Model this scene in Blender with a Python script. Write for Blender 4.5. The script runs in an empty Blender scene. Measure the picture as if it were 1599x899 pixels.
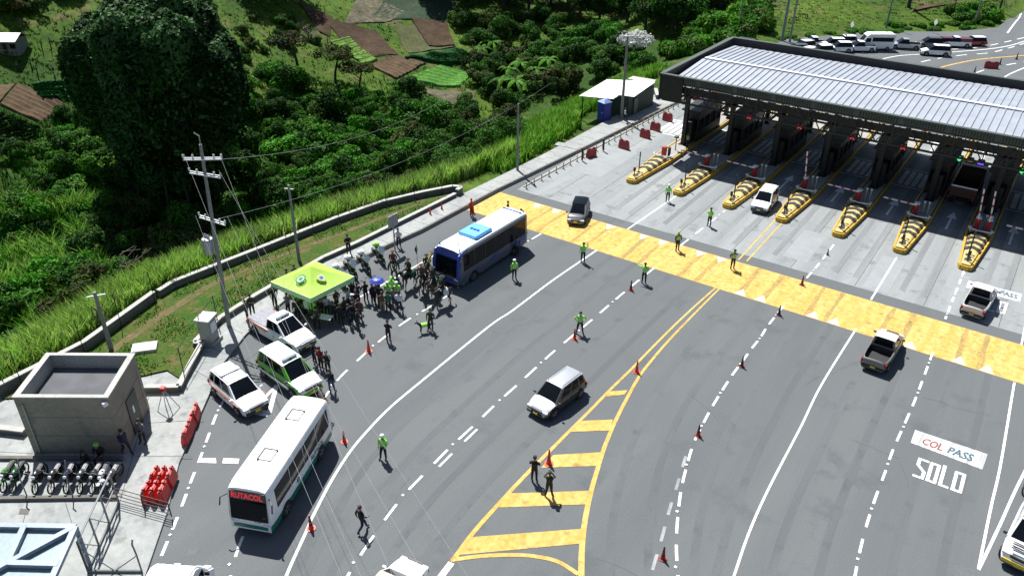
import bpy, bmesh, math, random
from math import sin, cos, pi, radians as R, sqrt, atan2, degrees, hypot
from mathutils import Vector, Matrix, Euler
random.seed(7)
S = bpy.context.scene
COL = S.collection
# ---------------------------------------------------------------- camera, sky, sun, exposure
CAM_H, F_PX, TH, ROLL, AZ = 30.0, 1254.24, R(30.47), R(0.54), R(34.60)
cd = bpy.data.cameras.new('camera'); cam = bpy.data.objects.new('camera', cd); COL.objects.link(cam)
cd.sensor_width = 36; cd.lens = 36*F_PX/1599; cd.clip_start = .5; cd.clip_end = 3000
cam.matrix_world = Matrix.Translation((0, 0, CAM_H)) @ (Matrix.Rotation(AZ, 4, 'Z') @ Matrix.Rotation(pi/2-TH, 4, 'X') @ Matrix.Rotation(ROLL, 4, 'Z'))
S.camera = cam
SUN_EL = R(58); SUN_DIR = Vector((-.857*cos(SUN_EL), .515*cos(SUN_EL), sin(SUN_EL)))   # towards the sun
w = bpy.data.worlds.new('World'); S.world = w; w.use_nodes = True
nt = w.node_tree; bg = nt.nodes['Background']; sky = nt.nodes.new('ShaderNodeTexSky')
sky.sky_type = 'NISHITA'; sky.sun_disc = False; sky.sun_elevation = SUN_EL
sky.sun_rotation = atan2(SUN_DIR.x, SUN_DIR.y); sky.air_density = 1.0; sky.dust_density = 1.0
nt.links.new(sky.outputs[0], bg.inputs[0]); bg.inputs[1].default_value = .056
sd = bpy.data.lights.new('sun', 'SUN'); sd.energy = 4.9; sd.angle = R(.53); sd.color = (1, .98, .94)
so = bpy.data.objects.new('sun', sd); COL.objects.link(so); so.rotation_euler = SUN_DIR.to_track_quat('Z', 'Y').to_euler()
S.view_settings.view_transform = 'Standard'; S.view_settings.look = 'None'
S.view_settings.exposure = .86; S.view_settings.gamma = 1; S.view_settings.use_curve_mapping = False
S.render.engine = 'CYCLES'

# ---------------------------------------------------------------- survey: photo pixel -> point on a level of the place
def ray(x, y):
    a = (x-799.5)/F_PX; b = -(y-449.5)/F_PX
    c, s = cos(ROLL), sin(ROLL); a, b = c*a-s*b, s*a+c*b
    ct, st = cos(TH), sin(TH); d1 = ct+st*b
    ca, sa = cos(AZ), sin(AZ)
    return Vector((ca*a-sa*d1, sa*a+ca*d1, -st+ct*b))
def G(x, y, z=0.0):
    d = ray(x, y); return Vector((0, 0, CAM_H)) + d*((z-CAM_H)/d.z)
def px_heading(a, b, z=.8):
    v = G(*b, z)-G(*a, z); return atan2(v.y, v.x)

# ---------------------------------------------------------------- materials
MATS = {}
def mat(name, col, rough=.6, metal=0., var=.12, scale=6., bump=0., emit=None, spec=.5, alpha=None, obj_var=0., transl=0., dirt=0.):
    if name in MATS: return MATS[name]
    m = bpy.data.materials.new(name); m.use_nodes = True; MATS[name] = m
    t = m.node_tree; N = t.nodes; L = t.links; b = N['Principled BSDF']
    b.inputs['Roughness'].default_value = rough; b.inputs['Metallic'].default_value = metal
    b.inputs['Specular IOR Level'].default_value = spec
    tc = N.new('ShaderNodeTexCoord'); nz = N.new('ShaderNodeTexNoise'); nz.inputs['Scale'].default_value = scale; nz.inputs['Detail'].default_value = 4
    L.new(tc.outputs['Object'], nz.inputs['Vector'])
    mr = N.new('ShaderNodeMapRange'); mr.inputs[1].default_value = .3; mr.inputs[2].default_value = .7
    mr.inputs[3].default_value = 1-var; mr.inputs[4].default_value = 1+var
    L.new(nz.outputs[0], mr.inputs[0])
    val = mr.outputs[0]
    if obj_var:
        oi = N.new('ShaderNodeObjectInfo'); m2 = N.new('ShaderNodeMapRange'); m2.inputs[3].default_value = 1-obj_var; m2.inputs[4].default_value = 1+obj_var
        L.new(oi.outputs['Random'], m2.inputs[0]); mu = N.new('ShaderNodeMath'); mu.operation = 'MULTIPLY'
        L.new(val, mu.inputs[0]); L.new(m2.outputs[0], mu.inputs[1]); val = mu.outputs[0]
    mx = N.new('ShaderNodeMix'); mx.data_type = 'RGBA'; mx.blend_type = 'MULTIPLY'; mx.inputs[0].default_value = 1
    mx.inputs[6].default_value = (*col, 1); L.new(val, mx.inputs[7]); out = mx.outputs[2]
    if dirt:
        n3 = N.new('ShaderNodeTexNoise'); n3.inputs['Scale'].default_value = 1.1; n3.inputs['Detail'].default_value = 8
        L.new(tc.outputs['Object'], n3.inputs['Vector']); m3 = N.new('ShaderNodeMapRange'); m3.inputs[1].default_value = .5; m3.inputs[2].default_value = .75; m3.inputs[4].default_value = dirt
        L.new(n3.outputs[0], m3.inputs[0]); mz = N.new('ShaderNodeMix'); mz.data_type = 'RGBA'; mz.inputs[7].default_value = (.09, .075, .055, 1)
        L.new(m3.outputs[0], mz.inputs[0]); L.new(out, mz.inputs[6]); out = mz.outputs[2]
    L.new(out, b.inputs['Base Color'])
    if bump:
        bp = N.new('ShaderNodeBump'); bp.inputs['Strength'].default_value = bump; bp.inputs['Distance'].default_value = .056
        L.new(nz.outputs[0], bp.inputs['Height']); L.new(bp.outputs[0], b.inputs['Normal'])
    if emit: b.inputs['Emission Color'].default_value = (*emit[:3], 1); b.inputs['Emission Strength'].default_value = emit[3]
    if alpha is not None: b.inputs['Alpha'].default_value = alpha
    if transl:
        tr = N.new('ShaderNodeBsdfTranslucent'); ms = N.new('ShaderNodeMixShader'); ms.inputs[0].default_value = transl
        L.new(out, tr.inputs[0]); o = [n for n in N if n.type == 'OUTPUT_MATERIAL'][0]
        L.new(b.outputs[0], ms.inputs[1]); L.new(tr.outputs[0], ms.inputs[2]); L.new(ms.outputs[0], o.inputs[0])
    return m
def ground_mat(name, c1, c2, c3=None, s1=.15, s2=3., rough=.9, bump=.3, stretch=(1, 1, 1), c4=None, s4=.02, fine=.15):
    m = bpy.data.materials.new(name); m.use_nodes = True; t = m.node_tree; N = t.nodes; L = t.links; b = N['Principled BSDF']
    b.inputs['Roughness'].default_value = rough; b.inputs['Specular IOR Level'].default_value = .12
    g = N.new('ShaderNodeNewGeometry'); mp = N.new('ShaderNodeMapping'); mp.inputs['Scale'].default_value = stretch; L.new(g.outputs['Position'], mp.inputs[0])
    def noise(sc, det=6, vec=mp.outputs[0]):
        n = N.new('ShaderNodeTexNoise'); n.inputs['Scale'].default_value = sc; n.inputs['Detail'].default_value = det; n.inputs['Roughness'].default_value = .62; L.new(vec, n.inputs['Vector']); return n
    def mr(src, a, bb, lo=0, hi=1):
        n = N.new('ShaderNodeMapRange'); n.inputs[1].default_value = a; n.inputs[2].default_value = bb; n.inputs[3].default_value = lo; n.inputs[4].default_value = hi; L.new(src, n.inputs[0]); return n.outputs[0]
    def mix(f, a, bb):
        n = N.new('ShaderNodeMix'); n.data_type = 'RGBA'; L.new(f, n.inputs[0])
        for i, v in ((6, a), (7, bb)):
            if isinstance(v, tuple): n.inputs[i].default_value = (*v, 1)
            else: L.new(v, n.inputs[i])
        return n.outputs[2]
    out = mix(mr(noise(s1).outputs[0], .38, .62), c1, c2)
    if c3: out = mix(mr(noise(s1*2.3, 5, g.outputs['Position']).outputs[0], .55, .68), out, c3)
    if c4: out = mix(mr(noise(s4, 4, g.outputs['Position']).outputs[0], .5, .6), out, c4)
    nf = noise(s2, 8, g.outputs['Position'])
    mu = N.new('ShaderNodeMix'); mu.data_type = 'RGBA'; mu.blend_type = 'MULTIPLY'; mu.inputs[0].default_value = 1
    L.new(out, mu.inputs[6]); L.new(mr(nf.outputs[0], .3, .7, 1-fine, 1+fine), mu.inputs[7]); L.new(mu.outputs[2], b.inputs['Base Color'])
    bp = N.new('ShaderNodeBump'); bp.inputs['Strength'].default_value = bump; bp.inputs['Distance'].default_value = .08
    L.new(nf.outputs[0], bp.inputs['Height']); L.new(bp.outputs[0], b.inputs['Normal'])
    MATS[name] = m; return m

# ---------------------------------------------------------------- mesh builder
class MB:
    def __init__(s): s.v = []; s.f = []; s.m = []
    def add(s, vs, fs, mi=0, M=None):
        k = len(s.v); s.v += [tuple(M @ Vector(p)) if M else tuple(p) for p in vs]
        s.f += [tuple(k+i for i in f) for f in fs]; s.m += [mi]*len(fs); return s
    def box(s, c, d, mi=0, rz=0, M=None):
        x, y, z = d[0]/2, d[1]/2, d[2]/2
        T = Matrix.Translation(c) @ Matrix.Rotation(rz, 4, 'Z')
        if M: T = M @ T
        vs = [(a*x, b*y, e*z) for a in (-1, 1) for b in (-1, 1) for e in (-1, 1)]
        return s.add(vs, [(0, 1, 3, 2), (4, 6, 7, 5), (0, 4, 5, 1), (2, 3, 7, 6), (0, 2, 6, 4), (1, 5, 7, 3)], mi, T)
    def bar(s, a, b, w, h=None, mi=0):
        a, b = Vector(a), Vector(b); d = b-a; h = h or w
        q = d.to_track_quat('X', 'Z').to_matrix().to_4x4()
        return s.box((0, 0, 0), (d.length, w, h), mi, 0, Matrix.Translation((a+b)/2) @ q)
    def tube(s, pts, r, n=8, mi=0, cap=True):
        pts = [Vector(p) for p in pts]; rr = r if isinstance(r, (list, tuple)) else [r]*len(pts); k = len(s.v)
        for i, p in enumerate(pts):
            d = (pts[min(i+1, len(pts)-1)]-pts[max(i-1, 0)]).normalized(); q = d.to_track_quat('Z', 'Y')
            for j in range(n):
                a = 2*pi*j/n; s.v.append(tuple(p+q @ Vector((cos(a)*rr[i], sin(a)*rr[i], 0))))
        for i in range(len(pts)-1):
            for j in range(n):
                s.f.append((k+i*n+j, k+i*n+(j+1) % n, k+(i+1)*n+(j+1) % n, k+(i+1)*n+j)); s.m.append(mi)
        if cap:
            s.f.append(tuple(k+j for j in reversed(range(n)))); s.m.append(mi)
            s.f.append(tuple(k+(len(pts)-1)*n+j for j in range(n))); s.m.append(mi)
        return s
    def lathe(s, prof, n=16, mi=0, c=(0, 0, 0), axis='Z'):
        k = len(s.v); c = Vector(c)
        for r_, z in prof:
            for j in range(n):
                a = 2*pi*j/n; p = Vector((cos(a)*r_, sin(a)*r_, z))
                if axis == 'Y': p = Vector((p.x, p.z, -p.y))
                if axis == 'X': p = Vector((p.z, p.y, -p.x))
                s.v.append(tuple(c+p))
        for i in range(len(prof)-1):
            for j in range(n):
                s.f.append((k+i*n+j, k+i*n+(j+1) % n, k+(i+1)*n+(j+1) % n, k+(i+1)*n+j)); s.m.append(mi)
        s.f.append(tuple(k+j for j in reversed(range(n)))); s.m.append(mi)
        s.f.append(tuple(k+(len(prof)-1)*n+j for j in range(n))); s.m.append(mi)
        return s
    def prism(s, poly, z0, z1, mi=0, M=None):
        n = len(poly); ar = sum(poly[i][0]*poly[(i+1) % n][1]-poly[(i+1) % n][0]*poly[i][1] for i in range(n))
        if ar < 0: poly = poly[::-1]
        vs = [(p[0], p[1], z0) for p in poly]+[(p[0], p[1], z1) for p in poly]
        fs = [(i, (i+1) % n, (i+1) % n+n, i+n) for i in range(n)]+[tuple(range(n, 2*n)), tuple(reversed(range(n)))]
        return s.add(vs, fs, mi, M)
    def sheet(s, poly, z, mi=0):
        n = len(poly); ar = sum(poly[i][0]*poly[(i+1) % n][1]-poly[(i+1) % n][0]*poly[i][1] for i in range(n))
        if ar < 0: poly = poly[::-1]
        return s.add([(p[0], p[1], z if not callable(z) else z(p)) for p in poly], [tuple(range(n))], mi)
    def mesh(s, name, mats, smooth=0, bevel=0):
        me = bpy.data.meshes.new(name); me.from_pydata(s.v, [], s.f)
        for m in mats: me.materials.append(m)
        me.polygons.foreach_set('material_index', s.m)
        if bevel:
            bm = bmesh.new(); bm.from_mesh(me)
            ed = [e for e in bm.edges if len(e.link_faces) == 2 and e.calc_face_angle(0) > .6]
            bmesh.ops.bevel(bm, geom=ed, offset=bevel, segments=2, affect='EDGES', clamp_overlap=True); bm.to_mesh(me); bm.free()
        if smooth:
            me.polygons.foreach_set('use_smooth', [True]*len(me.polygons)); me.set_sharp_from_angle(angle=R(smooth))
        me.update(); return me
    def build(s, name, mats, parent=None, smooth=0, bevel=0, **k):
        if not isinstance(mats, (list, tuple)): mats = [mats]
        o = bpy.data.objects.new(name, s.mesh(name, mats, smooth, bevel)); COL.objects.link(o)
        if parent: o.parent = parent
        for a, b in k.items(): o[a] = b
        return o
def thing(name, label, cat, loc=(0, 0, 0), rz=0., group=None):
    o = bpy.data.objects.new(name, None); COL.objects.link(o); o.location = loc; o.rotation_euler = (0, 0, rz); o.empty_display_size = .3
    o['label'] = label; o['category'] = cat
    if group: o['group'] = group
    return o
def tag(o, label, cat, group=None, kind=None):
    o['label'] = label; o['category'] = cat
    if group: o['group'] = group
    if kind: o['kind'] = kind
    return o
def dup(o, loc=None, rz=None, label=None, scale=None, parent=None, group=None):
    c = o.copy(); COL.objects.link(c)
    if parent: c.parent = parent
    if loc is not None: c.location = loc
    if rz is not None: c.rotation_euler = (0, 0, rz)
    if scale is not None: c.scale = scale if not isinstance(scale, (int, float)) else (scale,)*3
    if label: c['label'] = label
    if group: c['group'] = group
    for ch in KIDS.get(o.name, None) or [x for x in o.children]: dup(ch, parent=c)
    return c
KIDS = {}
def text_mesh(txt, quad, name, m, parent=None, thick=.004, bold=.0, **k):
    """lettering laid bilinearly over a quad: (bottom-left, bottom-right, top-right, top-left)"""
    cu = bpy.data.curves.new('lettering', 'FONT'); cu.body = txt; cu.resolution_u = 2; cu.offset = bold
    to = bpy.data.objects.new('lettering', cu); COL.objects.link(to); bpy.context.view_layer.update()
    me = bpy.data.meshes.new_from_object(to.evaluated_get(bpy.context.evaluated_depsgraph_get())); bpy.data.objects.remove(to)
    xs = [v.co.x for v in me.vertices]; ys = [v.co.y for v in me.vertices]; x0, x1, y0, y1 = min(xs), max(xs), min(ys), max(ys)
    q = [Vector(p) for p in quad]
    for v in me.vertices:
        a = (v.co.x-x0)/(x1-x0); b = (v.co.y-y0)/(y1-y0)
        v.co = (q[0]*(1-a)+q[1]*a)*(1-b)+(q[3]*(1-a)+q[2]*a)*b
    me.materials.clear(); me.materials.append(m); me.name = name
    o = bpy.data.objects.new(name, me); COL.objects.link(o)
    if parent: o.parent = parent
    for a, b in k.items(): o[a] = b
    return o

# common materials
M_ = {}
def P_(k, *a, **kw): M_[k] = mat(k, *a, **kw); return M_[k]
P_('rubber', (.018, .018, .019), .85); P_('rim', (.35, .36, .38), .35, .7); P_('glass', (.005, .007, .010), .07, 0, spec=.13, var=.3, scale=1.5)
P_('plastic_black', (.02, .02, .022), .55); P_('lamp_clear', (.7, .72, .75), .15); P_('lamp_red', (.35, .01, .01), .25); P_('plate_yellow', (.65, .48, .05), .5)
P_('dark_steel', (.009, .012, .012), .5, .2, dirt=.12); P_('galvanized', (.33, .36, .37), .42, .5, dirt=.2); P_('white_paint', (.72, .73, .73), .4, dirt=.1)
P_('concrete', (.30, .29, .265), .9, 0, var=.14, scale=2.2, bump=.15, dirt=.25); P_('concrete_dark', (.115, .11, .10), .9, 0, var=.15, scale=2, dirt=.2)
P_('red_plastic', (.55, .02, .018), .45, dirt=.08); P_('cone_red', (.60, .045, .015), .5, dirt=.1); P_('cone_white', (.75, .75, .73), .5)
P_('yellow_paint', (.50, .31, .03), .6, dirt=.2, scale=5); P_('black_paint', (.02, .019, .018), .65)
P_('skin', (.27, .15, .10), .6); P_('hair', (.012, .009, .008), .7); P_('hivis', (.30, .75, .09), .7, var=.2, scale=14); P_('hivis_dark', (.18, .45, .06), .7, var=.2, scale=14)
P_('silver_tape', (.6, .62, .6), .3); P_('cap_white', (.75, .75, .75), .5); P_('olive', (.028, .034, .016), .85, var=.3, scale=9); P_('cloth_black', (.010, .010, .012), .85)
P_('navy', (.012, .016, .045), .85); P_('jeans', (.05, .08, .15), .85); P_('cloth_white', (.55, .57, .6), .8); P_('maroon', (.28, .015, .02), .85); P_('khaki', (.25, .19, .11), .85)
P_('brown_cloth', (.10, .05, .03), .85); P_('orange_cloth', (.6, .07, .015), .8); P_('blue_cloth', (.04, .07, .22), .8); P_('green_cloth', (.02, .13, .07), .8); P_('shoe', (.012, .01, .01), .6); P_('beige', (.4, .33, .25), .8)
P_('grey_cloth', (.14, .14, .15), .85)

# ---------------------------------------------------------------- terrain
def lerp_tab(t, x):
    if x <= t[0][0]: return t[0][1]
    for (a, b), (c, d) in zip(t, t[1:]):
        if x <= c:
            k = (x-a)/(c-a); return b+(d-b)*k
    return t[-1][1]
XW = [(-40, -52), (0, -48), (13, -46.6), (19, -47.4), (26, -49.2), (34, -48.6), (42, -47.6), (53, -44.5), (62, -43.2), (90, -45.0), (110, -45.5), (128, -42), (160, -46), (400, -60)]
PROF = [(0, -.3), (2, -.6), (6, -2.6), (11, -5.5), (18, -8.6), (28, -9.8), (38, -8.4), (50, -4.6), (66, 1.5), (84, 9), (115, 22), (160, 42), (260, 80), (420, 140)]
def sm(t): t = max(0., min(1., t)); return t*t*(3-2*t)
def vnoise(x, y):
    xi, yi = math.floor(x), math.floor(y); fx, fy = x-xi, y-yi; fx = fx*fx*(3-2*fx); fy = fy*fy*(3-2*fy)
    def h(a, b): n = (a*374761393+b*668265263) & 0xffffffff; n = ((n ^ (n >> 13))*1274126177) & 0xffffffff; return ((n ^ (n >> 16)) & 0xffff)/65535-.5
    return (h(xi, yi)*(1-fx)+h(xi+1, yi)*fx)*(1-fy)+(h(xi, yi+1)*(1-fx)+h(xi+1, yi+1)*fx)*fy
def T(x, y):
    u = lerp_tab(XW, y)-x
    k = 1-.55*sm((y-90)/70)
    base = -.3
    if u > 0:
        z = lerp_tab(PROF, u)
        if z < 0: z *= k
        base = z
        rough = min(1, u/14)
        base += rough*(vnoise(x*.06+3, y*.06)*1.6+vnoise(x*.17, y*.17+9)*.9+vnoise(x*.5, y*.5)*.35)
    d = (x+37)*(-.77)+(y-126)*.63
    bx = sm((x+82)/32)
    if d > 0 and y > 100 and bx > 0:
        z0 = base; f = max(0., min(1., (-9.5-x)/9))
        base = max(base, base*(1-sm(d/30))+f*(.13*min(d, 60)+.04*max(0, d-60))*(sm(d/12)) + (vnoise(x*.08, y*.08)*1.6)*sm(d/14)*f)
        base = z0+(base-z0)*bx
    return base
def hit(px, py):
    d = ray(px, py); t = 20.
    while t < 900:
        p = Vector((0, 0, CAM_H))+d*t
        if p.z <= T(p.x, p.y): break
        t += .8
    return p
def axis(lo, hi, seg):
    o = []; x = lo
    while x < hi:
        o.append(x); x += next(st for (a, st) in seg if x < a)
    return o+[hi]
xs = axis(-430, 140, [(-260, 12), (-150, 4), (-42, 1.6), (0, 4), (999, 14)])
ys = axis(-60, 460, [(-10, 8), (150, 1.8), (220, 4), (999, 12)])
tm = MB(); nx = len(xs)
tm.v = [(x, y, T(x, y)) for y in ys for x in xs]
tm.f = [(j*nx+i, j*nx+i+1, (j+1)*nx+i+1, (j+1)*nx+i) for j in range(len(ys)-1) for i in range(nx-1)]; tm.m = [0]*len(tm.f)
g_hill = ground_mat('hill_grass', (.030, .072, .006), (.068, .112, .012), (.105, .085, .035), s1=.09, s2=1.3, bump=.8, c4=(.022, .052, .006), s4=.03, fine=.45)
tm.build('terrain', g_hill, smooth=80, kind='structure')

# ---------------------------------------------------------------- asphalt, concrete, pavements
m_asph = ground_mat('asphalt', (.103, .111, .116), (.122, .130, .134), (.094, .101, .106), s1=.16, s2=14, bump=.15, stretch=(1.6, .13, 1), fine=.14, c4=(.111, .119, .124), s4=.07, rough=.85)
m_conc = ground_mat('lane_concrete', (.205, .22, .225), (.26, .275, .275), (.165, .175, .178), s1=.3, s2=5, bump=.1, stretch=(1.6, .12, 1), fine=.07, rough=.8)
m_walk = ground_mat('pavement_concrete', (.25, .265, .26), (.31, .32, .31), (.19, .20, .195), s1=.4, s2=4, bump=.15, fine=.12)
m_yel = ground_mat('yellow_coating', (.50, .315, .085), (.56, .375, .13), (.37, .22, .075), s1=.8, s2=2.6, bump=.1, stretch=(2.4, .3, 1), fine=.22)
m_white = ground_mat('road_white', (.62, .63, .62), (.74, .75, .74), (.45, .46, .46), s1=1.2, s2=9, bump=.05, fine=.12)
m_faded = ground_mat('road_white_faded', (.22, .23, .235), (.32, .33, .33), s1=1.2, s2=9, bump=.05, fine=.12)
m_verge = ground_mat('verge_grass', (.035, .078, .010), (.065, .085, .018), (.12, .09, .04), s1=.35, s2=5, bump=.8, fine=.4)
m_dirt = ground_mat('bare_dirt', (.13, .10, .05), (.09, .085, .03), (.055, .075, .02), s1=.8, s2=4, bump=.5, fine=.2)
m_line = ground_mat('joint', (.10, .10, .10), (.14, .14, .135), s1=2)
kerb_px = [(228, 899), (262, 800), (280, 725), (300, 680), (328, 617), (345, 575), (366, 548), (384, 525), (400, 510)]
kerb = [G(*p) for p in kerb_px]; kerb = [(p.x, p.y) for p in kerb]
kerb += [(-41.0, 31), (-41.0, 35.6), (-40.6, 41.4), (-40.2, 45.1), (-40.0, 55.5), (-39.0, 70), (-37.7, 90.7), (-37.4, 104)]
far_edge = [(-37.6, 118), (-38.5, 126), (-37.5, 133), (-33, 139), (-26, 146), (-17.5, 152), (-12.0, 160), (-11.0, 177), (-10.5, 230), (-10.5, 300)]
near_off = [(-24.0, 6.5), (-20, 0), (-10, -20)]
asph = near_off[::-1]+kerb+far_edge+[(-1.5, 300), (1.5, 230), (6, 180), (40, 160), (60, 100), (60, -20)]
MB().sheet(asph, 0).build('asphalt_road', m_asph, kind='structure')
MB().sheet([(-38.9, 57.0), (60, 57.0), (60, 106), (-37.6, 106), (-37.7, 90.7), (-39.0, 70)], .006).build('concrete_lanes', m_conc, kind='structure')
jm = MB()
for x in [-36.5]+[-33.4+4.8*i for i in range(-0, 10)]:
    jm.box((x+1.0, 81, .009), (.05, 47.8, .004)); 
for y in (70.5, 90, 98): jm.box((10, y, .0085), (93, .06, .004))
jm.build('concrete_joints', m_line, kind='structure')
m_patch = ground_mat('patched_concrete', (.27, .285, .29), (.24, .255, .26), s1=.6, s2=6, bump=.1, fine=.06)
pm = MB()
for (x0, y0, x1, y1) in ((-14.4, 58.6, -12.4, 64.4), (-7.9, 57.2, -6.1, 63.4), (-2.9, 60.8, -1.5, 63.6), (-37.6, 64, -34, 72), (-30.6, 92, -28.5, 104)):
    pm.sheet([(x0, y0), (x1, y0), (x1, y1), (x0, y1)], .0125)
pm.build('concrete_patches', m_patch, kind='structure')
m_tyre = ground_mat('tyre_wear', (.165, .175, .18), (.215, .225, .23), s1=.5, s2=4, bump=.05, stretch=(2, .15, 1), fine=.1)
pm = MB()
for i, x in enumerate([-28.6, -23.8, -19, -14.2, -9.4, -4.6, .3]):
    for dx in (-.75, .7): pm.sheet([(x+dx-.22, 58.5), (x+dx+.22, 58.3), (x+dx+.3, 88), (x+dx-.28, 88)], .0105)
pm.build('tyre_tracks', m_tyre, kind='structure')
# pavement slab along the road, the wide concrete apron by the pump house, with joints
inner = [G(*p) for p in [(290, 600), (318, 548), (350, 503), (400, 470)]]; inner = [(p.x, p.y) for p in inner]+[(-43.0, 36.7), (-42.6, 40.0), (-42.5, 45), (-42.2, 52.5), (-41.9, 58), (-41.6, 66), (-41.5, 90), (-41.0, 104), (-41, 112)]
walk = [(p[0]-.0, p[1]) for p in kerb if p[1] > 18]+[(-37.6, 112)]
MB().prism(walk+inner[::-1], -.4, .16).build('pavement', m_walk, kind='structure')
apron = [(-24.0, 6.5)]+[p for p in kerb if p[1] < 18.1]+[(walk[0][0], walk[0][1])]+[inner[0], (-40.2, 21.4), (-42.8, 17), (-50, 13), (-47, 7), (-34, -6), (-24, 2)]
MB().prism(apron, -.4, .12).build('concrete_apron', m_walk, kind='structure')
km = MB()
for a, b in zip(kerb, kerb[1:]):
    if a[1] > 28: km.bar((a[0]-.12, a[1], .14), (b[0]-.12, b[1], .14), .2, .28)
km.build('kerb', MATS['concrete_dark'], kind='structure')
jm = MB()
y = 22
while y < 104:
    xk = lerp_tab([(p[1], p[0]) for p in kerb], y)-.3; xi = lerp_tab([(p[1], p[0]) for p in inner], y)+.1
    jm.bar((xi, y, .163), (xk, y, .163), .035, .006); y += 2.2
jm.build('pavement_joints', m_line, kind='structure')
def pxbar(mb, a, b, z, w, h): mb.bar(G(*a, z), G(*b, z), w, h)
jm = MB()
for a, b in (((230, 660), (318, 655)), ((213, 712), (300, 712)), ((0, 705), (60, 708)), ((100, 778), (112, 815)), ((46, 776), (36, 815)), ((240, 790), (262, 800)), ((232, 620), (185, 792))): pxbar(jm, a, b, .124, .035, .006)
jm.build('apron_joints', m_line, kind='structure')
verge = inner[:13]+[(-42.2, 53.4), (-44.6, 48.0), (-45.6, 46.6), (-46.8, 41.8), (-47.7, 34.0), (-48.3, 30.4), (-48.6, 27.0), (-48.2, 25.7), (-46.4, 19.3), (-45.9, 13.6), (-44, 13), (-41, 18.5)]
verge = inner[:7]+[(-42.4, 52.0), (-43.0, 52.4), (-45.9, 46.6), (-46.8, 41.8), (-47.7, 34.0), (-48.3, 30.4), (-48.6, 27.0), (-48.2, 25.7), (-46.4, 19.3), (-45.9, 13.6), (-43.6, 15.6), (-40.4, 21.0)]
vm = MB(); vm.sheet(verge, .22); vm.build('grass_verge', m_verge, kind='structure')
MB().sheet([(-45.3, 20), (-44.7, 20), (-45.6, 24), (-46.6, 29), (-46.2, 34), (-45.1, 40), (-44.2, 45.8), (-43.6, 49.5), (-43.8, 49.4), (-44.6, 45.9), (-45.6, 40), (-46.8, 34), (-47.2, 29), (-46.4, 24)], .232).build('dirt_path', m_dirt, kind='structure')

# ---------------------------------------------------------------- markings
def resample(P, step):
    out = [P[0]]
    for a, b in zip(P, P[1:]):
        n = max(1, int((b-a).length/step))
        out += [a+(b-a)*(i/n) for i in range(1, n+1)]
    return out
def strip(mb, P, w, z=.014, w2=None):
    n = len(P); L = []
    for i, p in enumerate(P):
        d = (P[min(i+1, n-1)]-P[max(i-1, 0)]); d = Vector((-d.y, d.x)).normalized(); ww = w if w2 is None else w+(w2-w)*i/(n-1)
        L.append((p.x+d.x*ww/2, p.y+d.y*ww/2, z)); L.append((p.x-d.x*ww/2, p.y-d.y*ww/2, z))
    mb.add(L, [(2*i, 2*i+1, 2*i+3, 2*i+2) for i in range(n-1)])
def spl(pts, k=6):
    P = [Vector((p.x, p.y)) for p in (G(*q) for q in pts)]; out = []
    for i in range(len(P)-1):
        a = P[max(i-1, 0)]; b = P[i]; c = P[i+1]; d = P[min(i+2, len(P)-1)]
        for t in range(k):
            t = t/k; out.append(.5*((2*b)+(-a+c)*t+(2*a-5*b+4*c-d)*t*t+(-a+3*b-3*c+d)*t**3))
    return out+[P[-1]]
def dashed(mb, pts, w, on, off, z=.014, start=0, dots=True):
    P = resample(spl(pts), .1); s = -start; cur = []; k = 0; last = P[0]
    for p in P:
        s += (p-last).length; last = p
        ph = s % (on+off)
        if s >= 0 and ph < on: cur.append(p)
        elif cur:
            if len(cur) > 2: strip(mb, cur[::4]+[cur[-1]], w, z)
            cur = []; k += 1
            if dots and k % 2: c = p+(p-P[0]).normalized()*(off*.4); mb.box((c.x, c.y, z+.01), (.13, .13, .02))
    if len(cur) > 2: strip(mb, cur[::4]+[cur[-1]], w, z)
# tar seams, cracks and stains on the asphalt
m_tar = ground_mat('tar_seam', (.085, .09, .094), (.10, .105, .11), s1=1)
cm_ = MB(); rc = random.Random(21)
for a, b in (((1325, 685), (1405, 716)), ((1405, 716), (1416, 760)), ((1125, 660), (1068, 610)), ((640, 745), (560, 870)), ((1260, 600), (1345, 560)), ((930, 870), (1000, 899)), ((545, 470), (590, 560)), ((1440, 620), (1545, 650))):
    P = [G(*a).xy]; B_ = G(*b).xy; n = max(6, int((B_-P[0]).length/.35)); A_ = P[0]; w_ = Vector((0, 0))
    for i in range(1, n+1): w_ = w_*.8+Vector((rc.gauss(0, .05), rc.gauss(0, .05))); P.append(A_.lerp(B_, i/n)+w_)
    strip(cm_, P, .015, .006, .03)
cm_.build('tar_seams', m_tar, kind='structure')
m_stain = ground_mat('oil_stain', (.105, .112, .118), (.125, .134, .14), s1=1.2, s2=6, fine=.12)
sm_ = MB()
for px, py, r in ((1505, 893, .55), (300, 860, .25)):
    p = G(px, py); sm_.sheet([(p.x+cos(2*pi*k/14)*r*rc.uniform(.6, 1.1), p.y+sin(2*pi*k/14)*r*1.5*rc.uniform(.6, 1.1)) for k in range(14)], .0045)
sm_.build('oil_stains', m_stain, kind='structure')
wm = MB()
W1 = [(933, 390), (905, 409), (860, 440), (800, 485), (763, 510), (652, 600), (605, 640), (567, 680), (543, 710), (516, 753), (488, 807), (478, 830), (447, 899), (436, 940)]
strip(wm, spl(W1), .15)
strip(wm, spl([(980, 358), (1053, 308), (1075, 293)]), .14)
W5 = [(1337, 513), (1283, 600), (1250, 667), (1200, 763), (1170, 830), (1146, 899), (1132, 940)]
strip(wm, spl(W5), .12); strip(wm, spl([(1400, 402), (1360, 468)]), .13)
W7 = [(1584, 597), (1580, 620), (1562, 727), (1547, 793), (1528, 887)]
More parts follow.
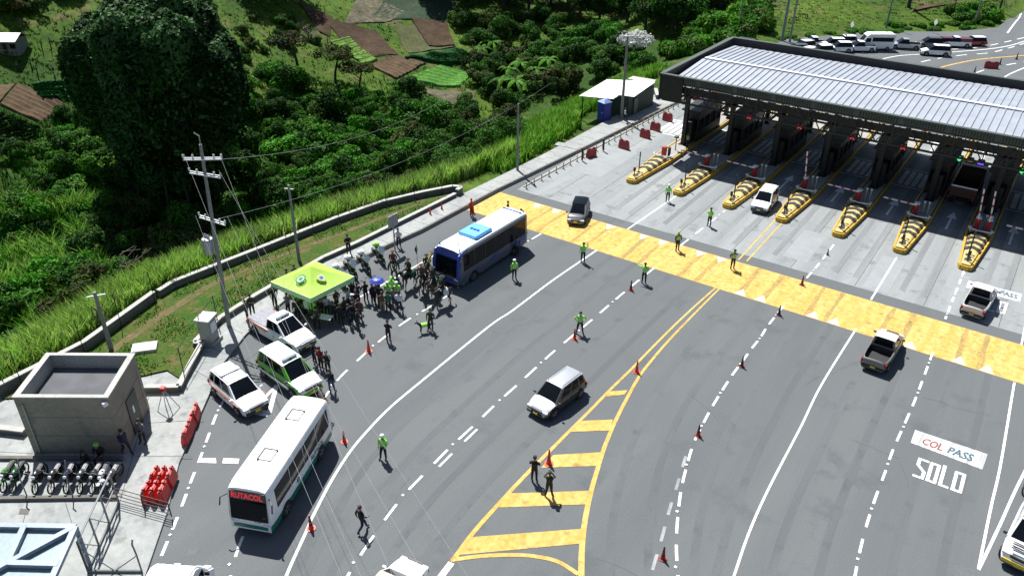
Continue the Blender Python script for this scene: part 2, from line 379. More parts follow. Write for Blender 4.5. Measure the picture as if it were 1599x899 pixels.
strip(wm, spl(W7), .13); strip(wm, spl([(1528, 889), (1560, 822), (1592, 752), (1640, 660)]), .14, .0175); strip(wm, spl([(1604, 492), (1595, 538)]), .12)
strip(wm, spl([(705, 878), (685, 905), (670, 930)]), .32)
W3 = [(1022, 418), (975, 456), (927, 497), (868, 546), (839, 572), (812, 597), (775, 630), (740, 664), (701, 700), (667, 735), (635, 768), (604, 807), (574, 850), (548, 890), (520, 940)]
dashed(wm, W3, .14, 1.35, .95)
W3b = [(745, 670), (708, 706), (672, 742)]; dashed(wm, W3b, .13, 1.3, 1.0, dots=False)
dashed(wm, [(1062, 384), (1122, 337), (1132, 329)], .14, 1.5, 1.2)
dashed(wm, [(845, 365), (800, 392), (740, 432), (686, 470), (633, 502), (587, 537), (556, 565), (530, 590), (507, 620), (450, 700), (408, 780), (378, 840), (362, 890), (355, 930)], .14, 1.35, .95)
W0 = [(352, 620), (338, 647), (326, 679), (313, 714), (298, 752), (282, 795), (264, 839), (243, 890), (230, 930)]
dashed(wm, W0, .15, .95, .62)
strip(wm, spl([(556, 467), (640, 421), (700, 385)]), .13)
W4 = [(1223, 478), (1198, 510), (1188, 526), (1173, 545), (1160, 563), (1143, 586), (1128, 609), (1112, 635), (1097, 663), (1083, 692), (1073, 725), (1064, 762), (1059, 800), (1056, 845), (1058, 890), (1062, 930)]
dashed(wm, W4, .14, 1.15, .62)
dashed(wm, [(1302, 382), (1282, 408), (1259, 435), (1252, 445)], .14, 1.2, .7)
W6 = [(1457, 549), (1440, 595), (1426, 631), (1411, 665), (1394, 703), (1381, 740), (1367, 777), (1353, 820), (1342, 863), (1332, 915)]
dashed(wm, W6, .13, 1.15, .75); dashed(wm, [(1506, 422), (1494, 452), (1476, 498)], .15, 1.0, .6)
for q in ([(310, 715), (337, 715), (338, 723), (311, 722)], [(349, 715), (374, 716), (372, 724), (347, 723)]): wm.sheet([tuple(G(*p)[:2]) for p in q], .0175)
strip(wm, spl([(432, 601), (420, 646)], 2), .26); strip(wm, spl([(420, 646), (385, 640)], 2), .5, .0165); strip(wm, spl([(430, 604), (412, 622)], 2), .22, .019)
# shark teeth along both edges of the yellow coating
for px, py in [(1272, 489), (1305, 499), (1422, 537), (1498, 562), (1542, 575), (1155, 459), (1190, 465)]:
    p = G(px, py); wm.sheet([(p.x-.42, 50.85), (p.x+.42, 50.85), (p.x, 51.75)], .014)
for px, py in [(838, 322), (867, 330), (955, 352), (1005, 369), (1036, 377), (1094, 395), (1127, 404)]:
    p = G(px, py); wm.sheet([(p.x-.42, 55.45), (p.x+.42, 55.45), (p.x, 54.6)], .014)
for P_px, ww in (([(1442, 85), (1400, 88), (1360, 97)], .2), ([(1442, 85), (1533, 78), (1575, 72), (1605, 63)], .22), ([(1555, 131), (1575, 117), (1605, 104)], .22), ([(1573, 52), (1584, 37), (1593, 25), (1596, 8)], .25)): strip(wm, spl(P_px), ww)
for P_px in ([(1413, 103), (1463, 92), (1507, 86), (1550, 82), (1600, 68)], [(1317, 88), (1367, 80), (1400, 79), (1492, 77), (1542, 72), (1600, 59)], [(1507, 122), (1527, 113), (1555, 105), (1605, 96)]): dashed(wm, P_px, .22, 2.2, 1.6, dots=False)
# zebra stripes and lane arrows under the roof
for i in range(-1, 8):
    x0 = -36 if i < 0 else -30.0+4.8*i; x1 = -32.3 if i < 0 else -27.3+4.8*i
    n = 5 if i < 0 else 4; y0, y1 = (79.6, 83.6)
    for k in range(n):
        x = x0+.3+(x1-x0-.3)*k/n+.15; wm.sheet([(x, y0), (x+.42, y0), (x+.42, y1), (x, y1)], .014)
    for yy in (y0-.55, y1+.35): wm.sheet([(x0, yy), (x1, yy), (x1, yy+.18), (x0, yy+.18)], .014)
    if i >= 2:
        xc = (x0+x1)/2
        for ya in (71.5, 90.5): wm.sheet([(xc-.09, ya), (xc+.09, ya), (xc+.09, ya+2.6), (xc-.09, ya+2.6)], .014); wm.sheet([(xc-.42, ya+2.62), (xc+.42, ya+2.62), (xc, ya+4.2)], .014)
wm.build('white_lane_markings', m_white, kind='structure')
m_wt = ground_mat('wheel_track', (.098, .106, .111), (.116, .124, .128), (.090, .097, .101), s1=.3, s2=14, bump=.12, stretch=(1.6, .13, 1), fine=.14)
wt = MB()
def evenly(pts, n):
    P = resample(spl(pts), .3); L_ = len(P)-1; return [P[int(L_*k/n)] for k in range(n+1)]
LBp = [(1118, 450), (1050, 511), (985, 577), (925, 637), (860, 702), (780, 785), (700, 880), (670, 930)]; RBp = [(1128, 450), (1055, 520), (1000, 585), (962, 655), (933, 732), (912, 822), (908, 930)]
for a, b in ((W3, LBp), (W1, W3), (RBp, W4), (W4, W5), (W5, W6), (W6, W7+[(1524, 915)])):
    A_, B_ = evenly(a, 40), evenly(b, 40)
    for f in (.30, .70): strip(wt, [p.lerp(q, f) for p, q in zip(A_, B_)], .42, .003)
wt.build('wheel_tracks', m_wt, kind='structure')
fm = MB(); dashed(fm, [(1071, 712), (1067, 725), (1057, 759), (1045, 797), (1034, 838), (1021, 882), (1010, 925)], .16, 1.05, .75, dots=False)
fm.build('faded_lane_markings', m_faded, kind='structure')
ym = MB(); ym.sheet([(-39.9, 50.75), (60, 50.75), (60, 55.6), (-39.8, 55.6)], .010)
ym.build('yellow_band', m_yel, kind='structure')
m_yw = ground_mat('yellow_worn', (.40, .27, .085), (.30, .215, .085), (.22, .18, .10), s1=.9, s2=3, bump=.1, stretch=(2.5, .4, 1), fine=.25)
yw = MB(); ry = random.Random(5)
for i in range(-1, 9):
    for dx in (-.75, .72):
        x = -28.6+4.8*i+dx+ry.uniform(-.15, .15); n = 8; L_ = []
        for k in range(n+1):
            y = 50.8+4.75*k/n; w_ = ry.uniform(.10, .22); L_ += [(x-w_, y, .0125), (x+w_, y, .0125)]; x += ry.uniform(-.05, .05)
        yw.add(L_, [(2*k, 2*k+1, 2*k+3, 2*k+2) for k in range(n)])
for px, py, r in ((1385, 478, .5), (1405, 498, .7), (1430, 503, .4), (1500, 530, .8), (1550, 560, .9), (1535, 535, .5), (885, 340, .6), (960, 365, .5), (1180, 430, .5), (1240, 470, .6)):
    p = G(px, py); a0 = ry.uniform(0, 6); n = 10; L_ = []
    for k in range(n+1):
        a = a0+2.2*k/n; w_ = .05*sin(pi*k/n)+.01; L_ += [(p.x+cos(a)*(r-w_), min(55.5, max(50.8, p.y+sin(a)*(r-w_)*.8)), .0135), (p.x+cos(a)*(r+w_), min(55.5, max(50.8, p.y+sin(a)*(r+w_)*.8)), .0135)]
    yw.add(L_, [(2*k, 2*k+1, 2*k+3, 2*k+2) for k in range(n)])
yw.build('yellow_tyre_wear', m_yw, kind='structure')
ym = MB()
LB = [(1120, 447), (1085, 478), (1050, 511), (1015, 546), (985, 577), (955, 606), (925, 637), (893, 669), (860, 702), (820, 742), (780, 785), (740, 830), (706, 876)]
RB = [(1126, 448), (1092, 482), (1055, 520), (1028, 550), (1000, 585), (980, 620), (962, 655), (945, 695), (933, 732), (921, 775), (912, 822), (908, 870), (908, 930)]
strip(ym, spl(LB), .13, .0125, .24); strip(ym, spl(RB), .13, .0145, .30)
for q in ([(953, 611), (980, 609), (975, 616), (946, 619)], [(905, 657), (957, 655), (952, 672), (888, 674)], [(864, 710), (937, 706), (932, 727), (845, 730)], [(796, 770), (920, 766), (916, 787), (779, 792)], [(738, 838), (912, 825), (909, 848), (717, 866)]): ym.sheet([tuple(G(*p)[:2]) for p in q], .0165)
strip(ym, spl([(704, 874), (750, 868), (800, 866), (833, 868), (870, 876), (903, 896)]), .22, .0185)
strip(ym, spl([(1153, 406), (1190, 366), (1216, 338)]), .13, .0145); strip(ym, spl([(1166, 408), (1200, 371), (1224, 345)]), .13, .0145)
strip(ym, spl([(1455, 112), (1475, 104), (1517, 95), (1550, 91), (1600, 87)]), .3, .0145)
ym.build('yellow_lane_markings', m_yel, kind='structure')
def gq(*q, z=.018): return [G(*p, z) for p in q]
m_worn = ground_mat('worn_white', (.60, .61, .60), (.30, .31, .315), s1=1.6, s2=9, bump=.05, stretch=(2.6, .25, 1), fine=.18)
bm_ = MB(); bm_.sheet([tuple(G(*p)[:2]) for p in [(1422, 691), (1534, 733), (1542, 709), (1429, 671)]], .0150)
bm_.sheet([tuple(G(*p)[:2]) for p in [(1508, 449), (1593, 472), (1596, 459), (1512, 438)]], .0150)
bm_.build('white_sign_panels', m_worn, kind='structure')
def block_word(q):
    mb = MB(); q = [Vector(p) for p in q]
    def B(u, v): p = (q[0]*(1-u)+q[1]*u)*(1-v)+(q[3]*(1-u)+q[2]*u)*v; return p
    S_ = [[(1, .92), (.1, .92), (.1, .62), (.9, .38), (.9, .08), (0, .08)]]; O_ = [[(.1, .08), (.1, .92), (.9, .92), (.9, .08), (.02, .08)]]; Lt = [[(.1, 1), (.1, .08), (1, .08)]]
    for k, (g, u0, u1) in enumerate(((S_, 0, .2), (O_, .27, .46), (Lt, .54, .71), (O_, .80, 1.0))):
        for pl in g:
            for a, b in zip(pl, pl[1:]):
                A_, B2 = B(u0+(u1-u0)*a[0], a[1]), B(u0+(u1-u0)*b[0], b[1]); d = (B2-A_).normalized(); A_ -= d*.06; B2 += d*.06; s_ = Vector((-d.y, d.x, 0))*.085
                z = Vector((0, 0, .0006*k)); mb.add([tuple(A_+s_+z), tuple(A_-s_+z), tuple(B2-s_+z), tuple(B2+s_+z)], [(0, 1, 2, 3)]); q_ = .0012
                mb.v[-4:] = [(x, y, zz+.0008*(len(mb.f) % 5)) for x, y, zz in mb.v[-4:]]
    mb.build('road_lettering', m_white, kind='structure')
m_lr = mat('road_red', (.22, .055, .045), .8, var=.35, scale=4); m_lb = mat('road_blue', (.05, .10, .14), .8, var=.35, scale=4); m_tw = m_white
text_mesh('COL', gq((1438, 692), (1470, 704), (1476, 694), (1444, 683)), 'road_lettering', m_lr, bold=.03, kind='structure')
text_mesh('PASS', gq((1478, 706), (1517, 721), (1523, 710), (1484, 697)), 'road_lettering', m_lb, bold=.03, kind='structure')
block_word(gq((1426, 744), (1500, 771), (1508, 739), (1436, 713)))
text_mesh('PASS', gq((1560, 459), (1588, 467), (1590, 461), (1563, 453)), 'road_lettering', m_lb, bold=.03, kind='structure')
block_word(gq((1508, 478), (1568, 491), (1574, 472), (1514, 459)))

# ---------------------------------------------------------------- crop fields draped on the hillside
FIELDS = []
def field(px, m, name, rows=0, amp=.12, kind='structure', along=0, lift=.18, n=26):
    P = [hit(*p) for p in px]; mb = MB(); FIELDS.append(P); N1 = n; N2 = n if not rows else rows*4
    for j in range(N2+1):
        for i in range(N1+1):
            a, b = i/N1, j/N2; p = (P[0]*(1-a)+P[1]*a)*(1-b)+(P[3]*(1-a)+P[2]*a)*b
            z = T(p.x, p.y)+lift+(amp*(1 if j % 4 in (1, 2) else 0) if rows else 0)+vnoise(p.x*1.7, p.y*1.7)*amp
            if i in (0, N1) or j in (0, N2): z -= lift+.5
            mb.v.append((p.x, p.y, z))
    w_ = N1+1
    for j in range(N2):
        for i in range(N1):
            mb.f.append((j*w_+i, j*w_+i+1, (j+1)*w_+i+1, (j+1)*w_+i)); mb.m.append(1 if rows and j % 4 == 1 and len(m) > 1 else 0)
    return mb.build(name, m, smooth=50, kind=kind)
f_brown = ground_mat('tilled_soil', (.060, .038, .022), (.045, .030, .018), (.075, .05, .028), s1=.4, s2=2.5, bump=.7, fine=.3)
f_brown2 = ground_mat('tilled_soil_dry', (.11, .075, .042), (.085, .058, .034), s1=.4, s2=2.5, bump=.7, fine=.3)
f_lime = ground_mat('lettuce_rows', (.07, .19, .02), (.11, .26, .03), s1=1.2, s2=3, bump=.8, fine=.3)
f_teal = ground_mat('cabbage_rows', (.02, .085, .035), (.03, .12, .04), s1=1.0, s2=2.5, bump=.8, fine=.35)
f_dark = ground_mat('dark_crop', (.02, .045, .022), (.035, .05, .03), s1=1.0, s2=2.5, bump=.8, fine=.35)
f_scrub = ground_mat('scrub_ground', (.11, .09, .065), (.07, .075, .04), (.16, .135, .10), s1=.5, s2=1.2, bump=1, fine=.5)
f_olive = ground_mat('fallow_ground', (.07, .075, .03), (.055, .07, .025), (.10, .085, .045), s1=.3, s2=2, bump=.7, fine=.35)
field([(570, 104), (592, 98), (545, 60), (512, 65)], [f_lime, f_brown], 'crop_field', rows=7)
field([(572, 106), (618, 126), (668, 102), (622, 88)], [f_brown2, f_brown], 'tilled_field', rows=9)
field([(624, 127), (720, 137), (742, 116), (690, 103)], [f_lime, f_teal], 'crop_field', rows=7)
field([(632, 93), (700, 104), (742, 92), (715, 79)], [f_teal, f_dark], 'crop_field', rows=6)
field([(565, 98), (625, 88), (592, 52), (500, 30)], [f_brown], 'tilled_field')
field([(500, 56), (516, 62), (520, 28), (462, 2)], [f_brown], 'tilled_field')
field([(535, 46), (610, 38), (640, 22), (560, -12)], [f_scrub], 'scrub_field')
field([(632, 84), (715, 78), (700, 34), (612, 40)], [f_olive], 'fallow_field')
field([(670, 76), (712, 77), (700, 36), (640, 30)], [f_brown], 'tilled_field', lift=.4)
field([(0, 172), (68, 202), (108, 168), (30, 134)], [f_brown2, f_brown], 'tilled_field', rows=7)
field([(-30, 176), (-60, 140), (30, 134), (0, 172)], [f_brown2], 'tilled_field')
field([(-60, 236), (38, 240), (64, 204), (-20, 172)], [f_dark, f_brown], 'crop_field', rows=8)
field([(70, 158), (150, 150), (118, 132), (52, 138)], [f_teal], 'crop_field')
field([(640, 158), (748, 168), (742, 142), (650, 134)], [f_scrub], 'fallow_field')
field([(455, 70), (505, 62), (500, 56), (462, 20)], [f_olive], 'fallow_field')
field([(575, 30), (705, 34), (720, 2), (600, -8)], [f_dark], 'fallow_field')
# a farm track far up the right-hand slope
tp = [hit(*p) for p in [(1425, 20), (1450, 12), (1490, 7), (1540, 3), (1575, 0)]]
mb = MB(); 
for i, p in enumerate(tp):
    for s_ in (-1.4, 1.4): mb.v.append((p.x+s_*.3, p.y+s_, T(p.x+s_*.3, p.y+s_)+.25))
mb.f = [(2*i, 2*i+1, 2*i+3, 2*i+2) for i in range(len(tp)-1)]; mb.m = [0]*len(mb.f); mb.build('farm_track', f_brown2, kind='structure')

# ================================================================ TOLL PLAZA
DS, CD, GV = MATS['dark_steel'], MATS['concrete_dark'], MATS['galvanized']
m_roof = mat('roof_sheet', (.31, .335, .375), .5, .2, var=.08, scale=.6, dirt=.12); m_seam = mat('roof_seam', (.20, .22, .26), .6)
m_fascia = mat('fascia_steel', (.010, .013, .013), .55, .3, dirt=.15); m_mesh = mat('fascia_mesh', (.06, .085, .082), .5, .3, dirt=.2)
m_gutter = mat('gutter', (.33, .36, .40), .5, .4, dirt=.3); m_parap_in = mat('parapet_inside', (.055, .048, .052), .7, dirt=.2)
m_green = mat('parapet_green', (.045, .062, .052), .6, dirt=.2)
TY, TB, TX0, TX1, ZT = 72.9, 91.2, -32.7, 12.0, 8.3
can = thing('toll_canopy', 'long dark steel toll plaza roof with ribbed silver sheets over the row of toll lanes', 'toll canopy')
# ribbed roof in two pitches with a white ridge
def ribbed(y0, z0, y1, z1, name):
    mb = MB(); x = TX0+.75
    Lx = []
    while x < TX1-.3:
        Lx += [(x, 0), (x+.44, 0), (x+.47, .07), (x+.52, .07), (x+.56, -.01), (x+.61, -.01)]; x += .62
    for (xx, h) in Lx: mb.v += [(xx, y0, z0+h), (xx, y1, z1+h)]
    mb.f = [(2*i, 2*i+2, 2*i+3, 2*i+1) for i in range(len(Lx)-1)]; mb.m = [1 if i % 6 in (4,) else 0 for i in range(len(mb.f))]
    return mb.build(name, [m_roof, m_seam], can)
ribbed(TY+.75, 7.55, 81.2, 8.15, 'roof_sheet'); ribbed(81.5, 8.15, 89.6, 7.75, 'roof_sheet')
MB().box(((TX0+TX1)/2+.3, 81.35, 8.24), (TX1-TX0-1.3, .42, .08)).build('ridge_cap', mat('ridge_white', (.8, .82, .85), .4, dirt=.05), can)
mb = MB(); mb.box(((TX0+TX1)/2, 89.95, 7.62), (TX1-TX0-.9, .6, .10)); x = TX0+1
while x < TX1: mb.box((x, 89.95, 7.70), (.5, .5, .04)); x += .8
mb.build('rear_gutter', m_gutter, can)
mb = MB(); mb.box(((TX0+TX1)/2, TY+.45, 7.45), (TX1-TX0-.6, .5, .1)); mb.build('front_gutter', m_gutter, can)
# parapets: hollow U channel with lighter top cap
mb = MB()
mb.box(((TX0+TX1)/2, TB, 7.6), (TX1-TX0, .3, 1.4)); mb.build('rear_parapet', m_parap_in, can)
MB().box(((TX0+TX1)/2, TB+.02, 8.34), (TX1-TX0+.1, .5, .10)).build('parapet_cap', m_green, can)
MB().box((TX0+.02, (TY+TB)/2, 7.5), (.3, TB-TY-.3, 1.5)).build('side_parapet', m_parap_in, can)
MB().box((TX0+.05, (TY+TB)/2, 8.34), (.5, TB-TY-.5, .10)).build('parapet_cap', m_green, can)
MB().box((TX0+1.3, TB+1.0, 7.7), (1.8, 1.2, 1.0)).build('roof_box', m_fascia, can)
mb = MB(); mb.box((TX0-.02, TY+.9, 7.05), (.12, 2.0, 2.5)); mb.box((TX0+1.2, TY, 7.05), (2.3, .12, 2.5)); mb.build('corner_fascia', m_fascia, can)
# front fascia: cap, close grid strip, open truss under it
MB().box(((TX0+TX1)/2, TY, 8.31), (TX1-TX0+.2, .42, .12)).build('front_cap', m_green, can)
mb = MB(); mb.box(((TX0+TX1)/2, TY+.10, 7.95), (TX1-TX0, .04, .56)); mb.build('fascia_backing', m_fascia, can)
mb = MB(); x = TX0+.2; i = 0
while x < TX1:
    mb.box((x, TY+.03, 7.93), (.09 if i % 16 else .3, .06, .5)); x += .23; i += 1
for z in (7.76, 7.93, 8.1): mb.box(((TX0+TX1)/2, TY+.045, z), (TX1-TX0, .04, .05))
mb.build('fascia_grille', m_mesh, can)
def truss(y, z0, z1, name, step=2.4):
    mb = MB()
    for z in (z0, z1): mb.box(((TX0+TX1)/2+.1, y, z), (TX1-TX0-.2, .16, .16))
    x = TX0+.2; k = 0
    while x+step < TX1:
        mb.bar((x, y, z0), (x, y, z1), .09)
        mb.bar((x, y+.01, z0 if k % 2 else z1), (x+step/2, y+.01, z1 if k % 2 else z0), .08); mb.bar((x+step/2, y+.01, z1 if k % 2 else z0), (x+step, y+.01, z0 if k % 2 else z1), .08)
        x += step; k += 1
    mb.build(name, DS, can)
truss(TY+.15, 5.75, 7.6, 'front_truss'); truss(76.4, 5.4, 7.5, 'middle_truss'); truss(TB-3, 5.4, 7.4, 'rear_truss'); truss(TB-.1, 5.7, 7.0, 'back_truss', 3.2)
MB().box(((TX0+TX1)/2, TY+.5, 6.9), (TX1-TX0-1, .03, .7)).build('inner_fascia', m_fascia, can)
ISX = [-31.05+4.82*i for i in range(9)]
for x in ISX:
    mb = MB(); mb.bar((x, TY+.2, 7.4), (x, TB-.1, 7.1), .2, .3); mb.bar((x, TY+.2, 5.9), (x, TB-.1, 5.6), .15, .2)
    for k in range(6): mb.bar((x, TY+.3+k*3, 5.9 if k % 2 else 7.3), (x, TY+3.3+k*3, 7.2 if k % 2 else 5.8), .09)
    mb.build('cross_truss', DS, can)
    for y in (76.4, TB-3):
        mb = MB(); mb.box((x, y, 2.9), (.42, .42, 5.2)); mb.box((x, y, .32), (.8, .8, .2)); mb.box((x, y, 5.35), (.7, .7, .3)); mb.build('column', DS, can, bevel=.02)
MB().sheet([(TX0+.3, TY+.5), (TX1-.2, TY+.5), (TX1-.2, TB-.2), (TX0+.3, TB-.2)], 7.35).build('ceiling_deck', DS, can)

# islands, booths, gates
YP, BP = MATS['yellow_paint'], MATS['black_paint']
ordn = ['first', 'second', 'third', 'fourth', 'fifth', 'sixth', 'seventh', 'eighth', 'ninth']
m_yt = mat('yellow_faded', (.48, .37, .14), .7, dirt=.15, scale=5)
def island_parts(t):
    # plan outline, local y along the lane; tip at y=0
    hw = .95
    core = [(-.30, .0), (.30, .0), (.45, .25), (hw, 6.9), (hw, 34), (-hw, 34), (-hw, 6.9), (-.45, .25)]
    MB().prism([(p[0]*.82, p[1]+.12 if p[1] < 1 else p[1]-.02) for p in core], .0, .36).build('island_slab', MATS['concrete'], t)
    mb = MB(); n = len(core)
    for i in range(n): a, b = core[i], core[(i+1) % n]; mb.bar((a[0], a[1], .19), (b[0], b[1], .19), .16, .38)
    mb.build('yellow_kerb', YP, t, bevel=.02)
    mb = MB(); mb.prism([(-.30, .15), (.30, .15), (hw-.16, 6.8), (-hw+.16, 6.8)], .36, .46); 
    mb.add([(-.4, 2.0, .46), (.4, 2.0, .46), (hw-.2, 6.7, .46), (-hw+.2, 6.7, .46), (-.25, 2.6, .54), (.25, 2.6, .54), (.62, 6.7, .64), (-.62, 6.7, .64)], [(0, 1, 5, 4), (1, 2, 6, 5), (2, 3, 7, 6), (3, 0, 4, 7), (4, 5, 6, 7)])
    for k in range(6):
        y = .8+k*1.0; z = .475 if y < 2.2 else .555+.0244*(y-2.6); ww = .16+.07*k
        if y < 2.3: mb.add([(-ww-.1, y, z), (0, y+.28, z), (ww+.1, y, z), (ww+.1, y+.4, z), (0, y+.68, z), (-ww-.1, y+.4, z)], [(0, 1, 4, 5), (1, 2, 3, 4)], 1)
        else:
            mb.add([(-ww-.05, y, z+.012), (0, y+.28, z+.012), (ww+.05, y, z+.012), (ww+.05, y+.56, z+.024), (0, y+.84, z+.024), (-ww-.05, y+.56, z+.024)], [(0, 1, 4, 5), (1, 2, 3, 4)], 1)
            s0, s1 = (ww+.05, z+.005), (hw-.22-.02*(6-y)*2.2, .47)
            for s in (-1, 1): mb.add([(s*s0[0], y, s0[1]+.01), (s*(s1[0]+.02), y+.0, s1[1]+.02), (s*(s1[0]+.04), y+.56, s1[1]+.02), (s*s0[0], y+.56, s0[1]+.04)], [(0, 1, 2, 3)], 1)
    mb.build('nose_wedge', [m_yt, BP], t)
    pts = [(-.75+.0, 7.1, .75), (-.95, 6.9, .75), (-.85, 6.65, .75), (0, 6.35, .78), (.85, 6.65, .75), (.95, 6.9, .75), (.75, 7.1, .75)]
    mb = MB(); mb.tube(pts, .055, 6)
    for s in (-1, 1): mb.tube([(s*.8, 7.0, .36), (s*.8, 7.0, .75)], .045, 6)
    mb.build('guard_hoop', MATS['white_paint'], t)
def island(i):
    x = ISX[i]; t = thing('toll_island', '%s toll island from the left, raised kerb with striped yellow and black nose' % ordn[i], 'traffic island', (x, 64.55, 0), 0, 'striped toll islands')
    island_parts(t); return t
isl0 = island(0)
for i in range(1, 8): dup(isl0, (ISX[i], 64.55, 0), label='%s toll island from the left, raised kerb with striped yellow and black nose' % ordn[i])
# slim marker posts on the noses
def post_at(i): return 'on the nose of the %s toll island from the left' % ordn[i]
mp = thing('marker_post', 'tall thin black post '+post_at(0), 'post', (ISX[0]-.12, 66.5, .42), 0, 'tall posts on the island noses')
MB().tube([(0, 0, 0), (0, 0, 2.1)], .055, 8).build('shaft', BP, mp); MB().box((0, 0, .03), (.26, .26, .06)).build('base_plate', BP, mp)
for i in range(1, 8): dup(mp, (ISX[i]-.12, 66.4, .42), label='tall thin black post '+post_at(i))
sp = thing('height_sensor', 'short black sensor post '+post_at(0), 'sensor', (ISX[0], 65.3, .40), 0, 'sensor posts on the island noses')
MB().tube([(0, 0, 0), (0, 0, .95)], .05, 8).build('shaft', BP, sp); MB().box((0, 0, .78), (.2, .16, .34)).build('sensor_head', BP, sp); MB().box((0, .5, .04), (.3, .9, .06)).build('base_plate', BP, sp)
for i in range(1, 8): dup(sp, (ISX[i], 65.3, .40), label='short black sensor post '+post_at(i))
# barrier gates
m_gate = mat('gate_red', (.42, .02, .02), .45, dirt=.1)
def gate(i, up=0, side=-.42):
    t = thing('barrier_gate', 'red barrier gate %s at the %s toll island from the left' % ('with its arm raised' if up else 'with its white arm down', ordn[i]), 'barrier gate', (ISX[i]+side, 72.3, .36), 0, 'barrier gates')
    MB().box((0, 0, .5), (.36, .42, 1.0)).build('cabinet', m_gate, t, bevel=.02)
    MB().box((0, 0, 1.05), (.42, .48, .08)).build('cabinet_cap', MATS['white_paint'], t)
    mb = MB(); e = (-2.75, -.25, 1.0) if not up else (-.3, -.25, 3.6)
    mb.bar((0, -.25, .95), e, .09, .11); mb.build('arm', MATS['white_paint'], t)
    mb = MB(); a = Vector((0, -.25, .95)); b = Vector(e)
    for k in range(3): mb.bar(a+(b-a)*(.2+.28*k), a+(b-a)*(.29+.28*k), .10, .12)
    mb.build('arm_stripe', m_gate, t); return t
for i in range(1, 8):
    gate(i, up=1 if i in (3, 6) else 0)
gate(6, 1, .42)['label'] = 'second raised red barrier gate on the right side of the seventh toll island'
gt = thing('gate_cabinet', 'red and black gate cabinet without arm on the first toll island from the left', 'cabinet', (ISX[0]-.1, 72.0, .36)); MB().box((0, 0, .5), (.4, .45, 1.0)).build('cabinet', m_gate, gt, bevel=.02); MB().box((.5, .1, .5), (.2, .3, 1.0)).build('control_box', BP, gt)
cp = thing('card_reader', 'black round-headed card reader post on the first toll island', 'card reader', (ISX[0]+.1, 74.3, .36)); MB().tube([(0, 0, 0), (0, 0, 1.3)], .05).build('shaft', BP, cp); MB().lathe([(.05, -.1), (.26, -.06), (.26, .06), (.05, .1)], 12, c=(0, 0, 1.4)).build('head', BP, cp)
for i in range(1, 8):
    t = thing('control_post', 'pair of grey capped posts behind the gate of the %s toll island' % ordn[i], 'control post', (ISX[i]+.1, 72.6, .36), 0, 'capped control posts')
    for s in (0, .38): MB().tube([(s, 0, 0), (s, 0, 1.15)], .07).build('post', GV, t); MB().lathe([(.1, 0), (.1, .08), (.03, .12)], 10, c=(s, 0, 1.15)).build('post_cap', MATS['white_paint'], t)
# toll booths
m_booth = mat('booth_panel', (.008, .009, .010), .5, dirt=.1)
def booth(i):
    t = thing('toll_booth', 'dark glazed toll booth on the %s toll island from the left' % ordn[i], 'toll booth', (ISX[i], 80.5, .36), 0, 'toll booths under the canopy')
    mb = MB(); mb.box((0, .6, .5), (1.6, 6.4, 1.0)); mb.box((0, .6, 2.75), (1.6, 6.4, .9))
    for sx in (-.7, .7):
        for sy in (-2.5, -1, .6, 2.2, 3.7): mb.box((sx*1.05, sy, 1.6), (.12, .14, 1.4))
    mb.build('cabin', m_booth, t); MB().box((0, .6, 1.65), (1.42, 6.2, 1.3)).build('window', MATS['glass'], t)
    MB().box((0, .6, 3.25), (2.1, 7.2, .16)).build('roof', m_booth, t, bevel=.03); MB().box((-.765, .8, .95), (.03, .8, 1.9)).build('door', DS, t)
    mb = MB(); mb.box((.1, -3.3, 1.15), (.9, .8, 2.3)); mb.build('equipment_locker', m_booth, t, bevel=.02)
    return t
b0 = booth(0)
for i in range(1, 8): dup(b0, (ISX[i], 80.5, .36), label='dark glazed toll booth on the %s toll island from the left' % ordn[i])
# lane signals hanging from the truss
def signal(x, kind, lab):
    t = thing('lane_signal', lab, 'lane signal', (x, 76.0, 4.75), 0, None); t.scale = (.75, .75, .75)
    MB().box((0, 0, 0), (.75, .25, .75)).build('housing', m_booth, t, bevel=.03); MB().tube([(0, .1, .35), (0, .1, 1.0)], .04).build('hanger', DS, t)
    mb = MB()
    if kind == 'red': c = (1, .03, .04, .6); [mb.bar((-.24*s, -.135, -.24), (.24*s, -.135, .24), .03, .10) for s in (1, -1)]
    elif kind == 'green': c = (.05, 1, .25, .8); mb.bar((0, -.135, .26), (0, -.135, -.24), .03, .1); [mb.bar((0, -.135, -.26), (.22*s, -.135, -.02), .03, .1) for s in (1, -1)]
    elif kind == 'yellow': c = (1, .8, .1, .6); mb.box((0, -.135, 0), (.5, .03, .16))
    else: c = (.12, .05, 1, 1.3); mb.box((0, -.135, 0), (.62, .03, .4))
    mb.build('lamp', mat('lit_'+kind, tuple(v*.3 for v in c[:3]), .4, emit=c), t); return t
for i, (px, k) in enumerate([(1172, 'red'), (1249, 'red'), (1331, 'red'), (1409, 'red'), (1497, 'green'), (1594, 'green')]):
    signal(G(px, (181, 198, 215, 232, 250, 272)[i], 4.75).x, k, '%s lane signal %s' % (k+' lit', ['above the first gated lane at the left end of the canopy', 'above the second gated lane from the left', 'above the third gated lane from the left', 'above the fourth gated lane from the left', 'above the lane holding the red truck', 'at the right edge of the canopy front'][i]))
signal(G(1513, 254, 4.75).x, 'yellow', 'yellow lit message bar beside the green signal above the red truck')
signal(G(1530, 258, 4.75).x, 'blue', 'violet blue lit sign beside the yellow bar above the red truck')

